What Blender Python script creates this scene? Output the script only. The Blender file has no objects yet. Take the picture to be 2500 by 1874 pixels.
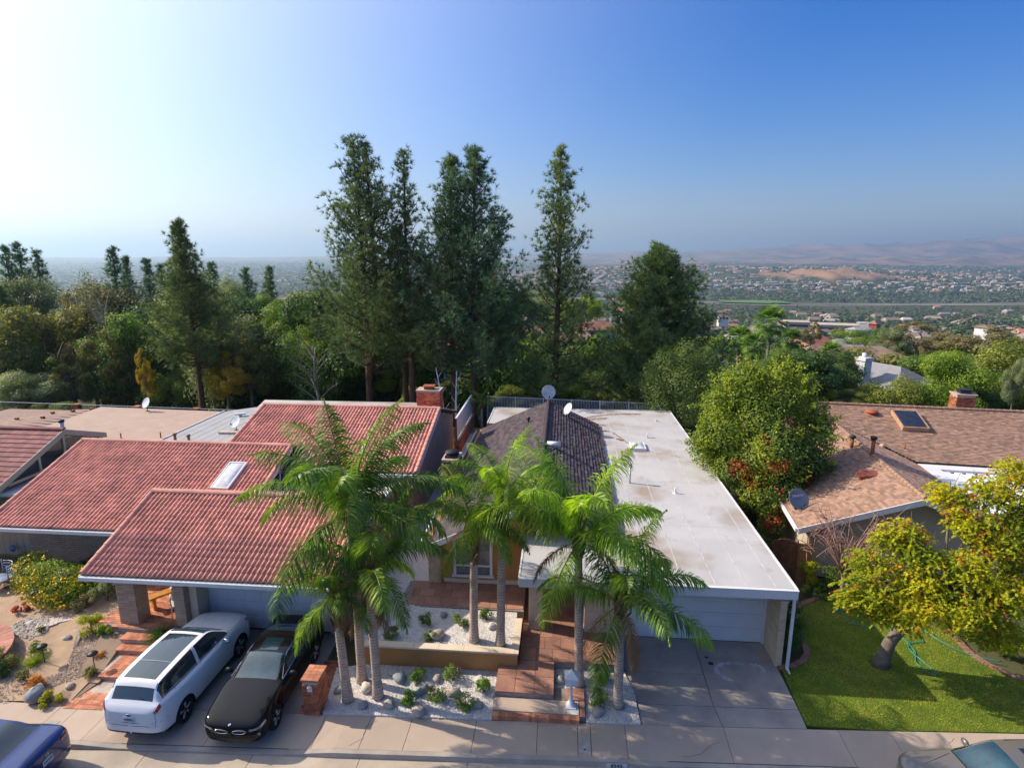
import bpy, math, random
import numpy as np
from mathutils import Vector, Matrix
S = bpy.context.scene
R = math.radians
# ---------------------------------------------------------------- camera
cam_d = bpy.data.cameras.new("camera"); cam = bpy.data.objects.new("camera", cam_d)
S.collection.objects.link(cam); S.camera = cam
cam_d.sensor_width = 36; cam_d.lens = 36 * 1444 / 2500
cam_d.clip_start = .1; cam_d.clip_end = 60000
cam.location = (0, 0, 13); cam.rotation_euler = (R(90 - 12.2), 0, R(4.9))
# ---------------------------------------------------------------- sky, sun, exposure
SUN_AZ = Vector((-.977, .215, 0)).normalized(); SUN_EL = R(35.5)
sun_dir = Vector((SUN_AZ.x * math.cos(SUN_EL), SUN_AZ.y * math.cos(SUN_EL), math.sin(SUN_EL)))
W = bpy.data.worlds.new("World"); S.world = W; W.use_nodes = True
wn = W.node_tree; bg = wn.nodes["Background"]
sky = wn.nodes.new("ShaderNodeTexSky"); sky.sky_type = 'NISHITA'; sky.sun_disc = False
sky.sun_elevation = SUN_EL; sky.sun_rotation = math.atan2(sun_dir.x, sun_dir.y)
sky.air_density = 1.0; sky.dust_density = 1.6; sky.ozone_density = 3.0; sky.altitude = 200
hs = wn.nodes.new("ShaderNodeHueSaturation"); hs.inputs['Saturation'].default_value = 1.25
wn.links.new(sky.outputs[0], hs.inputs['Color'])
# the air is milky towards the sun and deep blue away from it
wg = wn.nodes.new('ShaderNodeTexCoord'); dp = wn.nodes.new('ShaderNodeVectorMath'); dp.operation = 'DOT_PRODUCT'; wn.links.new(wg.outputs['Generated'], dp.inputs[0]); dp.inputs[1].default_value = tuple(sun_dir)
def wmath(op, a, b=None):
    n = wn.nodes.new('ShaderNodeMath'); n.operation = op; n.use_clamp = False
    for i, q in enumerate((a, b)):
        if q is None: continue
        if isinstance(q, (int, float)): n.inputs[i].default_value = q
        else: wn.links.new(q, n.inputs[i])
    return n.outputs[0]
glow = wmath('POWER', wmath('MAXIMUM', wmath('MULTIPLY_ADD', dp.outputs['Value'], .5), 0), 6.5)
for n in wn.nodes:
    if n.type == 'MATH' and n.operation == 'MULTIPLY_ADD': n.inputs[2].default_value = .5
tint = wn.nodes.new('ShaderNodeMix'); tint.data_type = 'RGBA'; tint.blend_type = 'MULTIPLY'; tint.inputs[0].default_value = 1
tint.inputs[7].default_value = (.04, .46, .86, 1); wn.links.new(hs.outputs[0], tint.inputs[6])
gm = wn.nodes.new('ShaderNodeMix'); gm.data_type = 'RGBA'; wn.links.new(tint.outputs[2], gm.inputs[6]); gm.inputs[7].default_value = (9.0, 8.8, 9.0, 1)
wn.links.new(wmath('MINIMUM', wmath('MAXIMUM', wmath('SUBTRACT', glow, .018), 0), 1.0), gm.inputs[0]); wn.links.new(gm.outputs[2], bg.inputs[0])
# low air is paler than the zenith
sz = wn.nodes.new('ShaderNodeSeparateXYZ'); wn.links.new(wg.outputs['Generated'], sz.inputs[0])
hz = wn.nodes.new('ShaderNodeMapRange'); hz.inputs[1].default_value = -.02; hz.inputs[2].default_value = .42; hz.interpolation_type = 'SMOOTHSTEP'; wn.links.new(sz.outputs[2], hz.inputs[0])
tm_ = wn.nodes.new('ShaderNodeMix'); tm_.data_type = 'RGBA'; tm_.inputs[6].default_value = (.64, .60, .70, 1); tm_.inputs[7].default_value = (.01, .40, .78, 1); wn.links.new(hz.outputs[0], tm_.inputs[0]); wn.links.new(tm_.outputs[2], tint.inputs[7])
bg.inputs[1].default_value = 0.13
sd = bpy.data.lights.new("sun", 'SUN'); sd.energy = 4.0; sd.angle = R(.5); sd.color = (1, .86, .68)
so = bpy.data.objects.new("sun", sd); S.collection.objects.link(so)
so.rotation_euler = (-sun_dir).to_track_quat('-Z', 'Y').to_euler(); so.location = (-60, 20, 60)
vs = S.view_settings; S.display_settings.display_device = 'sRGB'
vs.view_transform = 'Standard'; vs.look = 'None'; vs.exposure = 0.75; vs.gamma = 1; vs.use_curve_mapping = False
cy = S.cycles
cy.max_bounces = 6; cy.diffuse_bounces = 3; cy.glossy_bounces = 3; cy.transmission_bounces = 4
cy.transparent_max_bounces = 8; cy.volume_bounces = 0; cy.use_denoising = True
cy.caustics_reflective = False; cy.caustics_refractive = False; cy.sample_clamp_indirect = 4
try: cy.denoiser = 'OPENIMAGEDENOISE'
except Exception: pass
# ---------------------------------------------------------------- helpers
COL = S.collection
rng = np.random.default_rng(7); random.seed(7)

def tag(o, label=None, cat=None, group=None, kind=None):
    if label: o['label'] = label
    if cat: o['category'] = cat
    if group: o['group'] = group
    if kind: o['kind'] = kind
    return o

def link(name, data, parent=None, loc=None, rz=0.0):
    o = bpy.data.objects.new(name, data); COL.objects.link(o)
    if parent is not None: o.parent = parent
    if loc is not None: o.location = loc
    if rz: o.rotation_euler = (0, 0, rz)
    return o

def empty(name, loc=(0, 0, 0), rz=0.0, label=None, cat=None, group=None):
    o = link(name, None, None, loc, rz); o.empty_display_size = .2
    return tag(o, label, cat, group)

def copy_tree(o, parent=None):
    c = o.copy(); COL.objects.link(c); c.parent = parent
    for k in o.children: copy_tree(k, c)
    return c

def pydata(name, v, f, mats, mi=None, smooth=False, attr=None, uv=None):
    me = bpy.data.meshes.new(name)
    v = np.asarray(v, dtype=np.float32).reshape(-1, 3)
    if isinstance(f, np.ndarray):
        n, k = f.shape
        me.vertices.add(len(v)); me.vertices.foreach_set('co', v.ravel())
        me.loops.add(n * k); me.loops.foreach_set('vertex_index', f.astype(np.int32).ravel())
        me.polygons.add(n)
        me.polygons.foreach_set('loop_start', np.arange(0, n * k, k, dtype=np.int32))
        me.polygons.foreach_set('loop_total', np.full(n, k, dtype=np.int32))
        me.update(calc_edges=True)
    else:
        me.from_pydata(v.tolist(), [], f)
    for m in (mats if isinstance(mats, (list, tuple)) else [mats]): me.materials.append(m)
    if mi is not None: me.polygons.foreach_set('material_index', np.asarray(mi, dtype=np.int32))
    if smooth: me.polygons.foreach_set('use_smooth', np.ones(len(me.polygons), dtype=bool))
    if attr is not None:
        a = me.attributes.new('v', 'FLOAT', 'POINT'); a.data.foreach_set('value', np.asarray(attr, dtype=np.float32))
    me.update(); return me

class MB:
    """collects shapes into one mesh"""
    def __init__(s): s.v = []; s.f = []; s.m = []; s.sm = []; s.a = []
    def add(s, vs_, fs, mi=0, smooth=False, a=0.5):
        b = len(s.v); s.v += [tuple(p) for p in vs_]
        s.a += [a] * len(vs_)
        for q in fs: s.f.append([i + b for i in q]); s.m.append(mi); s.sm.append(smooth)
        return s
    def box(s, x0, y0, z0, x1, y1, z1, mi=0, rz=0, c=None, a=.5, M=None):
        P = [(x, y, z) for z in (z0, z1) for y in (y0, y1) for x in (x0, x1)]
        if rz:
            cx, cy_ = c if c else ((x0 + x1) / 2, (y0 + y1) / 2); ca, sa = math.cos(rz), math.sin(rz)
            P = [(cx + (x - cx) * ca - (y - cy_) * sa, cy_ + (x - cx) * sa + (y - cy_) * ca, z) for x, y, z in P]
        if M is not None: P = [tuple(M @ Vector(p)) for p in P]
        return s.add(P, [(0, 2, 3, 1), (4, 5, 7, 6), (0, 1, 5, 4), (2, 6, 7, 3), (0, 4, 6, 2), (1, 3, 7, 5)], mi, False, a)
    def hexa(s, P, mi=0, a=.5):  # bottom 4 (ccw), top 4
        return s.add(P, [(3, 2, 1, 0), (4, 5, 6, 7), (0, 1, 5, 4), (1, 2, 6, 5), (2, 3, 7, 6), (3, 0, 4, 7)], mi, False, a)
    def prism(s, poly, z0, z1, mi=0, a=.5):
        n = len(poly); z0 = z0 if hasattr(z0, '__len__') else [z0] * n; z1 = z1 if hasattr(z1, '__len__') else [z1] * n
        P = [(x, y, z0[i]) for i, (x, y) in enumerate(poly)] + [(x, y, z1[i]) for i, (x, y) in enumerate(poly)]
        F = [list(range(n))[::-1], list(range(n, 2 * n))] + [(i, (i + 1) % n, n + (i + 1) % n, n + i) for i in range(n)]
        return s.add(P, F, mi, False, a)
    def quad(s, *P, mi=0, a=.5): return s.add(P, [tuple(range(len(P)))], mi, False, a)
    def tube(s, pts, r, n=8, mi=0, caps=True, a=.5, smooth=True, flat=1.0):
        pts = [Vector(p) for p in pts]; rr = r if hasattr(r, '__len__') else [r] * len(pts)
        P = []; up = None
        for i, p in enumerate(pts):
            t = (pts[min(i + 1, len(pts) - 1)] - pts[max(i - 1, 0)])
            if t.length < 1e-9: t = Vector((0, 0, 1))
            t.normalize()
            if up is None: up = Vector((0, 0, 1)) if abs(t.z) < .9 else Vector((1, 0, 0))
            u = t.cross(up)
            if u.length < 1e-4: u = t.cross(Vector((0, 1, 0)))
            u.normalize(); w = u.cross(t); up = w
            for k in range(n):
                an = 2 * math.pi * k / n
                P.append(tuple(p + (u * math.cos(an) + w * math.sin(an) * flat) * rr[i]))
        F = []
        for i in range(len(pts) - 1):
            for k in range(n):
                F.append((i * n + k, i * n + (k + 1) % n, (i + 1) * n + (k + 1) % n, (i + 1) * n + k))
        s.add(P, F, mi, smooth, a)
        if caps and n > 2:
            b = len(s.v) - len(P)
            s.f.append([b + k for k in range(n)][::-1]); s.m.append(mi); s.sm.append(False)
            s.f.append([b + (len(pts) - 1) * n + k for k in range(n)]); s.m.append(mi); s.sm.append(False)
        return s
    def lathe(s, prof, n=24, c=(0, 0, 0), mi=0, M=None, smooth=True, a=.5):
        P = []
        for r, z in prof:
            for k in range(n):
                an = 2 * math.pi * k / n; p = Vector((r * math.cos(an), r * math.sin(an), z))
                if M is not None: p = M @ p
                P.append((p.x + c[0], p.y + c[1], p.z + c[2]))
        F = []
        for i in range(len(prof) - 1):
            for k in range(n): F.append((i * n + k, i * n + (k + 1) % n, (i + 1) * n + (k + 1) % n, (i + 1) * n + k))
        return s.add(P, F, mi, smooth, a)
    def mesh(s, name, mats):
        me = pydata(name, s.v, s.f, mats, s.m, attr=s.a)
        me.polygons.foreach_set('use_smooth', np.array(s.sm, dtype=bool)); return me
    def build(s, name, mats, parent=None, loc=None, rz=0):
        return link(name, s.mesh(name, mats), parent, loc, rz)

def bxo(name, m, parent, x0, y0, z0, x1, y1, z1, **k): return MB().box(x0, y0, z0, x1, y1, z1, **k).build(name, m, parent)

# ---------------------------------------------------------------- materials
MATS = {}
def mat(name, col, rough=.8, var=.15, scale=3., bump=0., metal=0., col2=None, attr=0., spec=.3, coat=0., bscale=None, hue=0., objvar=0.):
    """procedural: noise mixes col and col2; 'v' attribute and object random vary the tone"""
    if name in MATS: return MATS[name]
    m = bpy.data.materials.new(name); m.use_nodes = True; nt = m.node_tree; N = nt.nodes; L = nt.links
    b = N['Principled BSDF']; b.inputs['Roughness'].default_value = rough; b.inputs['Metallic'].default_value = metal
    b.inputs['Specular IOR Level'].default_value = spec; b.inputs['Coat Weight'].default_value = coat; b.inputs['Coat Roughness'].default_value = .03
    tc = N.new('ShaderNodeTexCoord')
    geo = N.new('ShaderNodeNewGeometry')
    n1 = N.new('ShaderNodeTexNoise'); n1.inputs['Scale'].default_value = scale; n1.inputs['Detail'].default_value = 6; n1.inputs['Roughness'].default_value = .65
    L.new(geo.outputs['Position'], n1.inputs['Vector'])
    mx = N.new('ShaderNodeMix'); mx.data_type = 'RGBA'
    c2 = col2 if col2 else tuple(max(0, c * (1 - var * 2)) for c in col); c1 = col if col2 else tuple(min(1, c * (1 + var * .6)) for c in col)
    mx.inputs[6].default_value = (*c1, 1); mx.inputs[7].default_value = (*c2, 1)
    mr = N.new('ShaderNodeMapRange'); mr.inputs[1].default_value = .35; mr.inputs[2].default_value = .65
    L.new(n1.outputs[0], mr.inputs[0]); L.new(mr.outputs[0], mx.inputs[0])
    out = mx.outputs[2]
    if attr or objvar:
        hv = N.new('ShaderNodeHueSaturation'); L.new(out, hv.inputs['Color'])
        val = None
        if attr:
            at = N.new('ShaderNodeAttribute'); at.attribute_name = 'v'
            k = N.new('ShaderNodeMapRange'); k.inputs[3].default_value = 1 - attr; k.inputs[4].default_value = 1 + attr
            L.new(at.outputs['Fac'], k.inputs[0]); val = k.outputs[0]
            if hue:
                h = N.new('ShaderNodeMapRange'); h.inputs[3].default_value = .5 - hue; h.inputs[4].default_value = .5 + hue
                L.new(at.outputs['Fac'], h.inputs[0]); L.new(h.outputs[0], hv.inputs['Hue'])
        if objvar:
            oi = N.new('ShaderNodeObjectInfo'); k2 = N.new('ShaderNodeMapRange'); k2.inputs[3].default_value = 1 - objvar; k2.inputs[4].default_value = 1 + objvar
            L.new(oi.outputs['Random'], k2.inputs[0])
            if val is None: val = k2.outputs[0]
            else:
                mm = N.new('ShaderNodeMath'); mm.operation = 'MULTIPLY'; L.new(val, mm.inputs[0]); L.new(k2.outputs[0], mm.inputs[1]); val = mm.outputs[0]
        L.new(val, hv.inputs['Value']); out = hv.outputs[0]
    L.new(out, b.inputs['Base Color'])
    if bump:
        n2 = N.new('ShaderNodeTexNoise'); n2.inputs['Scale'].default_value = bscale or scale * 12; n2.inputs['Detail'].default_value = 4
        L.new(geo.outputs['Position'], n2.inputs['Vector'])
        bp = N.new('ShaderNodeBump'); bp.inputs['Strength'].default_value = bump; bp.inputs['Distance'].default_value = .02
        L.new(n2.outputs[0], bp.inputs['Height']); L.new(bp.outputs[0], b.inputs['Normal'])
    MATS[name] = m; m['_out'] = 0
    return m

LEAF_GAIN = 1.95
def leafmat(name, col, col2, trans=.3, attr=.35, hue=.02, scale=.7, rough=.55, objvar=.12, tcol=None):
    col = tuple(min(.6, c * LEAF_GAIN) for c in col); col2 = tuple(min(.6, c * LEAF_GAIN) for c in col2)
    m = bpy.data.materials.new(name); m.use_nodes = True; nt = m.node_tree; N = nt.nodes; L = nt.links
    b = N['Principled BSDF']; b.inputs['Roughness'].default_value = rough; b.inputs['Specular IOR Level'].default_value = .2
    geo = N.new('ShaderNodeNewGeometry'); n1 = N.new('ShaderNodeTexNoise'); n1.inputs['Scale'].default_value = scale; n1.inputs['Detail'].default_value = 3
    L.new(geo.outputs['Position'], n1.inputs['Vector'])
    mr = N.new('ShaderNodeMapRange'); mr.inputs[1].default_value = .38; mr.inputs[2].default_value = .62; L.new(n1.outputs[0], mr.inputs[0])
    mx = N.new('ShaderNodeMix'); mx.data_type = 'RGBA'; mx.inputs[6].default_value = (*col, 1); mx.inputs[7].default_value = (*col2, 1); L.new(mr.outputs[0], mx.inputs[0])
    hv = N.new('ShaderNodeHueSaturation'); L.new(mx.outputs[2], hv.inputs['Color'])
    at = N.new('ShaderNodeAttribute'); at.attribute_name = 'v'
    k = N.new('ShaderNodeMapRange'); k.inputs[3].default_value = 1 - attr; k.inputs[4].default_value = 1 + attr; L.new(at.outputs['Fac'], k.inputs[0])
    oi = N.new('ShaderNodeObjectInfo'); k2 = N.new('ShaderNodeMapRange'); k2.inputs[3].default_value = 1 - objvar; k2.inputs[4].default_value = 1 + objvar; L.new(oi.outputs['Random'], k2.inputs[0])
    mm = N.new('ShaderNodeMath'); mm.operation = 'MULTIPLY'; L.new(k.outputs[0], mm.inputs[0]); L.new(k2.outputs[0], mm.inputs[1]); L.new(mm.outputs[0], hv.inputs['Value'])
    h = N.new('ShaderNodeMapRange'); h.inputs[3].default_value = .5 + hue; h.inputs[4].default_value = .5 - hue; L.new(at.outputs['Fac'], h.inputs[0]); L.new(h.outputs[0], hv.inputs['Hue'])
    L.new(hv.outputs[0], b.inputs['Base Color'])
    tr = N.new('ShaderNodeBsdfTranslucent')
    tb = N.new('ShaderNodeMix'); tb.data_type = 'RGBA'; tb.blend_type = 'MULTIPLY'; tb.inputs[0].default_value = 1
    tb.inputs[7].default_value = (*(tcol or (1.5, 1.6, .7)), 1); L.new(hv.outputs[0], tb.inputs[6]); L.new(tb.outputs[2], tr.inputs[0])
    ms = N.new('ShaderNodeMixShader'); ms.inputs[0].default_value = trans
    L.new(b.outputs[0], ms.inputs[1]); L.new(tr.outputs[0], ms.inputs[2]); L.new(ms.outputs[0], N['Material Output'].inputs[0])
    MATS[name] = m; return m
# ---------------------------------------------------------------- terrain
def gz(x, y):
    """height of the land at x, y (numpy ok)"""
    x = np.asarray(x, float); y = np.asarray(y, float)
    prof_y = [-400, 44, 47, 58, 80, 120, 200, 400, 800, 1500, 2500, 4500, 8000, 12000, 16000, 30000]
    prof_z = [0, 0, -1.0, -5.5, -9.5, -14, -24, -46, -84, -118, -122, -110, -80, -60, -70, -90]
    z = np.interp(y, prof_y, prof_z)
    d = np.hypot(x, y)
    # rolling relief growing with distance
    amp = np.clip((y - 150) / 1500, 0, 1)
    z = z + amp * (7 * np.sin(x / 190. + 1.3) * np.cos(y / 240.) + 9 * np.sin(x / 520. + y / 700.))
    # gentle rise of inhabited hills at middle right
    z = z + 42 * np.exp(-(((x - 1500) / 900.) ** 2 + ((y - 3900) / 700.) ** 2))
    z = z + 55 * np.exp(-(((x - 350) / 700.) ** 2 + ((y - 3600) / 800.) ** 2))
    z = z + 50 * np.exp(-(((x + 500) / 500.) ** 2 + ((y - 2700) / 600.) ** 2))
    # street lots stay level on the near side
    return z

def hill_h(x, y):
    """bare hills and far mountains added to the land"""
    x = np.asarray(x, float); y = np.asarray(y, float)
    h = np.zeros_like(x + y)
    # brown knoll at middle right
    k = np.exp(-(((x - 1270) / 330.) ** 2 + ((y - 3050) / 260.) ** 2))
    ridg = 1 - .62 * np.abs(np.sin(x / 55. + .6 * np.sin(y / 60.))) - .2 * np.abs(np.sin(x / 23. + y / 37.))
    h = h + 66 * k * ridg
    # far mountains
    def rid(x, s, ph): return .5 + .5 * np.sin(x / s + ph)
    a = np.interp(x, [-14000, -6000, -2500, 0, 1800, 3500, 5200, 6800, 8500, 12000], [40, 60, 80, 130, 170, 230, 330, 420, 390, 360])
    crest = a * (.82 + .18 * rid(x, 620, 1.) + .1 * rid(x, 260, 2.) - .08 * rid(x, 130, .4))
    f = np.clip((y - 8800) / 2600, 0, 1); f = f * f * (3 - 2 * f)
    gul = 1 - .50 * (1 - f * .75) * np.abs(np.sin(x / 210. + .9 * np.sin(y / 400.) + .3 * np.sin(x / 71.))) - .16 * np.abs(np.sin(x / 83. + y / 150.)) * (1 - .5 * f)
    h = h + np.where(y > 8800, crest * f * gul, 0)
    a2 = np.interp(x, [-9000, -2000, 2000, 4200, 6500, 9000], [0, 20, 60, 130, 190, 200])
    g = np.exp(-((y - 7600) / 900.) ** 2)
    h = h + a2 * g * (1 - .45 * np.abs(np.sin(x / 240. + 1.1 * np.sin(y / 330.)))) * (.6 + .4 * rid(x, 450, .3))
    return h

def land_z(x, y): return gz(x, y) + hill_h(x, y)

m_land = mat('dry_grass_land', (.10, .095, .045), .95, col2=(.05, .075, .028), scale=.02)
m_soil = mat('garden_soil', (.30, .215, .15), .95, col2=(.22, .165, .125), scale=1.3, bump=.5, bscale=60)
def far_mat():
    m = bpy.data.materials.new('valley_ground'); m.use_nodes = True; nt = m.node_tree; N = nt.nodes; L = nt.links
    b = N['Principled BSDF']; b.inputs['Roughness'].default_value = 1; b.inputs['Specular IOR Level'].default_value = .05
    geo = N.new('ShaderNodeNewGeometry')
    sep = N.new('ShaderNodeSeparateXYZ'); L.new(geo.outputs['Position'], sep.inputs[0])
    def noise(s, d=5):
        n = N.new('ShaderNodeTexNoise'); n.inputs['Scale'].default_value = s; n.inputs['Detail'].default_value = d; n.inputs['Roughness'].default_value = .6
        L.new(geo.outputs['Position'], n.inputs['Vector']); return n.outputs[0]
    def mix(a, bb, f):
        x = N.new('ShaderNodeMix'); x.data_type = 'RGBA'
        for s_, v_ in ((6, a), (7, bb)):
            if isinstance(v_, tuple): x.inputs[s_].default_value = (*v_, 1)
            else: L.new(v_, x.inputs[s_])
        L.new(f, x.inputs[0]); return x.outputs[2]
    def ramp(v, a, bb):
        r = N.new('ShaderNodeMapRange'); r.inputs[1].default_value = a; r.inputs[2].default_value = bb; L.new(v, r.inputs[0]); return r.outputs[0]
    green = mix((.045, .062, .028), (.085, .085, .04), ramp(noise(.006), .35, .65))
    brown = mix((.34, .20, .12), (.20, .13, .09), ramp(noise(.004), .4, .65))
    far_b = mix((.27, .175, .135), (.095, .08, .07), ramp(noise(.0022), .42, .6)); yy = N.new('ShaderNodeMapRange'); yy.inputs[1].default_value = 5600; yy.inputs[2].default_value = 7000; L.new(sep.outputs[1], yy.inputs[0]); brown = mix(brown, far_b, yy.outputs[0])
    # bare hills: steep or high land is dry brown with scrub in the gullies
    a = N.new('ShaderNodeAttribute'); a.attribute_name = 'v'
    n2 = N.new('ShaderNodeMath'); n2.operation = 'MULTIPLY_ADD'; L.new(noise(.003), n2.inputs[0]); n2.inputs[1].default_value = .5; L.new(a.outputs['Fac'], n2.inputs[2])
    c = mix(green, brown, ramp(n2.outputs[0], .45, .62))
    L.new(c, b.inputs['Base Color']); return m
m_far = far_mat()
def build_land():
    ys = np.concatenate([np.arange(46.5, 120, 3), np.arange(120, 400, 10), np.arange(400, 1600, 40), np.arange(1600, 2400, 80), np.arange(2400, 4200, 40),
                         np.arange(4200, 6600, 200), np.arange(6600, 12600, 120), np.arange(12600, 16000, 700), [20000, 28000]])
    us = np.linspace(-1, 1, 301)
    V = []; A = []
    for y in ys:
        half = 1.7 * y + 500
        x = np.sign(us) * np.abs(us) ** 1.5 * half; h = hill_h(x, np.full_like(x, y)); z = gz(x, np.full_like(x, y)) + h
        V.append(np.stack([x, np.full_like(x, y), z], 1)); A.append(np.clip(h / 60., 0, 1))
    V = np.concatenate(V); A = np.concatenate(A); n = len(us); m = len(ys)
    i = np.arange(m - 1)[:, None] * n + np.arange(n - 1)[None]; i = i.ravel()
    F = np.stack([i, i + 1, i + n + 1, i + n], 1)
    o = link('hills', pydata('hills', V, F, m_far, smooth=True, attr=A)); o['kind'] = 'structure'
    # level lot ground in front of it, stepping down where the slope begins
    mb = MB(); xs = np.linspace(-66, 66, 23); yy = [-3, 13.3, 14.4, 44, 46.5]
    zz = [-.3, -.3, -.09, -.09, float(gz(0, 46.5))]
    P = [(x, y, z) for y, z in zip(yy, zz) for x in xs]; nn = len(xs)
    mb.add(P, [(j * nn + k, j * nn + k + 1, (j + 1) * nn + k + 1, (j + 1) * nn + k) for j in range(len(yy) - 1) for k in range(nn - 1)])
    o = mb.build('ground', m_land); o['kind'] = 'structure'
    # everything beside and behind the lots
    mb = MB()
    for (x0, x1, y0, y1) in ((-30000, -66, -3000, 46.5), (66, 30000, -3000, 46.5), (-66, 66, -3000, -3)):
        mb.quad((x0, y0, -.2), (x1, y0, -.2), (x1, y1, -1.0), (x0, y1, -1.0))
    o = mb.build('terrain', m_land); o['kind'] = 'structure'
build_land()

# haze: one even volume round everything
def haze():
    m = bpy.data.materials.new('haze_air'); m.use_nodes = True; N = m.node_tree.nodes; L = m.node_tree.links
    N.remove(N['Principled BSDF']); v = N.new('ShaderNodeVolumePrincipled')
    v.inputs['Color'].default_value = (.58, .80, 1, 1); v.inputs['Density'].default_value = 1.15e-4; v.inputs['Anisotropy'].default_value = .45
    L.new(v.outputs[0], N['Material Output'].inputs['Volume'])
    o = bxo('haze', m, None, -38000, -3500, -260, 38000, 29000, 520); tag(o, kind='stuff', label='thin pale blue haze over the valley')
haze()
# ---------------------------------------------------------------- vegetation builders
m_bark_pine = mat('pine_bark', (.16, .085, .055), .95, col2=(.075, .045, .035), scale=4, bump=.8)
m_bark_grey = mat('grey_bark', (.22, .18, .15), .95, col2=(.11, .09, .075), scale=5, bump=.8)
m_bark_pale = mat('pale_bark', (.42, .38, .34), .9, col2=(.22, .19, .16), scale=3, bump=.5)
m_needle = leafmat('pine_needles', (.105, .145, .045), (.052, .09, .042), trans=.2, attr=.4, hue=.03, tcol=(1.2, 1.3, .7))
m_needle_y = leafmat('sunlit_needles', (.12, .145, .045), (.055, .09, .038), trans=.22, attr=.4, hue=.03, tcol=(1.2, 1.3, .7))
m_needle_b = leafmat('blue_needles', (.085, .135, .060), (.046, .088, .050), trans=.2, attr=.35, hue=.02, tcol=(1.1, 1.3, .9))
m_leaf_g = leafmat('green_leaves', (.10, .145, .024), (.05, .085, .02), attr=.45, hue=.03)
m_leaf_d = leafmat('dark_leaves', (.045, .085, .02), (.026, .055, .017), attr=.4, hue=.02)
m_leaf_l = leafmat('light_leaves', (.14, .185, .02), (.08, .12, .018), attr=.35, hue=.03, trans=.38)
m_leaf_o = leafmat('olive_leaves', (.13, .125, .032), (.08, .085, .024), attr=.4, hue=.03)
m_leaf_y = leafmat('yellow_leaves', (.28, .17, .015), (.15, .13, .02), attr=.35, hue=.03)
m_leaf_b = leafmat('brown_leaves', (.14, .115, .055), (.10, .09, .04), attr=.35, hue=.02)
m_leaf_gr = leafmat('greyish_leaves', (.16, .18, .09), (.08, .10, .05), attr=.35, hue=.02)
m_leaf_r = leafmat('red_leaves', (.30, .06, .02), (.22, .035, .02), attr=.35, hue=.02, tcol=(1.5, .8, .6))
m_leaf_t = leafmat('chartreuse_leaves', (.25, .235, .012), (.14, .165, .012), attr=.3, hue=.03, trans=.4)
m_leaf_or = leafmat('orange_leaves', (.36, .14, .015), (.26, .10, .015), attr=.3, hue=.015)
m_palm = leafmat('palm_leaflets', (.10, .165, .022), (.045, .09, .018), attr=.4, hue=.03, scale=.9, trans=.3, rough=.4)
m_palm_y = leafmat('bright_palm_leaflets', (.17, .25, .02), (.08, .145, .018), attr=.35, hue=.03, scale=.9, trans=.38, rough=.4)
m_palm_dead = leafmat('dead_palm_leaflets', (.20, .12, .05), (.12, .075, .035), attr=.4, trans=.2, tcol=(1.2, 1, .7))
m_rachis = mat('palm_rachis', (.20, .22, .05), .6, scale=5)
m_palm_trunk = mat('palm_trunk', (.60, .48, .39), .9, col2=(.40, .31, .25), scale=5, bump=.6)
m_palm_boot = mat('palm_boots', (.24, .16, .11), .95, col2=(.13, .08, .055), scale=7, bump=.8)
m_palm_fibre = mat('palm_flower_stalks', (.62, .42, .07), .8, col2=(.45, .30, .06), scale=9)

def ringed(m, scale=6.5):
    nt = m.node_tree; N = nt.nodes; L = nt.links; b = N['Principled BSDF']; src = b.inputs['Base Color'].links[0].from_socket
    tc = N.new('ShaderNodeTexCoord'); w = N.new('ShaderNodeTexWave'); w.bands_direction = 'Z'; w.inputs['Scale'].default_value = scale / 6.28 * 3.1; w.inputs['Distortion'].default_value = 1.2; w.inputs['Detail'].default_value = 3
    L.new(tc.outputs['Object'], w.inputs['Vector']); r = N.new('ShaderNodeMapRange'); r.inputs[1].default_value = .02; r.inputs[2].default_value = .30; r.inputs[3].default_value = .62; r.inputs[4].default_value = 1.0; L.new(w.outputs['Fac'], r.inputs[0])
    x = N.new('ShaderNodeMix'); x.data_type = 'RGBA'; x.blend_type = 'MULTIPLY'; x.inputs[0].default_value = 1; L.new(src, x.inputs[6]); L.new(r.outputs[0], x.inputs[7]); L.new(x.outputs[2], b.inputs['Base Color'])
ringed(m_palm_trunk)
def unit(a): return a / np.maximum(np.linalg.norm(a, axis=-1, keepdims=True), 1e-9)

def needles(C, A, n, L, w, spread, rg):
    N = len(C); c = np.repeat(C, n, 0); a = np.repeat(unit(A), n, 0)
    d = unit(a + spread * rg.normal(size=(N * n, 3)))
    ln = L * rg.uniform(.7, 1.15, (N * n, 1)); side = unit(np.cross(d, rg.normal(size=(N * n, 3)))) * w * .5
    tip = c + d * ln; tip[:, 2] -= .12 * ln[:, 0]
    b0 = c + d * ln * .08
    V = np.stack([b0 - side, b0 + side, tip], 1).reshape(-1, 3)
    F = np.arange(N * n * 3).reshape(-1, 3)
    tv = np.clip(np.repeat(rg.normal(.5, .2, N), n) + rg.normal(0, .12, N * n), 0, 1)
    return V, F, np.repeat(tv, 3)

def leaves(C, Nrm, size, rg, aspect=.6, jitter=.35, tone=None, droop=0.):
    N = len(C); n = unit(Nrm + jitter * rg.normal(size=(N, 3)))
    t = unit(np.cross(n, rg.normal(size=(N, 3))))
    if droop: t = unit(t + np.array([0, 0, -droop])); n = unit(np.cross(t, np.cross(n, t)))
    b = np.cross(n, t); s = size * rg.uniform(.65, 1.25, (N, 1)) * .5
    V = np.stack([C - t * s, C + b * s * aspect, C + t * s, C - b * s * aspect], 1).reshape(-1, 3)
    F = np.arange(N * 4).reshape(-1, 4)
    if tone is None: tone = rg.uniform(0, 1, N)
    return V, F, np.repeat(np.clip(tone, 0, 1), 4)

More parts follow.
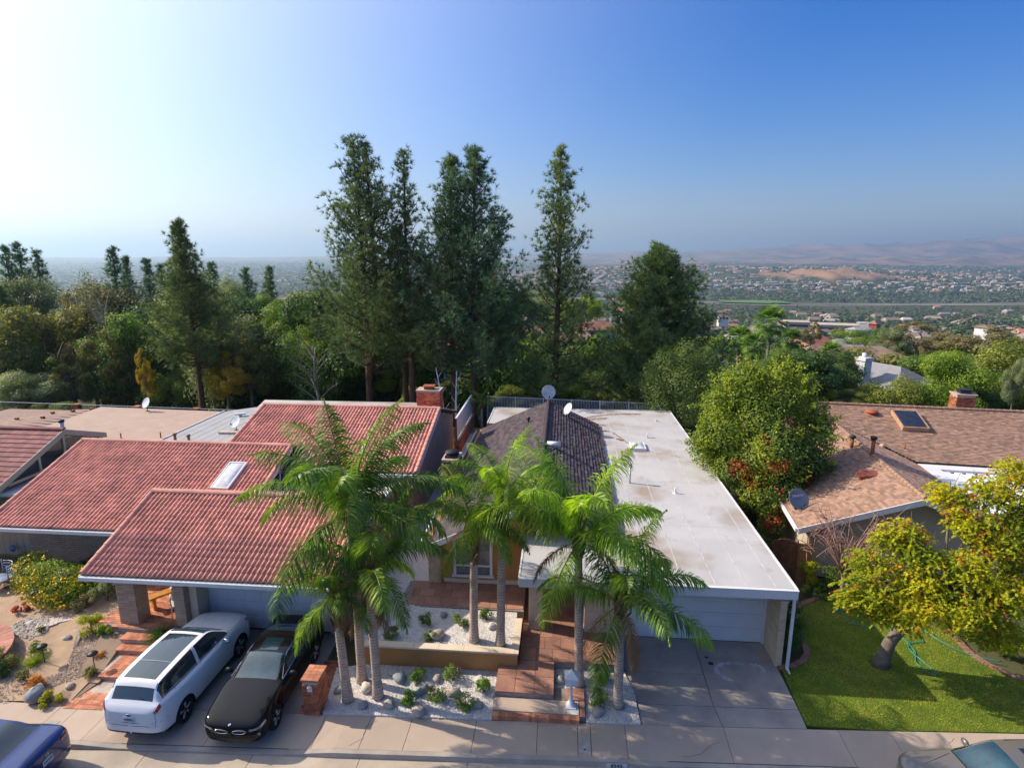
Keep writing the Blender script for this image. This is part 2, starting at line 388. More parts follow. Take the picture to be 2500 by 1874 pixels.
def cat3(parts):
    V = []; F = []; A = []; b = 0
    for v, f, a in parts: V.append(v); F.append(f + b); A.append(a); b += len(v)
    return np.concatenate(V), np.concatenate(F), np.concatenate(A)

def pine_mesh(seed, H, prof, base=.12, nb=70, tufts=9, nn=12, L=.46, w=.05, up=.35, lean=(0, 0), tops=1, trunk_r=.28, mneedle=None, gap=.0, bark=None, density=1.0):
    """canary-pine habit: ascending irregular branches with brushes of needles. prof: [(t, radius)]"""
    rg = np.random.default_rng(seed); tm = MB(); C = []; A = []
    ts = [p[0] for p in prof]; rs = [p[1] for p in prof]
    def spine(t, k=0): return np.array([lean[0] * t + .25 * math.sin(3 * t + seed + k) * t, lean[1] * t + .2 * math.sin(2.3 * t + 2 * seed) * t, H * t])
    heads = [(0., 0., 1.)]
    if tops > 1: heads.append((.95, .12, .985))
    for hi, (sep, t0, hs_) in enumerate(heads):
        pts = []
        for t in np.linspace(0 if hi == 0 else .18, 1, 14):
            p = spine(t); p[2] *= hs_
            if hi: p[0] += sep * min(1, (t - .18) * 3)
            pts.append(p)
        if hi == 0 or tops > 1: tm.tube(pts, [trunk_r * (1 - .9 * (i / 13)) + .015 for i in range(14)], 8, 0)
        n_here = int(nb / len(heads) * density)
        for i in range(n_here):
            t = base + (1 - base) * ((i + rg.uniform(0, 1)) / n_here) ** .95
            if t > .985: t = .985
            p0 = spine(t); p0[2] *= hs_
            if hi: p0[0] += sep * min(1, max(0, (t - .18) * 3))
            az = i * 2.4 + rg.uniform(-.5, .5)
            Lb = np.interp(t, ts, rs) * rg.choice([.45, .72, 1., 1.2]) * rg.uniform(.85, 1.1) * (1 if tops == 1 else .85)
            if Lb < .15: Lb = .15
            el = up + .35 * t + rg.normal(0, .12)
            d = np.array([math.cos(az) * math.cos(el), math.sin(az) * math.cos(el), math.sin(el)])
            q = []; 
            for s in np.linspace(0, 1, 6):
                q.append(p0 + d * Lb * s + np.array([0, 0, .28 * Lb * s * s]) - np.array([0, 0, .12 * Lb * math.sin(s * 3.1)]))
            q = np.array(q)
            if Lb > .7: tm.tube(q, [.055 * (1 - .75 * s) * min(1.4, Lb / 2 + .3) for s in np.linspace(0, 1, 6)], 4, 0, caps=False)
            m = max(4, int(2.0 * tufts * Lb / 2.0 + 3))
            s = rg.uniform(.25 if Lb > 1 else 0, 1.0, m) ** .7
            base_p = np.stack([np.interp(s, np.linspace(0, 1, 6), q[:, k]) for k in range(3)], 1)
            off = rg.normal(size=(m, 3)) * np.array([.40, .40, .26]) * min(1., .45 + Lb * .3)
            c = base_p + off; C.append(c)
            A.append(unit(off + .15 * rg.normal(size=(m, 3))) * .6 + d[None] * .5 + np.array([0, 0, .75]))
            # brush at the tip
            C.append(q[-1][None] + rg.normal(size=(3, 3)) * .1); A.append(np.repeat((d + np.array([0, 0, .8]))[None], 3, 0))
        # leader brushes
        p = spine(1.0); p[2] *= hs_
        if hi: p[0] += sep
        k = 8; C.append(p[None] + np.stack([rg.normal(size=k) * .08, rg.normal(size=k) * .08, rg.uniform(-1.2, .1, k)], 1)); A.append(np.repeat(np.array([[0, 0, 1.]]), k, 0) + .4 * rg.normal(size=(k, 3)))
    C = np.concatenate(C); A = np.concatenate(A)
    V, F, a = needles(C, A, nn, L, w, .55, rg)
    me = pydata('crown', V, F, mneedle or m_needle, attr=a)
    return tm.mesh('trunk', bark or m_bark_pine), me, len(F)

def lobes(rg, K, rad, cz, flat=.0, lo=.35, hi=.6, bottom=-.5):
    """lumps of a broad crown: centres and radii inside an ellipsoid"""
    out = []
    while len(out) < K:
        p = rg.uniform(-1, 1, 3)
        r = np.linalg.norm(p)
        if r > 1 or r < .25 or p[2] < bottom: continue
        p = p / r * (r ** .5) * .78
        out.append((p * np.array(rad) + np.array([0, 0, cz]), rg.uniform(lo, hi) * min(rad)))
    return out

def crown_mesh(rg, lob, nleaf, size, mats, aspect=.6, squash=.75, tone_top=.25, droop=0., mi_fun=None, up=.35, fill=.55):
    tot = sum(r * r for _, r in lob); P = []
    for c, r in lob:
        n = max(6, int(nleaf * r * r / tot)); d = unit(rg.normal(size=(n, 3)))
        rr = r * (fill + (1 - fill) * rg.uniform(0, 1, (n, 1)) ** .6) * rg.uniform(.85, 1.12, (n, 1))
        # sub-clumping for a broken outline
        k = 10; cl = unit(rg.normal(size=(k, 3))); dd = np.max(d @ cl.T, 1)[:, None]
        rr = rr * (.72 + .38 * np.clip((dd - .55) / .45, 0, 1))
        c0 = c + d * rr * np.array([1, 1, squash])
        t = rg.uniform(0, 1) * .35 + .3 + rg.normal(0, .16, n)
        P.append(leaves(c0, d + np.array([0, 0, up]), size, rg, aspect, .45, t, droop))
    V, F, a = cat3(P)
    mi = None
    if mi_fun is not None: mi = mi_fun(V[F[:, 0]], rg)
    return pydata('crown', V, F, mats, mi, attr=a)

def limbs_mesh(rg, H, r0, lob, m, split=.35, lean=(0, 0), n=6, curve=.3):
    tm = MB(); top = np.array([lean[0], lean[1], H * split])
    pts = [np.array([lean[0] * s ** 1.3, lean[1] * s ** 1.3, H * split * s]) for s in np.linspace(0, 1, 5)]
    tm.tube(pts, [r0 * (1.25 - .45 * s) for s in np.linspace(0, 1, 5)], 8)
    for c, r in lob[:14]:
        q = []
        for s in np.linspace(0, 1, n):
            p = top * (1 - s) + np.array(c) * s; p = p + np.array([0, 0, curve * math.sin(s * math.pi) * .6]) + rg.normal(size=3) * .06 * math.sin(s * math.pi)
            q.append(p)
        tm.tube(q, [r0 * .5 * (1 - .82 * s) for s in np.linspace(0, 1, n)], 5, caps=False)
    return tm.mesh('trunk', m)

def place_tree(name, tme, cme, loc, rz, label, cat, group=None, sc=(1, 1, 1), trunkname='trunk', crownname='crown'):
    e = empty(name, loc, rz, label, cat, group); e.scale = sc
    if tme is not None: link(trunkname, tme, e)
    link(crownname, cme, e)
    return e

def shrub_mesh(seed, rad, n, size, mats, K=7, cz=None, mi_fun=None, aspect=.5, squash=.85, droop=0, up=.5):
    rg = np.random.default_rng(seed)
    lob = lobes(rg, K, rad, cz if cz is not None else rad[2] * .85, lo=.42, hi=.62, bottom=-.7)
    return crown_mesh(rg, lob, n, size, mats, aspect, squash, mi_fun=mi_fun, droop=droop, up=up)

# palm fronds: a few shapes shared by every crown
def frond_mesh(seed, el0, L=3.0, droop=1.0, m=None, nl=120, ll=.62, twist=0.):
    rg = np.random.default_rng(seed); n = 22
    p = np.array([0., 0, 0]); pts = [p.copy()]; el = el0; dirs = []
    for i in range(n):
        s = i / n; el = el0 - droop * (s ** 1.4) * 1.9
        d = np.array([math.cos(el), twist * s * .25, math.sin(el)]); d /= np.linalg.norm(d); dirs.append(d)
        p = p + d * L / n; pts.append(p.copy())
    pts = np.array(pts); dirs.append(dirs[-1]); dirs = np.array(dirs)
    # leaflets
    t = np.linspace(.13, 1, nl); V = []; F = []; A = []; b = 0
    for side in (-1, 1):
        tt = np.clip(t + rg.uniform(-.004, .004, nl), 0, 1)
        base = np.stack([np.interp(tt, np.linspace(0, 1, n + 1), pts[:, k]) for k in range(3)], 1)
        dr = unit(np.stack([np.interp(tt, np.linspace(0, 1, n + 1), dirs[:, k]) for k in range(3)], 1))
        sv = np.cross(dr, np.array([0, 0, 1.])); sv = unit(sv + 1e-6) * side
        upv = np.cross(sv * side, dr) * 1.0
        fan = rg.uniform(-.75, .85, (nl, 1))   # plumose: leaflets leave the rib in several planes
        l0 = ll * (np.sin(np.clip(tt * 1.02 + .06, 0, 1) * math.pi) ** .45)[:, None] * rg.uniform(.8, 1.15, (nl, 1)) + .08
        d0 = unit(sv * 1.0 + upv * fan + dr * (.45 + .5 * tt[:, None]))
        g = np.array([0, 0, -1.]); P = [base]
        q = base
        for k, gw in enumerate((.25, .9, 1.9)):
            dk = unit(d0 + g * gw * rg.uniform(.7, 1.2, (nl, 1))); q = q + dk * l0 / 3; P.append(q)
        wv = unit(np.cross(d0, dr)) * .5 + unit(dr) * .8
        wv = unit(wv) * .015
        rows = []
        for k, wk in enumerate((.6, 1., .8, .0)):
            if k < 3: rows += [P[k] - wv * wk, P[k] + wv * wk]
            else: rows += [P[k]]
        X = np.stack(rows, 1).reshape(-1, 3); V.append(X)
        i = (np.arange(nl) * 7)[:, None] + b
        F.append(i + np.array([[0, 1, 3, 2]])); F.append(i + np.array([[2, 3, 5, 4]])); F.append(np.concatenate([i + 4, i + 5, i + 6, i + 6], 1))
        tone = np.clip(.35 + .3 * tt + rg.normal(0, .3, nl), 0, 1); A.append(np.repeat(tone, 7)); b += len(X)
    V = np.concatenate(V); F = np.concatenate(F); A = np.concatenate(A)
    me_l = MB(); me_l.tube(pts, [.03 * (1 - .85 * i / n) for i in range(n + 1)], 5, 1)
    faces = [tuple(f) if f[2] != f[3] else (int(f[0]), int(f[1]), int(f[2])) for f in F.tolist()]
    nb = len(V); faces += [tuple(i + nb for i in f) for f in me_l.f]
    V = np.concatenate([V, np.array(me_l.v)]); A = np.concatenate([A, np.full(len(me_l.v), .5)])
    mi = [0] * (len(faces) - len(me_l.f)) + [1] * len(me_l.f)
    return pydata('frond', V, faces, [m or m_palm, m_rachis], mi, attr=A)

FR = {}
def frond(kind, el_i, v):
    key = (kind, el_i, v)
    if key not in FR:
        el0, dr = [(1.45, .42), (1.2, .75), (.85, .95), (.45, .95), (.0, .8), (-.5, .5)][el_i]
        FR[key] = frond_mesh(100 * el_i + v * 7 + (3 if kind == 'y' else 0), el0, 3.0, dr, {'y': m_palm_y, 'x': m_palm_dead}.get(kind, m_palm), twist=(-.8, .9)[v % 2])
    return FR[key]

def palm(base, head, label, r=.17, fronds=None, scale=1.0, seed=0, kind='g', n=14, boots=1.0, stalk=False, bend=0.):
    """queen palm: base and head points, fronds [(azimuth deg, elevation class 0..5, scale, kind)]"""
    rg = random.Random(seed); e = empty('palm_tree', base, 0, label, 'palm tree')
    B = Vector(base); Hd = Vector(head) - B; H = Hd.z
    tb = MB(); pts = []; rr = []
    nr = int(H / .16)
    for i in range(nr + 1):
        s = i / nr; p = Vector((Hd.x * s + bend * math.sin(s * math.pi), Hd.y * s, H * s))
        r_f = max(0, 1 - i * .34); flare = 1 + .22 * r_f
        rad = r * flare * (1 - .22 * s)
        pts += [p, p + Vector((0, 0, .13))] if i < nr else [p]
        rr += [rad * 1.045, rad * .985] if i < nr else [rad]
    tb.tube(pts, rr, 14, 0)
    tb.build('trunk', m_palm_trunk, e)
    # old leaf bases wrap the upper trunk
    bt = MB(); nbt = int(22 * boots)
    for i in range(nbt):
        s = 1 - (.9 * boots / H) * (i / max(1, nbt)); az = i * 2.4
        c = Vector((Hd.x * s + bend * math.sin(s * math.pi), Hd.y * s, H * s)); o = Vector((math.cos(az), math.sin(az), 0))
        l = rg.uniform(.28, .55); t = Vector((-o.y, o.x, 0)); w0 = .10; rad = r * .80
        a0 = c + o * rad + Vector((0, 0, -.05)); a1 = c + o * (rad + .07) + Vector((0, 0, l * .5)); a2 = c + o * (rad + rg.uniform(.03, .2)) + Vector((0, 0, l))
        P = [a0 - t * w0, a0 + t * w0, a1 + t * w0 * .8, a1 - t * w0 * .8, a2 + t * .03, a2 - t * .03]
        P += [q - o * .03 for q in P]
        bt.add([tuple(q) for q in P], [(0, 1, 2, 3), (3, 2, 4, 5), (7, 6, 9, 8), (8, 9, 11, 10), (1, 7, 8, 2), (2, 8, 10, 4), (0, 3, 9, 6), (3, 5, 11, 9), (5, 4, 10, 11)])
    if nbt: bt.build('leaf_base', m_palm_boot, e)
    MB().tube([Hd + Vector((0, 0, -.25)), Hd + Vector((0, 0, .1)), Hd + Vector((0, 0, .55))], [r * .72, r * .62, r * .2], 10, 0).build('crownshaft', m_rachis, e)
    if fronds is None:
        fronds = []
        for i in range(n):
            cl = [0, 1, 1, 2, 2, 3, 3, 4, 2, 3, 2, 4, 1, 3][i % 14]
            fronds.append((i * 137.5 + rg.uniform(-12, 12), cl, rg.uniform(.88, 1.1), kind))
    if boots > .5: fronds = list(fronds) + [(rg.uniform(0, 360), 5, .62, 'x') for _ in range(2)]
    for i, (az, cl, sc, kd) in enumerate(fronds):
        f = link('frond', frond(kd, cl, (i + seed) % 2), e, Hd + Vector((math.cos(R(az)) * .08, math.sin(R(az)) * .08, .12 if cl < 2 else -.02 * cl)))
        f.rotation_euler = (R(rg.uniform(-9, 9)), R(rg.uniform(-5, 5)), R(az)); f.scale = (sc * scale,) * 3
    if stalk:
        sm_ = MB()
        for i in range(70):
            az = rg.uniform(0, 6.28); l = rg.uniform(.35, .75); q = []
            for s in (0, .35, .7, 1): q.append(Hd + Vector((math.cos(az) * (.12 + l * .42 * s), math.sin(az) * (.12 + l * .42 * s), .1 + .16 * math.sin(s * 3) - l * 1.1 * s * s)))
            sm_.tube(q, .011, 3, caps=False)
        sm_.build('flower_stalk', m_palm_fibre, e)
    return e
# ---------------------------------------------------------------- street, kerb, pavement, drives
m_conc = mat('pale_concrete', (.47, .375, .30), .9, col2=(.40, .32, .26), scale=.55, bump=.25, bscale=45, objvar=.05)
m_conc_d = mat('drive_concrete', (.41, .36, .31), .9, col2=(.27, .245, .225), scale=.9, bump=.25, bscale=45, objvar=.05)
m_curb = mat('kerb_concrete', (.42, .37, .32), .9, col2=(.30, .27, .24), scale=1.2, bump=.3)
m_joint = mat('joint_dirt', (.10, .085, .07), .95)
m_asph = mat('asphalt', (.075, .073, .07), .9, scale=3, bump=.5, bscale=90)
m_gutter = mat('gutter_concrete', (.50, .42, .33), .9, col2=(.36, .31, .25), scale=.9, bump=.3, objvar=.05)
m_grav_w = mat('white_gravel', (.74, .70, .68), .8, col2=(.56, .54, .53), scale=22, bump=.6, attr=.3)
m_brick = mat('red_brick', (.46, .165, .09), .85, col2=(.34, .115, .065), scale=6, bump=.4, attr=.35, objvar=.35, hue=.015)
m_brick_s = mat('sunbaked_brick', (.56, .24, .14), .85, col2=(.44, .17, .10), scale=6, bump=.4, attr=.3, objvar=.3, hue=.015)
m_brick_k = mat('brown_brick', (.23, .10, .07), .85, col2=(.16, .07, .055), scale=6, bump=.4, attr=.3, objvar=.3)
m_mortar = mat('mortar', (.50, .42, .36), .95)
m_mortar_d = mat('grey_mortar', (.30, .25, .22), .95)
m_paver = mat('terracotta_paver', (.40, .21, .145), .75, col2=(.27, .14, .11), scale=1.8, bump=.4, objvar=.16)
m_stucco = mat('ochre_stucco', (.46, .23, .085), .95, scale=1.2, var=.05, bump=.5, bscale=70)
m_stucco_b = mat('brown_stucco', (.50, .30, .20), .95, scale=1.2, var=.07, bump=.5, bscale=70)
m_cream = mat('cream_trim', (.72, .60, .46), .85, var=.06, scale=2)
m_stone = mat('travertine_cladding', (.62, .50, .36), .85, col2=(.50, .39, .27), scale=2.6, bump=.35, objvar=.08)
m_white = mat('white_paint', (.68, .69, .70), .55, var=.04, scale=1.5)
m_white_m = mat('white_metal', (.72, .76, .80), .4, var=.03, scale=1.5)

CS = .046                                   # the street runs a little askew to the houses
def kerb_y(x): return 13.36 + CS * x
def walk_y(x): return 14.52 + CS * x + .0006 * x * x

def strip_poly(x0, x1, fa, fb): return [(x0, fa(x0)), (x1, fa(x1)), (x1, fb(x1)), (x0, fb(x0))]
def street():
    o = MB().quad((-70, -2.6, -.151), (70, 3.8, -.151), (70, kerb_y(70) - .75, -.151), (-70, kerb_y(-70) - .75, -.151)).build('street', m_asph); tag(o, kind='structure')
    g = MB(); x = -40.
    o = link('gutter', None); o.empty_display_size = .2
    gut = MB().prism(strip_poly(-70, 70, lambda x: kerb_y(x) - .76, lambda x: kerb_y(x) - .20), -.22, -.148).build('gutter', m_joint); tag(gut, kind='structure')
    bpy.data.objects.remove(o)
    while x < 30:
        w = 2.9
        MB().prism([(x + .008, kerb_y(x) - .75), (x + w - .008, kerb_y(x + w) - .75), (x + w - .008, kerb_y(x + w) - .165), (x + .008, kerb_y(x) - .165)], -.16, -.135).build('slab', m_gutter, gut); x += w
    # kerb: real step, dipping at the two driveways
    kb = MB(); xs = list(np.arange(-60, 60.01, .5))
    def top(x):
        t = 0.
        for a, b in ((-12.0, -7.0), (2.6, 8.4)):
            t = max(t, min(1, max(0, (x - a + .9) / .9)) * min(1, max(0, (b + .9 - x) / .9)))
        return -.0 - .085 * t
    for i in range(len(xs) - 1):
        a, b = xs[i], xs[i + 1]
        P = [(a, kerb_y(a) - .17, -.22), (b, kerb_y(b) - .17, -.22), (b, kerb_y(b) + .0, -.22), (a, kerb_y(a) + .0, -.22),
             (a, kerb_y(a) - .14, top(a)), (b, kerb_y(b) - .14, top(b)), (b, kerb_y(b), top(b) * .9 + .001), (a, kerb_y(a), top(a) * .9 + .001)]
        kb.add(P, [(4, 5, 7 - 1, 7), (0, 1, 5, 4), (3, 7, 6, 2)])
    o = kb.build('kerb', m_curb); tag(o, kind='structure')
    # pavement slabs
    base = MB().prism([(-60, kerb_y(-60) + .004), (60, kerb_y(60) + .004), (60, walk_y(60)), (20, walk_y(20)), (0, walk_y(0)), (-20, walk_y(-20)), (-60, walk_y(-60))], -.2, -.075).build('pavement', m_joint); tag(base, kind='structure')
    cuts = [-42, -36, -30, -26.5, -23.4, -20.4, -17.3, -14.55, -14.0, -13.0, -9.6, -6.62, -5.3, -4.1, -2.25, -.5, .62, .98, 1.95, 4.72, 7.9, 9.3, 12.4, 15.5, 18.6, 21.7, 27]
    for a, b in zip(cuts[:-1], cuts[1:]):
        mb = MB(); g = .007; n = max(1, int((b - a) / .5)); q = np.linspace(a + g, b - g, n + 1)
        for i in range(n):
            a1, b1 = q[i], q[i + 1]
            mb.hexa([(a1, kerb_y(a1) + .006, -.11), (b1, kerb_y(b1) + .006, -.11), (b1, walk_y(b1) - .006, -.11), (a1, walk_y(a1) - .006, -.11),
                     (a1, kerb_y(a1) + .006, top(a1) * .9), (b1, kerb_y(b1) + .006, top(b1) * .9), (b1, walk_y(b1) - .006, .0), (a1, walk_y(a1) - .006, .0)])
        mb.build('slab', m_conc, base)
    # meter covers set in the pavement
    for cx, cyy in ((-14.28, 13.12), (.80, 13.72)):
        e = MB().box(cx - .17, cyy - .24, -.05, cx + .17, cyy + .24, .006).box(cx - .14, cyy - .21, 0, cx + .14, cyy + .21, .011, mi=1).box(cx - .03, cyy - .12, .0, cx + .03, cyy - .07, .015, mi=2)
        o = e.build('meter_cover', [m_curb, mat('grey_cover', (.40, .38, .36), .8), m_joint]); tag(o, 'concrete meter cover set in the pavement by the ' + ('brick walk' if cx < 0 else 'white mailbox'), 'meter cover')
    # painted house number on the kerb face
    e = empty('kerb_number', (1.62, kerb_y(1.62) - .165, -.09), math.atan(CS), 'white painted kerb rectangle reading 6543', 'house number')
    MB().box(-.27, -.004, -.055, .27, 0.0, .075).build('painted_panel', mat('kerb_white_paint', (.66, .68, .72), .7), e)
    text('6543', .135, e, (0, -.007, -.042), mat('black_paint', (.015, .015, .02), .6), 'digits', sx=1.15)

def text(body, size, parent, loc, m, name='lettering', rot=(R(90), 0, 0), sx=1., depth=.002):
    cu = bpy.data.curves.new(name, 'FONT'); cu.body = body; cu.size = size; cu.align_x = 'CENTER'; cu.extrude = depth; cu.offset = size * .02
    o = bpy.data.objects.new(name + '_tmp', cu); COL.objects.link(o); dg = bpy.context.evaluated_depsgraph_get()
    me = bpy.data.meshes.new_from_object(o.evaluated_get(dg)); bpy.data.objects.remove(o)
    me.materials.clear(); me.materials.append(m)
    q = link(name, me, parent, loc); q.rotation_euler = rot; q.scale = (sx, 1, 1); return q
street()
for ci, pts in enumerate(([(-5.6, 13.2), (-5.3, 13.5), (-5.35, 13.9), (-5.0, 14.25)], [(3.4, 13.6), (3.9, 13.75), (4.2, 14.1), (4.65, 14.2)], [(-11.2, 13.1), (-11.0, 13.5), (-10.6, 13.7), (-10.5, 14.0)], [(10.2, 13.95), (10.6, 14.3), (10.7, 14.7), (11.1, 14.95)])):
    r_ = random.Random(ci); q = [Vector((a[0] + (b[0] - a[0]) * t + r_.uniform(-.03, .03), a[1] + (b[1] - a[1]) * t + r_.uniform(-.03, .03), .001)) for a, b in zip(pts[:-1], pts[1:]) for t in (0, .33, .66)]
    MB().tube(q, .005, 4, caps=False).build('crack', m_joint, bpy.data.objects['pavement'])

# driveways
def drive(name, slabs, m):
    polys = [p for p in slabs]; xs = [x for p in polys for x, y in p]; ys = [y for p in polys for x, y in p]
    root = MB().prism([(min(xs) - .0, min(ys) + .3), (max(xs), min(ys) + .5), (max(xs), max(ys)), (min(xs), max(ys))], -.06, -.022).build(name, m_joint); tag(root, kind='structure')
    for p in polys:
        cx = sum(x for x, _ in p) / len(p); cy_ = sum(y for _, y in p) / len(p)
        q = [(cx + (x - cx) * (1 - .010 / max(.2, abs(x - cx))), cy_ + (y - cy_) * (1 - .010 / max(.2, abs(y - cy_)))) for x, y in p]
        MB().prism(q, -.05, .004).build('slab', m, root)
    return root
drive('driveway', [[(2.05, 16.9), (4.67, 16.9), (4.72, 18.68), (2.05, 18.68)], [(2.42, 15.45), (4.65, 15.52), (4.67, 16.9), (2.2, 16.9)], [(4.65, 15.52), (7.1, 15.6), (7.12, 17.5), (7.05, 18.68), (4.72, 18.68)],
      [(2.42, walk_y(2.4)), (4.72, walk_y(4.7)), (4.65, 15.52), (2.42, 15.45)], [(4.72, walk_y(4.7)), (7.07, walk_y(7.07)), (7.1, 15.6), (4.65, 15.52)]], m_conc_d)
drive('left_driveway', [[(-12.9, walk_y(-12.9)), (-9.45, walk_y(-9.45)), (-9.45, 15.7), (-12.9, 15.6)], [(-9.45, walk_y(-9.45)), (-7.45, walk_y(-7.45)), (-7.5, 15.7), (-9.45, 15.7)],
      [(-12.9, 15.6), (-9.45, 15.7), (-9.45, 17.93), (-12.9, 17.93)], [(-9.45, 15.7), (-7.5, 15.7), (-7.6, 17.93), (-9.45, 17.93)]], m_conc_d)

# small stones strewn over a polygon
def in_poly(x, y, poly):
    ins = np.zeros(len(x), bool); n = len(poly)
    for i in range(n):
        x1, y1 = poly[i]; x2, y2 = poly[(i + 1) % n]
        c = ((y1 > y) != (y2 > y)) & (x < (x2 - x1) * (y - y1) / (y2 - y1 + 1e-12) + x1); ins ^= c
    return ins
def scatter(poly, n, seed=0, zf=None):
    rg = np.random.default_rng(seed); P = np.array(poly); lo, hi = P.min(0), P.max(0); out = []
    got = 0
    while got < n:
        q = rg.uniform(lo, hi, (n * 2, 2)); q = q[in_poly(q[:, 0], q[:, 1], poly)]; out.append(q); got += len(q)
    q = np.concatenate(out)[:n]; z = np.full(n, 0.) if zf is None else zf(q[:, 0], q[:, 1])
    return np.concatenate([q, z[:, None]], 1), rg
def pebbles(name, poly, z, n, s, m, seed, label, extra=True):
    C, rg = scatter(poly, n, seed, lambda x, y: z(x, y) if callable(z) else np.full(len(x), z))
    base = np.array([[1, 0, 0], [0, 1, 0], [-1, 0, 0], [0, -1, 0], [0, 0, 1]], float)
    sc = s * rg.uniform(.5, 1.3, (n, 1)); v = base[None] * (sc[:, None] * rg.uniform(.6, 1.2, (n, 5, 1))); v[:, :, 2] *= .75
    v += rg.normal(size=v.shape) * s * .12; v += C[:, None]; v[:, 4, 2] += 0
    F = np.array([[0, 1, 4], [1, 2, 4], [2, 3, 4], [3, 0, 4]])[None] + (np.arange(n) * 5)[:, None, None]
    t = np.repeat(rg.uniform(0, 1, n), 5)
    o = link(name, pydata(name, v.reshape(-1, 3), F.reshape(-1, 3), m, attr=t)); return tag(o, label, kind='stuff')
# raised white gravel beds
bedA = [(-6.74, walk_y(-6.7)), (-1.83, walk_y(-1.8)), (-1.87, 16.5), (-6.2, 16.4), (-7.05, 16.15)]
bedB = [(.87, walk_y(.9)), (2.41, walk_y(2.4)), (2.36, 15.93), (2.13, 16.85), (-.06, 16.7), (-.06, 15.83), (.87, 15.75)]
bedC = [(-5.85, 16.68), (-1.42, 16.68), (-1.42, 18.7), (-4.9, 18.75), (-5.5, 19.0), (-5.75, 19.55), (-6.7, 19.8), (-6.7, 16.9)]
bedD = [(-6.85, 19.6), (-4.95, 19.6), (-4.95, 40), (-6.85, 40)]
for i, (p, z, n) in enumerate(((bedA, .045, 11000), (bedB, .045, 5200), (bedC, .68, 6500), (bedD, .68, 6000))):
    o = MB().prism(p, z - .6, z).build('gravel_bed', m_grav_w); tag(o, kind='structure')
    pebbles('white_pebbles', p, z, n, .030, m_grav_w, 20 + i, 'white crushed stone covering the ' + ['front bed', 'bed by the mailbox', 'raised planter', 'side yard'][i])

# entry path of terracotta slabs, with steps
def grid_pavers(parent, x0, y0, x1, y1, z, s, m, name='paver', th=.03, jitter=0, clip=None, g=.006, sy=None):
    sy = sy or s; nx = max(1, round((x1 - x0) / s)); ny = max(1, round((y1 - y0) / sy)); dx = (x1 - x0) / nx; dy = (y1 - y0) / ny; me = None
    for j in range(ny):
        off = dx * .5 if jitter and j % 2 else 0
        for i in range(nx + (1 if off else 0)):
            a = max(x0, x0 + i * dx - off); b = min(x1, x0 + (i + 1) * dx - off)
            if b - a < .05: continue
            if clip and not clip((a + b) / 2, y0 + (j + .5) * dy): continue
            MB().box(a + g, y0 + j * dy + g, z - th, b - g, y0 + (j + 1) * dy - g, z).build(name, m, parent)
ep = MB().prism([(-1.2, 16.72), (2.12, 16.72), (2.08, 18.4), (.95, 18.4), (.95, 21.0), (-1.2, 21.0)], -.05, .27).box(-1.83, 15.25, -.05, -.07, 16.715, .27).box(-1.83, 14.52, -.05, .68, 15.245, .10).box(-.065, 15.25, -.05, .68, 15.75, .12).box(.685, 14.62, -.05, .85, 15.76, .10).build('entry_path', m_mortar_d); tag(ep, kind='structure')
grid_pavers(ep, -1.2, 16.72, .93, 21.0, .30, .6, m_paver, jitter=1); grid_pavers(ep, .93, 16.72, 2.12, 18.38, .30, .6, m_paver, jitter=1)
grid_pavers(ep, -1.83, 15.25, -.07, 16.70, .30, .58, m_paver, sy=.72)
bxo('landing_slab', m_conc, ep, -1.82, 14.70, .04, .30, 15.22, .135); bxo('mailbox_pad', mat('pale_patch', (.62, .60, .58), .9), ep, .31, 14.70, .04, .66, 15.22, .139)
grid_pavers(ep, .31, 15.25, .85, 15.75, .16, .5, m_paver); grid_pavers(ep, .685, 14.62, .85, 15.24, .145, .3, m_paver)
sb = MB().box(-.045, -.095, 0, .045, .095, .135).mesh('brick', m_brick_s)
for i in range(26): link('brick', sb, ep, (-1.78 + i * .0965, 14.575 + CS * (-1.78 + i * .0965) * .3, .002))
# patio behind the raised planter and floor of the window bay
pp = MB().prism([(-1.2, 18.75), (-1.2, 20.45), (-5.7, 20.45), (-5.72, 19.55), (-5.52, 19.0), (-5.1, 18.78), (-2.3, 18.8)], .3, .69).build('patio', m_mortar_d); tag(pp, kind='structure')
grid_pavers(pp, -5.45, 18.85, -1.22, 20.44, .712, .62, m_paver, jitter=1)

# stucco planter wall
pl = empty('planter_wall', (-3.6, 16.5, 0), 0, 'low ochre stucco planter wall with pale coping in front of palms', 'garden wall')
def rel(o, root): o.location = tuple(-Vector(root.location)); return o
rel(MB().box(-6.2, 16.42, -.05, -1.24, 16.60, .70).box(-1.40, 16.603, -.05, -1.24, 18.25, .70).box(-6.2, 16.603, -.05, -6.02, 18.2, .70).build('wall_body', m_stucco, pl), pl)
x = -6.24
while x < -1.3:
    w = min(.82, -1.20 - x); rel(MB().box(x + .004, 16.38, .703, x + w - .004, 16.66, .76).build('coping', m_cream, pl), pl); x += w
for y in (16.664, 17.46): rel(MB().box(-1.44, y, .703, -1.20, y + .79, .76).build('coping', m_cream, pl), pl)

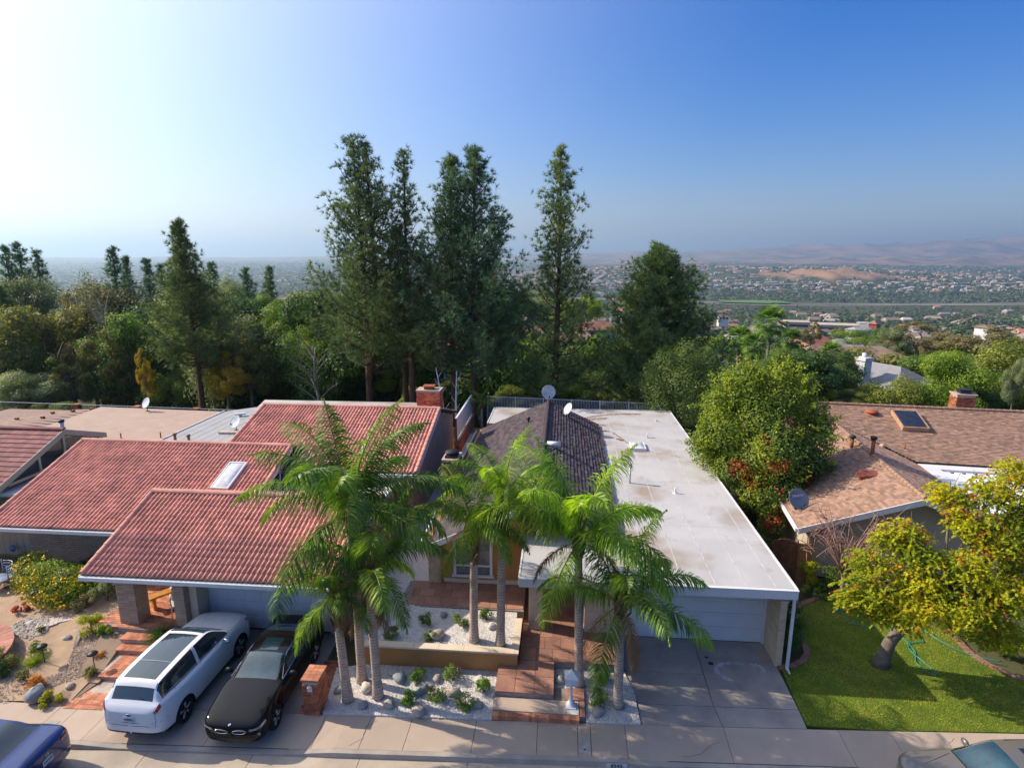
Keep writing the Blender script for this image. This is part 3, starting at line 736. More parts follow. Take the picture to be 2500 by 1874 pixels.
# brick pillar with letter slot
def brick_stack(root, x0, y0, x1, y1, z0, z1, bm, faces='SWEN', L=.205, Hh=.067, g=.010, depth=.09, name='brick', joined=None, z_off=0, limit=400):
    """courses of bricks round a core; faces S (towards the street) W E N"""
    n = 0; cz = z0; k = 0
    cache = brick_stack.__dict__.setdefault('c', {})
    def bm_mesh(l, d, h, mm):
        key = (round(l, 3), round(d, 3), round(h, 3), mm.name)
        if key not in cache: cache[key] = MB().box(-l / 2, -d / 2, 0, l / 2, d / 2, h).mesh('brick', mm)
        return cache[key]
    while cz + Hh <= z1 + 1e-6:
        for f in faces:
            a, b = (x0, x1) if f in 'SN' else (y0, y1)
            off = (L + g) / 2 if (k + (f in 'WE')) % 2 else 0
            p = a - off
            while p < b - .01:
                l0 = max(a, p); l1 = min(b, p + L)
                if l1 - l0 > .03:
                    m_ = (l0 + l1) / 2; l = l1 - l0
                    if f == 'S': c = (m_, y0 + depth / 2 - .008, cz); dim = (l, depth)
                    elif f == 'N': c = (m_, y1 - depth / 2 + .008, cz); dim = (l, depth)
                    elif f == 'W': c = (x0 + depth / 2 - .005, m_, cz); dim = (depth, l)
                    else: c = (x1 - depth / 2 + .005, m_, cz); dim = (depth, l)
                    if joined is not None: joined.box(c[0] - dim[0] / 2, c[1] - dim[1] / 2, cz, c[0] + dim[0] / 2, c[1] + dim[1] / 2, cz + Hh, a=random.random())
                    elif n < limit: link(name, bm_mesh(dim[0], dim[1], Hh, bm), root, (c[0], c[1], cz + z_off))
                    n += 1
                p += L + g
        cz += Hh + g; k += 1
bp = empty('brick_pillar', (-7.03, 14.47, 0), 0, 'square brick mailbox pillar with house number plate beside the dark sedan', 'brick pillar')
MB().box(-.215, -.27, -.02, .215, .31, 1.10).build('core', m_mortar, bp)
brick_stack(bp, -.23, -.285, .23, .325, 0.0, 1.06, m_brick, faces='SWE')
for i in range(5):
    for j in range(3): MB().box(-.26 + j * .175, -.31 + i * .135, 1.105, -.26 + j * .175 + .168, -.31 + i * .135 + .128, 1.17).build('cap_brick', m_brick_s, bp)
e = MB().box(-.07, -.318, .80, .07, -.296, .93).lathe([(0, -.012), (.07, -.012), (.07, .012), (0, .012)], 14, M=Matrix.Rotation(R(90), 4, 'X'), c=(0, -.307, .93)).build('number_plate', m_white, bp)
rs = MB().prism([(-7.50, walk_y(-7.5)), (-6.77, walk_y(-6.77)), (-7.0, 16.12), (-7.1, 16.54), (-7.58, 16.54)], -.04, .0).build('brick_strip', m_mortar_d); tag(rs, kind='structure')
bs = MB().box(-.1, -.048, 0, .1, .048, .02).mesh('brick', m_brick)
for j in range(21):
    for i in range(3):
        link('brick', bs, rs, (-7.37 + i * .21 - j * .006 + (.05 if j % 2 else 0), 14.26 + j * .108, 0.001))
# ---------------------------------------------------------------- roofs
m_tile = mat('clay_tile', (.72, .355, .265), .8, col2=(.53, .25, .19), scale=.7, attr=.2, objvar=.10, bump=.2)
m_tile_k = mat('plum_tile', (.27, .105, .10), .8, col2=(.20, .08, .08), scale=1.5, attr=.25, bump=.2)
m_black = mat('charcoal_shingle', (.095, .075, .085), .9, col2=(.07, .055, .062), scale=3, attr=.35, bump=.3)
m_brown = mat('brown_shingle', (.37, .23, .165), .9, col2=(.27, .17, .125), scale=4, attr=.28, bump=.3)
m_felt = mat('dark_felt', (.05, .045, .045), .95)
m_flat_t = mat('tan_roll_roof', (.44, .33, .26), .9, col2=(.38, .285, .23), scale=1.2, bump=.2)
m_flat_g = mat('grey_roll_roof', (.38, .39, .40), .85, col2=(.33, .34, .35), scale=1.2, bump=.15)
m_block = mat('slump_block', (.37, .30, .24), .9, col2=(.30, .24, .19), scale=4, bump=.4, objvar=.10, attr=.12)
m_beige = mat('beige_boards', (.52, .45, .36), .85, var=.06, scale=1)
m_glass = mat('window_glass', (.03, .045, .05), .06, var=0, spec=.9)
m_gutterw = mat('gutter_metal', (.60, .64, .68), .45, var=.04)
m_dark = mat('dark_metal', (.03, .03, .035), .5)
m_rust = mat('rusty_vent', (.36, .12, .05), .7, col2=(.24, .08, .04), scale=8)
def membrane():
    m = bpy.data.materials.new('white_membrane'); m.use_nodes = True; nt = m.node_tree; N = nt.nodes; L = nt.links
    b = N['Principled BSDF']; b.inputs['Roughness'].default_value = .75; b.inputs['Specular IOR Level'].default_value = .25
    geo = N.new('ShaderNodeNewGeometry')
    def nz(s, d, lo, hi):
        n = N.new('ShaderNodeTexNoise'); n.inputs['Scale'].default_value = s; n.inputs['Detail'].default_value = d; L.new(geo.outputs['Position'], n.inputs['Vector'])
        r = N.new('ShaderNodeMapRange'); r.inputs[1].default_value = lo; r.inputs[2].default_value = hi; L.new(n.outputs[0], r.inputs[0]); return r.outputs[0]
    def mx(a, c, f):
        x = N.new('ShaderNodeMix'); x.data_type = 'RGBA'
        for s_, v_ in ((6, a), (7, c)):
            if isinstance(v_, tuple): x.inputs[s_].default_value = (*v_, 1)
            else: L.new(v_, x.inputs[s_])
        L.new(f, x.inputs[0]); return x.outputs[2]
    c = mx((.485, .48, .48), (.44, .435, .435), nz(.8, 5, .4, .6)); c = mx(c, (.33, .27, .22), nz(.42, 6, .53, .72)); c = mx(c, (.38, .33, .28), nz(1.7, 5, .60, .78))
    L.new(c, b.inputs['Base Color']); return m
m_memb = membrane()

class Plane:
    """a roof plane: O low corner, U along the eave, Sv up the slope"""
    def __init__(s, O, U, up):
        s.O = Vector(O); s.U = Vector(U).normalized(); s.S = Vector(up).normalized(); s.N = s.U.cross(s.S).normalized()
    def M(s, u, v, n=0): return Matrix((( s.U.x, s.S.x, s.N.x, 0), (s.U.y, s.S.y, s.N.y, 0), (s.U.z, s.S.z, s.N.z, 0), (0, 0, 0, 1))).copy() if False else Matrix.Translation(s.O + s.U * u + s.S * v + s.N * n) @ Matrix((s.U, s.S, s.N)).transposed().to_4x4()
    def pt(s, u, v, n=0): return tuple(s.O + s.U * u + s.S * v + s.N * n)
def urange(poly, v):
    xs = []
    for i in range(len(poly)):
        (u1, v1), (u2, v2) = poly[i], poly[(i + 1) % len(poly)]
        if (v1 > v) != (v2 > v): xs.append(u1 + (v - v1) * (u2 - u1) / (v2 - v1))
    return (min(xs), max(xs)) if len(xs) > 1 else None

def deck(P, poly, th, m, parent, name='roof_deck', n0=0.):
    k = len(poly); v = [P.pt(u, s, n0) for u, s in poly] + [P.pt(u, s, n0 - th) for u, s in poly]
    return MB().add(v, [tuple(range(k)), tuple(range(k, 2 * k))[::-1]] + [(i, i + k, (i + 1) % k + k, (i + 1) % k) for i in range(k)]).build(name, m, parent)

def barrel_verts(p=.175, l=.34, h=.062):
    xs = [-.5 * p, -.33 * p, -.26 * p, -.12 * p, .12 * p, .26 * p, .33 * p, .5 * p]; zs = [.0, .0, .62 * h, h, h, .62 * h, .0, .0]
    V = []
    for y, dz in ((0, .030), (l, .004)):
        for x, z in zip(xs, zs): V.append((x, y, z + dz))
    for x, z in zip(xs, zs): V.append((x, 0.0, max(0, z * .55) - .002))
    F = [(i, i + 1, 8 + i + 1, 8 + i) for i in range(7)] + [(16 + i, 16 + i + 1, i + 1, i) for i in range(7)]
    return V, F
def tile_roof(P, poly, parent, m, singles=0, p=.175, e=.30, ridge=None):
    V, F = barrel_verts(p); me = MB().add(V, F).mesh('tile', m); me.polygons.foreach_set('use_smooth', np.array([True] * 7 + [False] * 7))
    vmax = max(v for _, v in poly); V0 = np.array(V); VV = []; FF = []; AA = []; b = 0; n = 0; v = 0.0; r = random.Random(5)
    while v < vmax - .12:
        ur = urange(poly, v + e * .5)
        if ur:
            k = int(round((ur[1] - ur[0]) / p))
            for i in range(k):
                u = ur[0] + (i + .5) * (ur[1] - ur[0]) / k
                M = P.M(u, v, .004 + r.uniform(-.002, .003))
                if n < singles:
                    o = link('tile', me, parent); o.matrix_local = M
                else:
                    R3 = np.array(M.to_3x3()); t = np.array(M.translation); w = V0 @ R3.T + t + np.array([0, 0, r.uniform(-.004, .004) + (.022 if r.random() < .012 else 0)])
                    VV.append(w); FF += [tuple(j + b for j in f) for f in F]; AA += [r.random()] * len(V0); b += len(V0)
                n += 1
        v += e
    return VV, FF, AA
def shingle(P, poly, parent, m, e=.14, w=.3, th=.022, name='shingles', jut=.0, rg=None):
    r = rg or random.Random(3); mb = MB(); v = 0.; vmax = max(q for _, q in poly); row = 0
    while v < vmax - .02:
        ur = urange(poly, min(v + e * .5, vmax - .01))
        if ur:
            u = ur[0] - r.uniform(0, w)
            while u < ur[1]:
                ww = w * r.uniform(.7, 1.3); a = max(ur[0], u); b = min(ur[1], u + ww)
                if b > a + .01:
                    t = th * r.uniform(.7, 1.25); q0 = P.pt(a, v, t); q1 = P.pt(b, v, t); q2 = P.pt(b, min(v + e * 1.02, vmax), .004); q3 = P.pt(a, min(v + e * 1.02, vmax), .004); q4 = P.pt(a, v, 0); q5 = P.pt(b, v, 0)
                    mb.add([q0, q1, q2, q3, q4, q5], [(0, 1, 2, 3), (4, 5, 1, 0)], 0, False, r.random())
                u += ww
        v += e; row += 1
    o = mb.build(name, m, parent); o['kind'] = 'stuff'; return o
def ridge_caps(a, b, parent, m, r=.10, L=.38, name='ridge_tile', up=.0):
    a = Vector(a); b = Vector(b); n = max(1, int((b - a).length / L)); d = (b - a) / n; t = d.normalized()
    side = t.cross(Vector((0, 0, 1))).normalized(); upv = side.cross(t)
    V = []
    for y, k in ((0, 1.12), (1, .92)):
        for an in np.linspace(0, math.pi, 7): V.append(tuple(d * y * 1.06 + side * math.cos(an) * r * k + upv * (math.sin(an) * r * k * .85 + up)))
    F = [(i, i + 1, 7 + i + 1, 7 + i) for i in range(6)] + [tuple(range(7))]
    me = MB().add(V, F).mesh(name, m)
    for i in range(n): link(name, me, parent, a + d * i)
def block_wall(root, x0, x1, y, z0, z1, name='block', L=.40, Hh=.095, g=.012, axis='x', m=None, limit=300):
    k = 0; z = z0; cache = {}; n = 0
    while z + Hh <= z1 + .01:
        p = x0 - (L / 2 if k % 2 else 0)
        while p < x1:
            a, b = max(x0, p), min(x1, p + L)
            if b - a > .03 and n < limit:
                l = round(b - a - g, 3)
                if l not in cache: cache[l] = (MB().box(-l / 2, -.03, 0, l / 2, .03, Hh - g) if axis == 'x' else MB().box(-.03, -l / 2, 0, .03, l / 2, Hh - g)).mesh(name, m or m_block)
                link(name, cache[l], root, ((a + b) / 2, y, z) if axis == 'x' else (y, (a + b) / 2, z)); n += 1
            p += L
        z += Hh; k += 1
def garage_door(root, x0, x1, y, z0, z1, m, rows=4, cols=8):
    d = MB().box(x0, y, z0, x1, y + .05, z1).build('garage_door', mat('door_groove', (.42, .42, .44), .7), root)
    hh = (z1 - z0) / rows; ww = (x1 - x0) / cols
    for j in range(rows):
        bxo('door_section', m, d, x0, y - .014, z0 + j * hh + .008, x1, y - .001, z0 + (j + 1) * hh - .008)
        for i in range(cols): bxo('panel', m, d, x0 + i * ww + .07, y - .028, z0 + j * hh + .09, x0 + (i + 1) * ww - .07, y - .015, z0 + (j + 1) * hh - .09)
    return d

# ---------------------------------------------------------------- the white-roofed house (number 6543)
def main_house():
    h = empty('flat_roofed_house', (0, 24, 0), 0, 'single-storey house with white flat roof and charcoal gable behind the palms', 'house')
    hh = link('house_body', None, h); bpy.data.objects.remove(hh)
    off = -Vector(h.location)
    def A(o): o.location = o.location + off; return o
    A(MB().box(-4.95, 20.5, 0, -1.25, 34.6, 2.6).box(-1.249, 21.2, 0, .93, 38.4, 2.62).box(.95, 18.80, 0, 7.02, 38.4, 2.7).box(-4.3, 34.61, 0, -1.25, 38.4, 2.6).build('wall', m_stucco, h))
    # flat roof
    poly = [(-1.22, 17.22), (7.36, 17.30), (7.20, 38.8), (-4.5, 38.8), (-4.45, 35.0), (-1.22, 35.0)]
    fr = A(MB().prism(poly, 2.74, 2.90).build('flat_roof', m_memb, h))
    # fascia and drip edges
    A(MB().box(-1.25, 17.14, 2.62, 7.40, 17.215, 2.885).box(-1.25, 17.14, 2.888, 7.42, 17.26, 2.915).build('fascia', m_white, h))
    e1 = MB(); e1.hexa([(7.362, 17.26, 2.66), (7.43, 17.26, 2.66), (7.26, 38.85, 2.66), (7.205, 38.85, 2.66), (7.362, 17.26, 2.92), (7.43, 17.26, 2.92), (7.26, 38.85, 2.92), (7.205, 38.85, 2.92)])
    e1.box(-1.28, 17.22, 2.66, -1.221, 21.0, 2.92).box(-4.56, 35.0, 2.6, -4.501, 38.85, 2.92).box(-4.5, 38.8, 2.62, 7.2, 38.86, 2.93)
    A(e1.build('drip_edge', m_white, h))
    for i, x in enumerate((2.95, 3.95, 4.95, 5.9, 6.8)):
        A(MB().box(x - .02, 17.35, 2.9, x + .02, 38.7, 2.904).build('roof_seam', mat('membrane_seam', (.52, .52, .525), .8), h))
    for y, x0 in ((21.5, 2.4), (26.0, 2.4), (30.5, 2.4), (35.1, -.6)):
        A(MB().box(x0, y - .015, 2.9, 7.1, y + .015, 2.9045).build('roof_seam', MATS['membrane_seam'], h))
    # garage
    A(garage_door(h, 2.10, 6.98, 18.70, .01, 2.13, m_white))
    A(MB().box(6.985, 18.62, 0, 7.06, 18.79, 2.6).box(2.02, 18.62, 0, 2.095, 18.79, 2.6).box(2.096, 18.64, 2.14, 6.984, 18.79, 2.6).build('door_frame', m_white, h))
    cl = A(MB().box(7.065, 17.50, 0, 7.235, 18.8, 2.32).build('side_wall', m_mortar, h))
    for k in range(7):
        for j, (a, b) in enumerate(((17.48, 17.9), (17.9, 18.35), (18.35, 18.8))):
            bxo('stone', m_stone, cl, 7.045, a + .004, k * .33 + .01, 7.064, b - .004, k * .33 + .324)
        bxo('stone', m_stone, cl, 7.05, 17.478, k * .33 + .01, 7.25, 17.499, k * .33 + .324)
    bxo('coping', m_cream, cl, 7.03, 17.45, 2.322, 7.28, 18.8, 2.37)
    A(MB().box(7.34, 17.30, .02, 7.42, 17.38, 2.62).tube([(7.38, 17.33, .12), (7.40, 17.26, .03), (7.40, 17.12, .01)], .035, 6).build('downspout', m_white, h))
    # entry walls and column, clad in cream stone
    for (x0, y0, x1, y1) in ((-.98, 18.34, -.52, 18.85), (.94, 18.36, 2.01, 18.79)):
        c = A(MB().box(x0 + .01, y0 + .01, .0, x1 - .01, y1, 2.70).build('stone_column', m_mortar, h)); nx = max(1, round((x1 - x0) / .5)); dx = (x1 - x0) / nx
        for k in range(6):
            for i in range(nx): bxo('stone', m_stone, c, x0 + i * dx + .003, y0 - .012, .29 + k * .40 + .003, x0 + (i + 1) * dx - .003, y0 + .009, .29 + k * .40 + .397)
            bxo('stone', m_stone, c, x0 - .01, y0 + .013, .293 + k * .40, x0 + .009, y1, .29 + k * .40 + .397)
    # window bay
    A(MB().box(-4.96, 20.36, .69, -4.50, 20.499, 2.55).build('pilaster', mat('pale_stucco', (.60, .45, .30), .95, bump=.4), h))
    A(MB().box(-4.496, 20.46, 2.76, -1.25, 20.499, 2.80).box(-4.40, 20.44, .69, -1.25, 20.499, .86).build('band', m_cream, h))
    w = A(MB().box(-4.0, 20.40, 1.06, -3.90, 20.498, 2.78).box(-2.60, 20.40, 1.06, -2.50, 20.498, 2.78).box(-3.899, 20.40, 2.69, -2.601, 20.498, 2.78).box(-3.899, 20.40, 1.42, -2.601, 20.498, 1.48).box(-3.28, 20.42, 1.482, -3.22, 20.498, 2.69).box(-4.06, 20.36, .98, -2.44, 20.498, 1.058).build('window', m_white, h))
    bxo('pane', m_glass, w, -3.90, 20.47, 1.06, -2.60, 20.492, 2.69)
    bl = MB()
    for i in range(30): bl.box(-3.88 + i * .0425, 20.458, 1.10, -3.88 + i * .0425 + .022, 20.464, 2.66)
    bl.build('blind_slats', mat('blind_vinyl', (.30, .32, .34), .6), w)
    # gable roof, ridge running away from the street
    rx, rz, y0, y1 = -.77, 4.40, 19.75, 34.93; ex, ez = 2.27, 3.00; lx, lz = -5.15, 2.42
    Pr = Plane((ex, y0, ez), (0, 1, 0), (rx - ex, 0, rz - ez)); Pl = Plane((lx, y1, lz), (0, -1, 0), (rx - lx, 0, rz - lz)); L = y1 - y0
    sr = math.hypot(rx - ex, rz - ez); sl = math.hypot(rx - lx, rz - lz)
    A(deck(Pr, [(0, 0), (L, 0), (L, sr), (0, sr)], .10, m_felt, h)); A(deck(Pl, [(0, 0), (L, 0), (L, sl), (0, sl)], .10, m_felt, h))
    A(shingle(Pr, [(0, 0), (L, 0), (L, sr), (0, sr)], h, m_black, e=.17, w=.33, th=.05)); A(shingle(Pl, [(0, 0), (L, 0), (L, sl), (0, sl)], h, m_black, e=.17, w=.33, th=.03, rg=random.Random(8)))
    ridge_caps((rx, y0, rz + .02), (rx, y1, rz + .02), h, m_black, r=.11, L=.33, name='ridge_shingle')
    for o in h.children:
        if o.name.startswith('ridge_shingle'): o.location = o.location + off
    for P_, s_, nm in ((Pr, sr, 'R'), (Pl, sl, 'L')):
        u = -.03 if nm == 'R' else L + .0
        q = MB(); V = [P_.pt(u, 0, .03), P_.pt(u + .03, 0, .03), P_.pt(u + .03, s_, .03), P_.pt(u, s_, .03), P_.pt(u, 0, -.17), P_.pt(u + .03, 0, -.17), P_.pt(u + .03, s_, -.17), P_.pt(u, s_, -.17)]
        q.add(V, [(0, 1, 2, 3), (7, 6, 5, 4), (4, 5, 1, 0), (5, 6, 2, 1), (6, 7, 3, 2), (7, 4, 0, 3)]); A(q.build('barge_board', m_white, h))
    A(MB().box(lx - .09, y0, lz - .12, lx - .005, y1 + .03, lz + .005).build('gutter', m_gutterw, h))
    A(MB().add([(lx + .1, 20.48, 2.55), (ex, 20.48, 2.55), (ex, 20.48, ez - .1), (rx, 20.48, rz - .12), (lx + .1, 20.48, lz - .05 + .12)], [(0, 1, 2, 3, 4)]).build('gable_wall', m_stucco, h)); A(MB().add([(lx + .1, 34.7, 2.55), (ex, 34.7, 2.55), (ex, 34.7, ez - .1), (rx, 34.7, rz - .12), (lx + .1, 34.7, lz + .07)], [(4, 3, 2, 1, 0)]).build('gable_wall', m_stucco, h))
    # brick chimney by the side yard
    ch = A(MB().box(-5.36, 25.3, 0, -4.66, 26.35, 3.86).build('chimney', m_mortar_d, h))
    brick_stack(ch, -5.38, 25.28, -4.64, 26.37, 1.55, 3.78, m_brick_k, faces='SE', L=.21, Hh=.070)
    bxo('cap', m_conc, ch, -5.40, 25.25, 3.862, -4.62, 26.40, 3.93)
    MB().box(-5.28, 25.45, 3.932, -4.74, 26.2, 4.02).lathe([(.20, 4.02), (.17, 4.10), (.34, 4.12), (.30, 4.17), (0, 4.22)], 10, c=(-5.01, 25.82, 0)).build('chimney_cowl', m_dark, ch)
    return h, off, A, Pr, Pl
MH, MOFF, MA, MPr, MPl = main_house()
# things standing on that roof
def thing_box(name, label, cat, builds, loc=(0, 0, 0), rz=0, group=None):
    e = empty(name, loc, rz, label, cat, group)
    for nm, mb, m in builds: mb.build(nm, m, e)
    return e
def skylight(loc, w, d, label, M=None, curb=m_white, pane=None, rot=None, h=.16, dome=.09):
    e = empty('skylight', loc, 0, label, 'skylight')
    if rot is not None: e.rotation_euler = rot
    MB().box(-w / 2, -d / 2, 0, w / 2, -d / 2 + .06, h).box(-w / 2, d / 2 - .06, 0, w / 2, d / 2, h).box(-w / 2, -d / 2 + .061, 0, -w / 2 + .06, d / 2 - .061, h).box(w / 2 - .06, -d / 2 + .061, 0, w / 2, d / 2 - .061, h).build('frame', curb, e)
    a, b = w / 2 - .06, d / 2 - .06; P = []; F = []; n = 8
    for j in range(n + 1):
        for i in range(n + 1):
            x = -1 + 2 * i / n; y = -1 + 2 * j / n; P.append((a * x, b * y, h - .02 + dome * (1 - x ** 4) * (1 - y ** 4)))
    F = [(j * (n + 1) + i, j * (n + 1) + i + 1, (j + 1) * (n + 1) + i + 1, (j + 1) * (n + 1) + i) for j in range(n) for i in range(n)]
    MB().add(P, F, 0, True).build('dome', pane or mat('acrylic_dome', (.62, .64, .68), .25, spec=.6), e); return e
skylight((4.15, 30.95, 2.903), .78, 1.2, 'white square skylight dome on the white flat roof', h=.14)
thing_box('vent_pipe', 'tall white capped flue pipe on the white flat roof', 'vent pipe', [('pipe', MB().tube([(0, 0, 0), (0, 0, .78)], .05, 10), m_white), ('cap', MB().lathe([(0, .78), (.085, .78), (.085, .92), (.06, .95), (0, .95)], 12), m_white)], (3.17, 25.75, 2.90))
thing_box('vent_pipe', 'short white vent stub, nearest one on the white roof', 'vent pipe', [('pipe', MB().tube([(0, 0, 0), (0, 0, .26)], .04, 8), m_white), ('flange', MB().lathe([(.12, 0), (.06, .05), (0, .05)], 12), m_white)], (5.02, 24.71, 2.90))
thing_box('vent_pipe', 'thin white bent vent pipe beyond the skylight', 'vent pipe', [('pipe', MB().tube([(0, 0, 0), (0, 0, .3)], .03, 8).tube([(0, 0, .02), (.45, 0, .02)], .012, 5), m_white)], (4.92, 32.79, 2.90))
thing_box('vent_pipe', 'small dark vent stub near the far right roof corner', 'vent pipe', [('pipe', MB().tube([(0, 0, 0), (0, 0, .14)], .05, 8), m_gutterw)], (5.95, 36.3, 2.90))
def roofz_R(x): return 3.0 + (2.27 - x) / 3.04 * 1.40
def roofz_L(x): return 2.42 + (x + 5.15) / 4.38 * 1.98
thing_box('roof_vent', 'white sheet-metal vent hood on the charcoal roof', 'roof vent', [('hood', MB().tube([(-.32, 0, .14), (.32, 0, .14)], .13, 12), m_white), ('neck', MB().tube([(0, 0, -.12), (0, 0, .1)], .06, 8), m_white)], (-.30, 26.6, roofz_R(-.30) + .06))
thing_box('roof_vent', 'small black capped vent on the left charcoal slope', 'roof vent', [('pipe', MB().tube([(0, 0, -.1), (0, 0, .22)], .05, 8), m_dark), ('cap', MB().lathe([(0, .36), (.10, .30), (.11, .18), (.09, .18)], 10), m_dark)], (-1.8, 31.7, roofz_L(-1.8)))
def dish(loc, r, tilt, az, label, m=None, stalk=.5, arm=True, txt=None, m2=None):
    e = empty('satellite_dish', loc, 0, label, 'satellite dish'); M = Matrix.Rotation(az, 4, 'Z') @ Matrix.Rotation(tilt, 4, 'X')
    c = Vector((0, 0, stalk)); prof = [(0, 0)] + [(r * s, .16 * r * s * s) for s in (.25, .5, .75, .95)] + [(r, .17 * r), (r * 1.02, .15 * r)] + [(r * s, .16 * r * s * s - .02) for s in (.95, .5)] + [(0, -.02)]
    p2 = MB().lathe(prof, 28, c=tuple(c), M=M @ Matrix.Scale(1, 4)); p2.build('reflector', m or mat('dish_grey', (.62, .66, .70), .45), e)
    MB().tube([(0, 0, 0), (0, 0, stalk * .6), tuple(c + M @ Vector((0, 0, -.03)))], .022, 7).box(-.1, -.1, 0, .1, .1, .02).build('mast', m_dark if m2 is None else m2, e)
    if arm:
        MB().tube([tuple(c + M @ Vector((0, -r * .9, .0))), tuple(c + M @ Vector((0, -r * .7, r * .75)))], .014, 5).tube([tuple(c + M @ Vector((0, -r * .75, r * .72))), tuple(c + M @ Vector((0, -r * .52, r * .72)))], .045, 8).build('feed_arm', m_dark, e)
    if txt:
        t = text(txt, r * .30, e, (0, 0, 0), mat('dish_lettering', (.75, .78, .8), .5), 'lettering', depth=.001)
        t.matrix_local = Matrix.Translation(c) @ M @ Matrix.Translation((0, r * .22, .075 * r + .015)) @ Matrix.Scale(1.0, 4)
    return e
dish((-.77, 34.6, 4.42), .41, R(83), R(12), 'round grey satellite dish standing on the charcoal ridge peak', stalk=.62)
dish((.42, 33.2, roofz_R(.42)), .36, R(60), R(-62), 'tilted satellite dish right of the ridge peak', stalk=.52)
# pine litter blown over the flat roof
def litter():
    rg = np.random.default_rng(4); C = []
    def streak(x0, y0, x1, y1, w, n, bend=0):
        t = rg.uniform(0, 1, n); k = np.sin(t * math.pi) ** .5
        C.append(np.stack([x0 + (x1 - x0) * t + rg.normal(0, w * .25, n), y0 + (y1 - y0) * t + bend * np.sin(t * 3.1) + rg.normal(0, w, n) * k, np.full(n, 2.915)], 1))
    streak(1.1, 36.4, 5.2, 37.9, .10, 900, .5); streak(1.4, 36.3, 2.9, 36.7, .22, 500); streak(2.0, 35.2, 2.7, 35.1, .12, 160); streak(1.9, 34.1, 2.9, 33.8, .14, 220)
    streak(3.0, 33.6, 3.8, 31.2, .03, 150, .2); streak(3.15, 32.4, 3.5, 32.1, .09, 140); streak(3.9, 30.2, 4.7, 30.15, .04, 90); streak(3.7, 31.0, 3.0, 28.6, .02, 80, .3); streak(4.7, 30.2, 6.4, 29.4, .01, 60)
    streak(1.95, 31.6, 2.5, 31.2, .10, 110)
    C = np.concatenate(C); n = len(C); d = rg.normal(size=(n, 3)); d[:, 2] *= .15; d = unit(d) * rg.uniform(.04, .11, (n, 1)); s = unit(np.cross(d, [0, 0, 1.])) * .006
    V = np.stack([C - d - s, C - d + s, C + d + [0, 0, .01]], 1).reshape(-1, 3)
    zr = np.where((V[:, 0] < 2.27), roofz_R(V[:, 0]) + .06, V[:, 2]); V[:, 2] = np.maximum(V[:, 2], np.where(V[:, 1] < 34.9, zr, V[:, 2]))
    o = link('pine_litter', pydata('pine_litter', V, np.arange(n * 3).reshape(-1, 3), mat('dry_needles', (.36, .15, .07), .95, attr=.3), attr=np.repeat(rg.uniform(0, 1, n), 3))); tag(o, 'rust brown pine needles drifted on the white roof', kind='stuff')
litter()
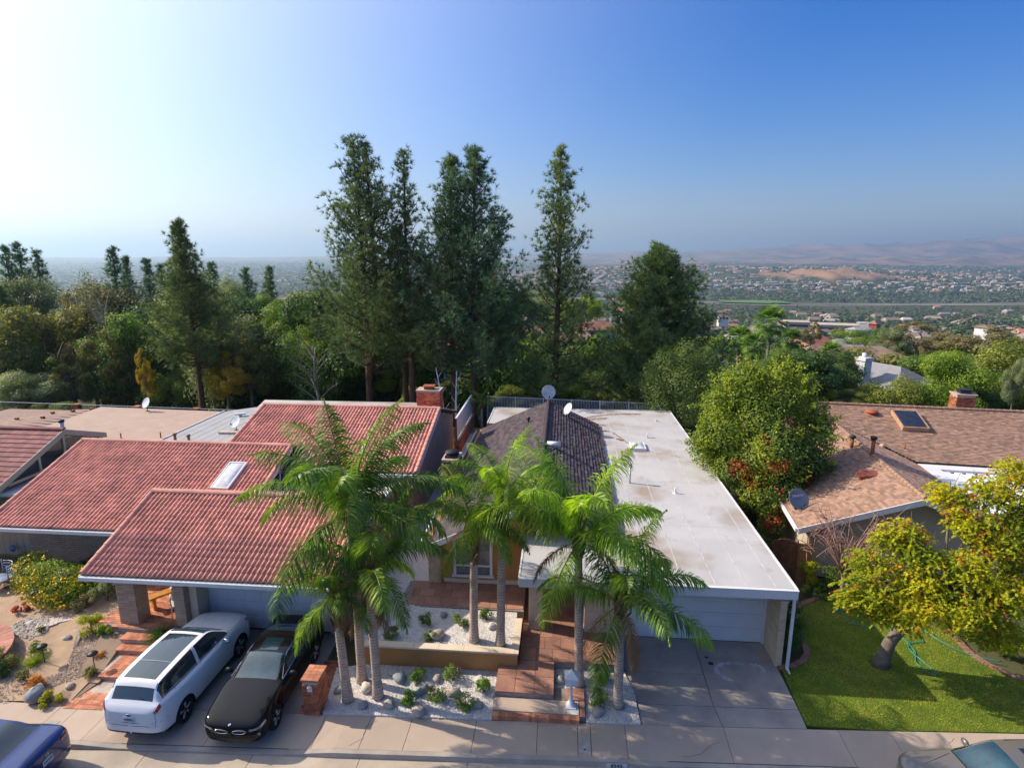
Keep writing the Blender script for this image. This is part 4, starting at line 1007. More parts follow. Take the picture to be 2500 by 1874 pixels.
# ---------------------------------------------------------------- the tile-roofed house on the left
def left_house():
    h = empty('tile_roofed_house', (0, 0, 0), 0, 'house with three clay barrel-tile roofs and brick porch, cars parked before it', 'house')
    stuff = []
    def slope_roof(x0, x1, ye, ze, yr, zr, singles=0, back=None):
        P = Plane((x0, ye, ze), (1, 0, 0), (0, yr - ye, zr - ze)); s = math.hypot(yr - ye, zr - ze); w = x1 - x0
        deck(P, [(0, 0), (w, 0), (w, s), (0, s)], .12, m_felt, h)
        stuff.append(tile_roof(P, [(0, 0), (w, 0), (w, s), (0, s)], h, m_tile, singles))
        ridge_caps((x0, yr, zr + .03), (x1, yr, zr + .03), h, m_tile, r=.13, L=.42)
        for x in (x0 + .03, x1 - .03): ridge_caps((x, ye + .0, ze + .05), (x, yr, zr + .05), h, m_tile, r=.095, L=.40, name='rake_tile')
        if back:
            yb, zb = back; Q = Plane((x1, yb, zb), (-1, 0, 0), (0, yr - yb, zr - zb)); sb = math.hypot(yr - yb, zr - zb)
            deck(Q, [(0, 0), (w, 0), (w, sb), (0, sb)], .10, m_felt, h)
            stuff.append(tile_roof(Q, [(0, 0), (w, 0), (w, sb), (0, sb)], h, m_tile, 0))
        # gutter and barge boards
        MB().box(x0 - .02, ye - .13, ze - .16, x1 + .02, ye - .02, ze - .03).build('gutter', m_gutterw, h)
        MB().box(x0 - .02, ye - .018, ze - .22, x1 + .02, ye + .015, ze - .02).build('fascia', m_beige, h)
        for x in (x0 - .03, x1 + .003):
            q = [(x, ye, ze - .20), (x + .027, ye, ze - .20), (x + .027, yr, zr - .20), (x, yr, zr - .20), (x, ye, ze + .02), (x + .027, ye, ze + .02), (x + .027, yr, zr + .02), (x, yr, zr + .02)]
            MB().hexa(q).build('barge_board', m_white, h)
        return P
    slope_roof(-15.85, -7.35, 16.65, 2.62, 20.43, 4.0, singles=290, back=(23.0, 3.05))
    Pm = slope_roof(-22.65, -12.35, 19.75, 2.62, 25.1, 4.42, back=(27.5, 3.6))
    slope_roof(-16.25, -6.45, 24.72, 3.42, 30.2, 5.0, back=(35.4, 3.5))
    V = np.concatenate([w for s in stuff for w in s[0]]); F = []; A = []; b = 0
    for s in stuff:
        F += [tuple(i + b for i in f) for f in s[1]]; A += s[2]; b += sum(len(w) for w in s[0])
    o = link('roof_tiles', pydata('roof_tiles', V, F, m_tile, attr=A), h); o['kind'] = 'stuff'
    # walls
    MB().box(-12.95, 18.05, -.02, -7.66, 22.8, 2.5).box(-15.6, 21.2, .3, -12.96, 22.8, 2.5).build('garage_wall', m_beige, h)
    MB().box(-7.655, 17.6, -.02, -7.5, 24.8, 2.62).build('side_wall', m_stucco_b, h)
    d = garage_door(h, -12.75, -7.95, 17.98, .02, 2.14, m_white)
    MB().box(-12.95, 17.90, 0, -12.76, 18.04, 2.5).box(-7.94, 17.90, 0, -7.66, 18.04, 2.5).box(-12.76, 17.92, 2.15, -7.94, 18.04, 2.6).build('door_frame', m_white, h)
    wl = MB().box(-22.0, 20.98, .0, -15.0, 22.5, 2.6).build('block_wall', m_mortar_d, h)
    block_wall(wl, -22.0, -15.9, 20.955, .45, 2.62)
    bd = MB().box(-26.5, 21.35, 0, -22.05, 21.5, 2.35).build('board_wall', m_beige, h)
    for i in range(14): bxo('board', m_beige, bd, -26.4 + i * .31, 21.325, .3, -26.4 + i * .31 + .295, 21.349, 2.36)
    MB().box(-21.8, 22.6, 0, -12.6, 27.0, 3.2).build('wing_wall', m_beige, h)
    # clerestory under the right rake of the middle roof
    cw = MB().prism([(-12.42, 20.9), (-12.36, 20.9), (-12.36, 27.2), (-12.42, 27.2)], 2.6, [3.0 - .2, 2.8, 3.75, 3.75]).build('clerestory_wall', m_white, h)
    MB().add([(-12.35, 21.6, 2.85), (-12.35, 24.7, 2.85), (-12.35, 24.7, 3.95), (-12.35, 21.9, 3.0)], [(0, 1, 2, 3)]).build('pane', m_glass, cw)
    for y in (22.6, 23.7): MB().box(-12.345, y, 2.83, -12.31, y + .06, 3.05 + (y - 21.6) * .33).build('mullion', m_white, cw)
    # tall stucco wall under the right gable of the rear roof
    w = MB(); x0, x1 = -6.98, -6.72
    sec = [(24.9, 3.28), (30.2, 4.80), (35.2, 3.36)]
    w.add([(x, y, 0) for x in (x0, x1) for y, z in (sec[0], sec[2])] + [(x, y, z) for x in (x0, x1) for y, z in sec],
          [(2, 3, 9, 8, 7), (1, 0, 4, 5, 6), (0, 2, 7, 4), (3, 1, 6, 9), (4, 7, 8, 5), (5, 8, 9, 6)])
    w.build('stucco_wall', m_stucco_b, h)
    MB().box(-16.0, 25.1, 0, -6.99, 35.0, 3.3).build('rear_wall', m_beige, h)
    MB().box(-12.4, 24.95, 3.02, -8.5, 25.09, 3.34).build('window_band', m_glass, h)
    # low white roof between the wings
    MB().prism([(-12.2, 22.9), (-7.4, 22.9), (-7.4, 24.9), (-12.2, 24.9)], 2.70, 2.84).build('low_roof', m_memb, h)
    MB().box(-7.72, 20.6, 2.85, -7.40, 24.9, 2.96).build('parapet_cap', m_white, h)
    # white flat roof beyond the rear ridge
    MB().prism([(-20.3, 36.4), (-14.0, 36.0), (-8.9, 36.0), (-8.9, 39.6), (-21.2, 39.6)], 2.7, [3.0, 3.3, 3.3, 2.95, 2.92]).build('flat_roof', m_memb, h)
    # red chimney
    c = MB().box(-8.40, 33.02, 3.4, -7.08, 33.9, 5.28).build('chimney', m_mortar, h)
    J = MB(); brick_stack(c, -8.42, 33.0, -7.06, 33.92, 3.75, 5.22, m_brick, faces='SE', joined=J)
    o = J.build('bricks', m_brick, c); o['kind'] = 'stuff'
    MB().box(-8.46, 32.96, 5.285, -7.02, 33.96, 5.36).build('cap', m_conc, c); MB().box(-8.02, 33.2, 5.365, -7.5, 33.7, 5.50).box(-8.1, 33.14, 5.53, -7.42, 33.76, 5.57).build('cowl', m_rust, c)
    # porch
    pf = MB().prism([(-15.5, 16.95), (-14.9, 16.78), (-13.9, 16.74), (-12.98, 16.85), (-12.98, 21.1), (-15.9, 21.1), (-15.9, 17.6)], 0, .60).build('porch_floor', m_mortar_d, h)
    J = MB(); r = random.Random(2); nn = 0; me = MB().box(-.099, -.047, -.02, .099, .047, .015).mesh('brick', m_brick_s)
    y = 16.85; k = 0
    while y < 20.6:
        x = -15.75 + (.1 if k % 2 else 0)
        while x < -13.1:
            if y > 17.0 or -15.2 < x < -13.2:
                if nn < 150 and x < -13.0: link('brick', me, pf, (x, y, .602)); nn += 1
                else: J.box(x - .099, y - .047, .58, x + .099, y + .047, .617, a=r.random())
            x += .209
        y += .104; k += 1
    J.build('floor_bricks', m_brick_s, pf)['kind'] = 'stuff'
    for (x0, y0, x1, y1) in ((-15.02, 17.0, -14.35, 17.6), (-13.02, 17.05, -12.62, 17.85)):
        c = MB().box(x0 + .03, y0 + .03, .0, x1 - .03, y1 - .03, 2.62).build('block_column', m_mortar_d, h)
        zz = .615; k = 0
        while zz < 2.6:
            s = .2 if k % 2 else .4
            for f in range(4):
                if f == 0: q = [(x0, x0 + s), (x0 + s, x1)] if x1 - x0 > .45 else [(x0, x1)]; [bxo('block', m_block, c, a + .005, y0 - .0, zz, b - .005, y0 + .045, zz + .086) for a, b in q]
                elif f == 1: bxo('block', m_block, c, x1 - .045, y0 + .05, zz, x1, y1, zz + .086)
                elif f == 2: bxo('block', m_block, c, x0, y0 + .05, zz, x0 + .045, y1, zz + .086)
            zz += .098; k += 1
    MB().box(-12.60, 17.3, .0, -12.34, 17.95, 2.6).build('corner_post', m_beige, h)
    return h
LH = left_house()
skylight((-14.15, 22.9, 3.70), .80, 1.75, 'long white skylight on the middle clay tile roof', rot=(math.atan2(1.8, 5.35), 0, 0), h=.16, dome=.07)
# brick walk with steps up to the porch
def brick_walk():
    root = MB().prism([(-14.55, walk_y(-14.5)), (-12.93, walk_y(-12.9)), (-12.93, 15.0), (-14.05, 15.0)], -.06, [.0, .0, .03, .03]).prism([(-14.28, 15.0), (-12.95, 15.0), (-12.95, 16.05), (-14.45, 16.05)], -.06, .17).box(-14.5, 16.051, -.06, -13.0, 16.40, .32).box(-14.6, 16.401, -.06, -13.0, 16.85, .47).build('brick_walk', m_mortar); tag(root, kind='structure')
    a = MB().box(-.1, -.047, -.03, .1, .047, .012).mesh('brick', m_brick_s); n = 0
    # basket of pairs, two along, two across
    def field(x0, x1, y0, y1, z, left):
        nonlocal n
        u = .208; j = 0; y = y0
        while y < y1 - .05:
            i = 0; x = x1 - u
            while x > left(y) - .05:
                for k in (0, 1):
                    if (i + j) % 2: link('brick', a, root, (x + u / 2, y + u * (.25 + .5 * k), z))
                    else: link('brick', a, root, (x + u * (.25 + .5 * k), y + u / 2, z), R(90))
                    n += 1
                x -= u; i += 1
            y += u; j += 1
    field(-14.3, -12.94, 13.985, 15.02, .003, lambda y: -14.42 + (y - 13.9) * .34)
    field(-14.3, -12.95, 15.12, 16.12, .173, lambda y: -14.2 - (y - 15) * .2)
    for yy, z, xa, xb in ((15.06, .173, -14.28, -12.95), (16.11, .323, -14.5, -13.0), (16.30, .323, -14.5, -13.0), (16.46, .473, -14.6, -13.0), (16.66, .473, -14.6, -13.0)):
        x = xa + .05
        while x < xb: link('brick', a, root, (x, yy, z), R(90)); x += .104; n += 1
    x = -14.55
    e0 = Vector((-14.62, 13.93)); 
    for k in range(9): link('brick', a, root, (-14.50 + k * .05, 13.98 + k * .115, .005), R(-22)); n += 1
    x = -14.4
    while x < -12.95: link('brick', a, root, (x, 13.955 + CS * (x + 12.9) * .6, .003), R(90)); x += .104; n += 1
brick_walk()
for pl_, zz_ in (([(-15.0, 13.85), (-14.50, 13.88), (-14.12, 15.0), (-15.0, 15.0)], [.04, .0, .07, .10]), ([(-15.0, 15.001), (-14.285, 15.001), (-14.46, 16.05), (-14.62, 16.9), (-15.6, 16.9)], [.10, .12, .16, .42, .38])): MB().prism(pl_, -.1, zz_).build('walk_verge', m_soil)['kind'] = 'structure'
# ---------------------------------------------------------------- flat-roofed neighbour further left, with the plum tile wing
def far_left():
    h = empty('neighbour_house', (0, 0, 0), 0, 'flat tan and grey roofed house with plum tile wing at far left', 'house')
    MB().prism([(-30.8, 31.2), (-28, 28.6), (-18.3, 28.6), (-22.15, 29.35), (-22.1, 35.9), (-31.15, 36.4)][:1] + [(-22.15, 29.35), (-22.1, 35.9), (-31.15, 36.4)], 2.8, 3.0).build('tan_roof', m_flat_t, h)
    MB().prism([(-30.8, 31.19), (-26.5, 27.4), (-22.15, 27.4), (-22.15, 29.34)], 2.8, 2.996).build('tan_roof', m_flat_t, h)
    MB().prism([(-22.14, 27.4), (-17.0, 27.4), (-16.5, 29.4), (-16.6, 37.0), (-20.6, 37.2), (-22.09, 35.9)], 2.8, 3.0).build('grey_roof', m_flat_g, h)
    for i in range(9):
        x = -21.6 + i * .55; MB().box(x, 27.5, 3.001, x + .05, 36.0, 3.008).build('roof_seam', m_flat_g, h)
    MB().box(-22.16, 28.0, 3.0, -22.09, 36.0, 3.05).build('roof_edge', m_white, h)
    MB().prism([(-30, 30.6), (-17, 27.8), (-17, 36.5), (-30.5, 36)], 0, 2.79).build('wall', m_beige, h)
    # brown ribbed patio roof
    lr = MB().prism([(-36.2, 32.9), (-31.0, 31.35), (-31.3, 36.3), (-33.1, 36.6)], 2.6, [2.7, 2.86, 2.86, 2.72]).build('patio_roof', mat('brown_sheet', (.30, .20, .16), .8), h)
    for i in range(9):
        t = i / 9.; a = Vector((-36.1, 32.95, 2.71)).lerp(Vector((-33.1, 36.5, 2.73)), t); b = Vector((-31.0, 31.4, 2.87)).lerp(Vector((-31.3, 36.2, 2.87)), t)
        MB().tube([a, b], .035, 5).build('rib', MATS['brown_sheet'], lr)
    MB().prism([(-38.5, 32.0), (-36.3, 32.9), (-33.4, 36.5), (-38, 36.5)], 2.4, 2.68).build('lower_roof', MATS['brown_sheet'], h)
    # plum tile wing
    x0, x1 = -36.0, -24.75
    P = Plane((x0, 22.6, 3.0), (1, 0, 0), (0, 3.8, 1.5)); s = math.hypot(3.8, 1.5)
    deck(P, [(0, 0), (x1 - x0, 0), (x1 - x0, s), (0, s)], .12, m_felt, h)
    # right rake slants out towards the street
    mb = MB(); r = random.Random(9); v = 0
    while v < s - .1:
        u = 0
        while u < x1 - x0 - .05:
            q = [P.pt(u + .004, v, .045), P.pt(min(u + .30, x1 - x0) - .004, v, .045), P.pt(min(u + .30, x1 - x0) - .004, v + .34, .01), P.pt(u + .004, v + .34, .01), P.pt(u + .004, v, 0), P.pt(min(u + .30, x1 - x0) - .004, v, 0)]
            mb.add(q, [(0, 1, 2, 3), (4, 5, 1, 0)], 0, False, r.random()); u += .30
        v += .33
    mb.build('roof_tiles', m_tile_k, h)['kind'] = 'stuff'
    ridge_caps((x0, 26.4, 4.52), (x1, 26.4, 4.52), h, m_tile_k, r=.12, L=.4)
    Q = Plane((x1, 29.0, 3.55), (-1, 0, 0), (0, -2.6, .95)); deck(Q, [(0, 0), (x1 - x0, 0), (x1 - x0, 2.77), (0, 2.77)], .1, m_tile_k, h, name='rear_slope')
    for (ya, za, yb, zb) in ((22.6, 3.0, 26.4, 4.5), (26.4, 4.5, 29.0, 3.55)):
        MB().hexa([(x1, ya, za - .24), (x1 + .04, ya, za - .24), (x1 + .04, yb, zb - .24), (x1, yb, zb - .24), (x1, ya, za + .04), (x1 + .04, ya, za + .04), (x1 + .04, yb, zb + .04), (x1, yb, zb + .04)]).build('barge_board', m_beige, h)
    # glazed gable
    g = MB().add([(-24.95, 23.3, 2.9), (-24.95, 29.0, 2.9), (-24.95, 29.0, 3.4), (-24.95, 26.4, 4.3), (-24.95, 23.3, 3.08)], [(0, 1, 2, 3, 4)]).build('clerestory_pane', m_glass, h)
    for y, z in ((24.9, 3.7), (26.4, 4.25), (27.9, 3.8)): MB().box(-24.95, y, 2.88, -24.88, y + .09, z).build('mullion', m_cream, g)
    MB().box(-24.96, 23.2, 2.78, -24.86, 29.0, 2.9).build('sill', m_cream, g)
    MB().box(-35.8, 23.2, 0, -25.0, 28.8, 2.95).build('wing_wall', mat('plum_grey_wall', (.22, .19, .19), .9), h)
    MB().prism([(-24.9, 22.6), (-22.75, 22.6), (-22.7, 28.2), (-24.9, 29.0)], 2.55, 2.68).build('low_roof', m_flat_g, h)
    MB().prism([(-26.0, 19.8), (-22.75, 19.8), (-22.8, 21.9), (-26.0, 21.9)], 2.1, 2.22).build('low_roof', m_flat_g, h)
    MB().box(-26.0, 19.74, 2.02, -22.7, 19.79, 2.23).build('fascia', m_cream, h)
    return h
far_left()
dish((-27.2, 35.6, 3.0), .36, R(62), R(-25), 'small satellite dish standing at the back of the tan flat roof', stalk=.55, m=mat('dish_white', (.70, .74, .78), .4))
dish((-18.75, 31.5, 3.14), .36, R(60), R(-20), 'satellite dish on concrete blocks on the grey roof', stalk=.5, m=MATS['dish_white'])
for i in range(3): pass
cb = empty('concrete_blocks', (-19.1, 31.2, 3.0), 0, 'row of pale concrete blocks weighing down the dish on grey roof', 'block')
for i in range(4): MB().box(i * .3 - .5, -.15, 0, i * .3 - .22, .15, .13).build('block', mat('pale_block', (.58, .5, .44), .9), cb)
thing_box('roof_vent', 'low grey turbine vent near the back of the grey roof', 'roof vent', [('hood', MB().box(-.3, -.12, .1, .3, .12, .2).tube([(0, 0, 0), (0, 0, .12)], .08, 8), m_gutterw)], (-20.4, 34.9, 3.0), .4)
for (x, y, h_, l) in ((-20.72, 28.9, .58, 'left rust-coloured flue of the pair behind the tile ridge'), (-19.92, 28.86, .54, 'right rust-coloured flue of the pair behind the tile ridge')):
    thing_box('flue_pipe', l, 'flue', [('pipe', MB().tube([(0, 0, 0), (0, 0, h_)], .075, 10), mat('tan_pipe', (.40, .22, .13), .8)), ('cap', MB().lathe([(0, h_), (.11, h_), (.11, h_ + .09), (0, h_ + .12)], 10), MATS['tan_pipe'])], (x, y, 3.0))
for (x, y, l) in ((-24.48, 29.7, 'small dark vent stub left on the tan roof'), (-22.42, 30.1, 'small dark vent stub at the right edge of the tan roof')):
    thing_box('vent_pipe', l, 'vent pipe', [('pipe', MB().tube([(0, 0, 0), (0, 0, .34)], .035, 7), m_rust)], (x, y, 3.0))
thing_box('flue_pipe', 'grey metal flue at the plum tile ridge', 'flue', [('pipe', MB().tube([(0, 0, -.2), (0, 0, .4)], .10, 10), m_gutterw), ('cap', MB().lathe([(0, .4), (.14, .42), (.14, .52), (0, .55)], 10), m_dark)], (-25.1, 26.7, 4.4))
for i in range(5): thing_box('roof_vent', 'small square vent box on the brown ribbed patio roof, ' + ['nearest and leftmost', 'near the roof middle', 'left one of the rear edge', 'third along the rear edge', 'at the far corner'][i], 'roof vent', [('box', MB().box(-.09, -.09, 0, .09, .09, .12), m_rust)], [(-34.6, 33.6, 2.80), (-33.2, 34.0, 2.82), (-33.6, 35.2, 2.8), (-32.5, 35.6, 2.84), (-31.5, 36.0, 2.88)][i], group='vent boxes on the ribbed patio roof')

# ---------------------------------------------------------------- brown-shingled house on the right
RA = R(-6.5); RO = Vector((13.84, 22.24, 0))
def rh_world(x, y, z=0.): c, s = math.cos(RA), math.sin(RA); return (RO.x + x * c - y * s, RO.y + x * s + y * c, z)
def right_house():
    h = empty('shingled_house', tuple(RO), RA, 'house with brown shingle roofs and front gable on the right', 'house')
    # wing gable
    PLw = Plane((-4.34, 11.6, 2.385), (0, -1, 0), (4.34, 0, 1.615)); PRw = Plane((3.5, 0, 2.70), (0, 1, 0), (-3.5, 0, 1.30)); s1 = math.hypot(4.34, 1.615); s2 = math.hypot(3.5, 1.3)
    polyL = [(3.5, 0), (11.6, 0), (11.6, s1), (.75, s1)]; polyR = [(0, 0), (7.0, 0), (10.8, s2), (0, s2)]
    deck(PLw, polyL, .10, m_felt, h); deck(PRw, polyR, .10, m_felt, h); shingle(PLw, polyL, h, m_brown, e=.125, w=.21, rg=random.Random(1)); shingle(PRw, polyR, h, m_brown, e=.125, w=.21, rg=random.Random(2))
    ridge_caps((0, 0, 4.01), (0, 10.8, 4.01), h, m_brown, r=.10, L=.3, name='ridge_shingle')
    # main roof
    Pm = Plane((-4.6, 7.75, 2.994), (1, 0, 0), (0, 5.02, 1.606)); sm = math.hypot(5.02, 1.606)
    polyM = [(0, 0), (24, 0), (24, sm), (0, sm)]
    polyM = [(7.6, 0), (24, 0), (24, sm), (0, sm), (0, -1.0), (4.6, 3.3)]
    deck(Pm, polyM, .10, m_felt, h)
    # shingles in two stretches so the valley stays open
    shingle(Pm, [(7.6, 0), (24, 0), (24, sm), (4.6, sm), (4.6, 3.3)], h, m_brown, e=.125, w=.21, rg=random.Random(3)); shingle(Pm, [(0, -1.0), (4.6, 3.3), (4.6, sm), (0, sm)], h, m_brown, e=.125, w=.21, rg=random.Random(4))
    ridge_caps((-4.6, 12.77, 4.62), (19.4, 12.77, 4.62), h, m_brown, r=.11, L=.3, name='ridge_shingle')
    Qm = Plane((19.4, 18.0, 2.95), (-1, 0, 0), (0, -5.23, 1.65)); deck(Qm, [(0, 0), (24, 0), (24, 5.48), (0, 5.48)], .1, m_brown, h, name='rear_slope')
    # barge boards of the wing
    for (xa, za, xb, zb) in ((-4.36, 2.385, 0, 4.0), (0, 4.0, 3.5, 2.70)):
        MB().hexa([(xa, -.045, za - .23), (xb, -.045, zb - .23), (xb, -.005, zb - .23), (xa, -.005, za - .23), (xa, -.045, za + .02), (xb, -.045, zb + .02), (xb, -.005, zb + .02), (xa, -.005, za + .02)]).build('barge_board', m_white, h)
    MB().box(-4.46, 0, 2.24, -4.35, 7.9, 2.37).build('gutter', m_white, h)
    # walls
    MB().box(-3.75, .75, 0, 3.2, 8.5, 2.45).add([(-3.75, .75, 2.45), (3.2, .75, 2.45), (3.2, .75, 2.7), (0, .75, 3.85), (-3.75, .75, 2.5)], [(0, 1, 2, 3, 4)]).build('wall', m_beige, h)
    for i in range(5): bxo('wall_batten', m_cream, h, -3.7 + i * 1.5, .72, 0, -3.64 + i * 1.5, .748, 2.45)
    MB().box(-3.0, .0, 1.98, -2.72, .7, 2.42).build('beam_end', m_white, h)
    MB().box(3.21, 8.3, 0, 18.5, 17.5, 2.9).build('rear_wall', m_beige, h)
    MB().box(-3.8, 8.51, 0, 3.2, 17.5, 2.9).build('rear_wall', m_beige, h)
    # patio cover: white frame with pale ribbed panels
    pc = MB().box(3.05, 1.8, 2.78, 3.75, 7.74, 2.90).box(3.76, 7.05, 2.78, 14, 7.74, 2.90).build('patio_cover', m_white, h)
    MB().box(3.76, 1.8, 2.70, 14, 7.04, 2.735).build('panel', mat('patio_panel', (.66, .68, .72), .6), pc)
    for i in range(20): MB().prism([(3.85 + i * .5, 1.8), (4.12 + i * .5, 1.8), (4.12 + i * .5, 7.0), (3.85 + i * .5, 7.0)], 2.737, 2.82).build('rib', m_white, pc)
    # chimney
    c = MB().box(6.90, 12.95, 3.9, 7.82, 13.7, 5.35).build('chimney', m_mortar, h)
    J = MB(); brick_stack(c, 6.88, 12.93, 7.84, 13.72, 4.25, 5.30, m_brick, faces='SW', joined=J); J.build('bricks', m_brick, c)['kind'] = 'stuff'
    MB().box(6.84, 12.88, 5.36, 7.88, 13.76, 5.43).build('cap', m_conc, c); MB().box(7.1, 13.1, 5.435, 7.65, 13.5, 5.6).box(7.02, 13.05, 5.63, 7.72, 13.56, 5.67).build('cowl', m_dark, c)
    return h
RH = right_house()
sx, sy, sz = rh_world(3.9, 11.2, 4.6 - .32 * (12.77 - 11.2) + .02)
e = skylight((sx, sy, sz), 1.28, 1.75, 'dark glass skylight in timber frame on the brown main roof', curb=mat('timber_kerb', (.45, .27, .16), .8), pane=mat('dark_acrylic', (.03, .035, .05), .12, spec=.8), rot=(math.atan(.32), 0, RA), h=.24, dome=.03)
def rpipe(x, y, z, h_, r, label, cap=True, m=m_rust):
    b = [('pipe', MB().tube([(0, 0, -.1), (0, 0, h_)], r, 9), m)]
    if cap: b.append(('cap', MB().lathe([(0, h_), (r * 1.7, h_), (r * 1.7, h_ + .12), (0, h_ + .14)], 10), m_dark))
    thing_box('vent_pipe', label, 'vent pipe', b, rh_world(x, y, z))
rpipe(-.42, 6.7, 3.84, .50, .085, 'rust flue with cap, rear one on the shaded brown roof'); rpipe(-.05, 5.2, 3.98, .78, .085, 'tall rust flue with dark cap on the brown wing ridge')
rpipe(2.8, 8.74, 3.31, .30, .03, 'thin rust vent with its shadow on the sunlit brown roof', False); rpipe(2.55, 7.85, 3.02, .26, .03, 'thin rust vent near the corner of the white patio cover', False)
thing_box('roof_vent', 'round tan cap vent on the sunlit brown roof', 'roof vent', [('cap', MB().lathe([(.12, 0), (.14, .14), (.08, .2), (0, .2)], 12), mat('tan_cap', (.55, .36, .26), .7))], rh_world(1.76, 8.76, 3.31))
thing_box('roof_vent', 'flat red turtle vent near the brown main ridge', 'roof vent', [('hood', MB().lathe([(.2, -.05), (.2, .03), (.34, .1), (.3, .17), (0, .2)], 14), mat('red_vent', (.42, .10, .05), .6))], rh_world(2.26, 11.92, 4.33))
thing_box('roof_vent', 'low red box vent on the shaded brown wing roof', 'roof vent', [('hood', MB().prism([(-.35, -.2), (.4, -.2), (.4, .25), (-.35, .25)], -.1, [.05, .12, .2, .2]), mat('dull_red', (.24, .07, .05), .7))], rh_world(-.92, 3.1, 3.67), RA)
dish(rh_world(-4.0, 1.7, 2.50), .44, R(58), R(14), 'blue-grey satellite dish with white lettering at the brown roof edge', m=mat('dish_blue', (.17, .22, .28), .45), stalk=.45, txt='DIRECTV')
# ---------------------------------------------------------------- fences and walls behind
def picket_fence():
    h = empty('metal_fence', (-5.4, 42, 0), 0, 'white metal picket fence along the back edge of the lots', 'fence'); o = -Vector(h.location)
    def put(ob): ob.location = ob.location + o; return ob
    x0, x1 = -5.4, 6.9; zt = lambda x: 2.96 - (x + 5.24) * .026
    for k in range(7):
        x = x0 + k * (x1 - x0) / 6; put(MB().box(x - .035, 41.96, .2, x + .035, 42.04, zt(x) + .02).build('post', m_white_m, h))
    for dz in (-.03, -1.35): put(MB().hexa([(x0, 41.985, zt(x0) + dz - .02), (x1, 41.985, zt(x1) + dz - .02), (x1, 42.015, zt(x1) + dz - .02), (x0, 42.015, zt(x0) + dz - .02), (x0, 41.985, zt(x0) + dz + .02), (x1, 41.985, zt(x1) + dz + .02), (x1, 42.015, zt(x1) + dz + .02), (x0, 42.015, zt(x0) + dz + .02)]).build('rail', m_white_m, h))
    me = MB().box(-.012, -.012, -1.33, .012, .012, -.05).mesh('picket', m_white_m); x = x0 + .1
    while x < x1: link('picket', me, h, Vector((x, 42, zt(x))) + o); x += .115
    put(MB().tube([(6.95, 42, 2.6), (7.5, 41.3, 1.6)], .04, 5).build('brace', m_white_m, h))
picket_fence()
def white_fence():
    h = empty('panel_fence', (-6.6, 38, 0), 0, 'white panel fence on a red brick base along the side yard', 'fence'); o = -Vector(h.location)
    def put(ob): ob.location = ob.location + o; return ob
    b = put(MB().box(-6.72, 35.5, 0, -6.42, 42.0, 1.55).build('brick_base', m_mortar, h)); 
    J = MB(); brick_stack(b, -6.74, 35.48, -6.40, 42.0, .7, 1.55, m_brick, faces='SE', joined=J); J.build('bricks', m_brick, b)['kind'] = 'stuff'
    y = 35.55
    while y < 41.9: put(MB().box(-6.62, y, 1.6, -6.58, y + .155, 2.95).build('panel', m_white_m, h)); y += .165
    put(MB().box(-6.66, 35.5, 2.95, -6.54, 42.0, 3.02).build('rail', m_white_m, h)); put(MB().box(-6.66, 35.44, 1.55, -6.54, 35.54, 3.02).build('post', m_rust, h))
white_fence()
def dark_fence():
    h = empty('iron_fence', (-38, 44, 0), 0, 'dark iron fence with brick posts behind the flat roofs at left', 'fence')
    for x in (-12, -1.7, 3.55, 8.6, 14): MB().box(x - .22, -.2, -.4, x + .22, .2, 1.16 - .012 * (x + 12)).box(x - .26, -.24, 1.17 - .012 * (x + 12), x + .26, .24, 1.24 - .012 * (x + 12)).build('brick_post', m_brick, h)
    for z in (1.02, .1): MB().hexa([(-12, -.02, z + .14), (14, -.02, z - .17), (14, .02, z - .17), (-12, .02, z + .14), (-12, -.02, z + .18), (14, -.02, z - .13), (14, .02, z - .13), (-12, .02, z + .18)]).build('rail', m_white_m if z > 1 else m_dark, h)
    me = MB().box(-.01, -.01, .0, .01, .01, 1.0).mesh('picket', m_dark)
    for i in range(170): link('picket', me, h, (-11.9 + i * .15, 0, .12 - .012 * (i * .15)))
dark_fence()
def gate():
    h = empty('wooden_gate', (8.6, 22.72, 0), R(-4), 'brown wooden gate with arched top between the two houses', 'gate')
    mw = mat('gate_wood', (.22, .10, .05), .85, col2=(.13, .055, .03), scale=5, objvar=.2, bump=.3)
    for i in range(7):
        x = i * .128; t = 1.86 + .10 * math.sin(i / 6 * math.pi) - .04 * i / 6; bxo('board', mw, h, x, 0, .02, x + .122, .03, t)
    mo = mat('gate_wood_new', (.42, .21, .08), .8, col2=(.32, .15, .06), scale=5, objvar=.15)
    for i in range(5): bxo('board', mo, h, .96 + i * .118, .02, .02, .96 + i * .118 + .112, .05, 1.78)
    bxo('post', mw, h, .90, -.03, 0, .955, .06, 1.9); bxo('rail', mo, h, .96, -.01, 1.66, 1.55, .018, 1.78)
gate()
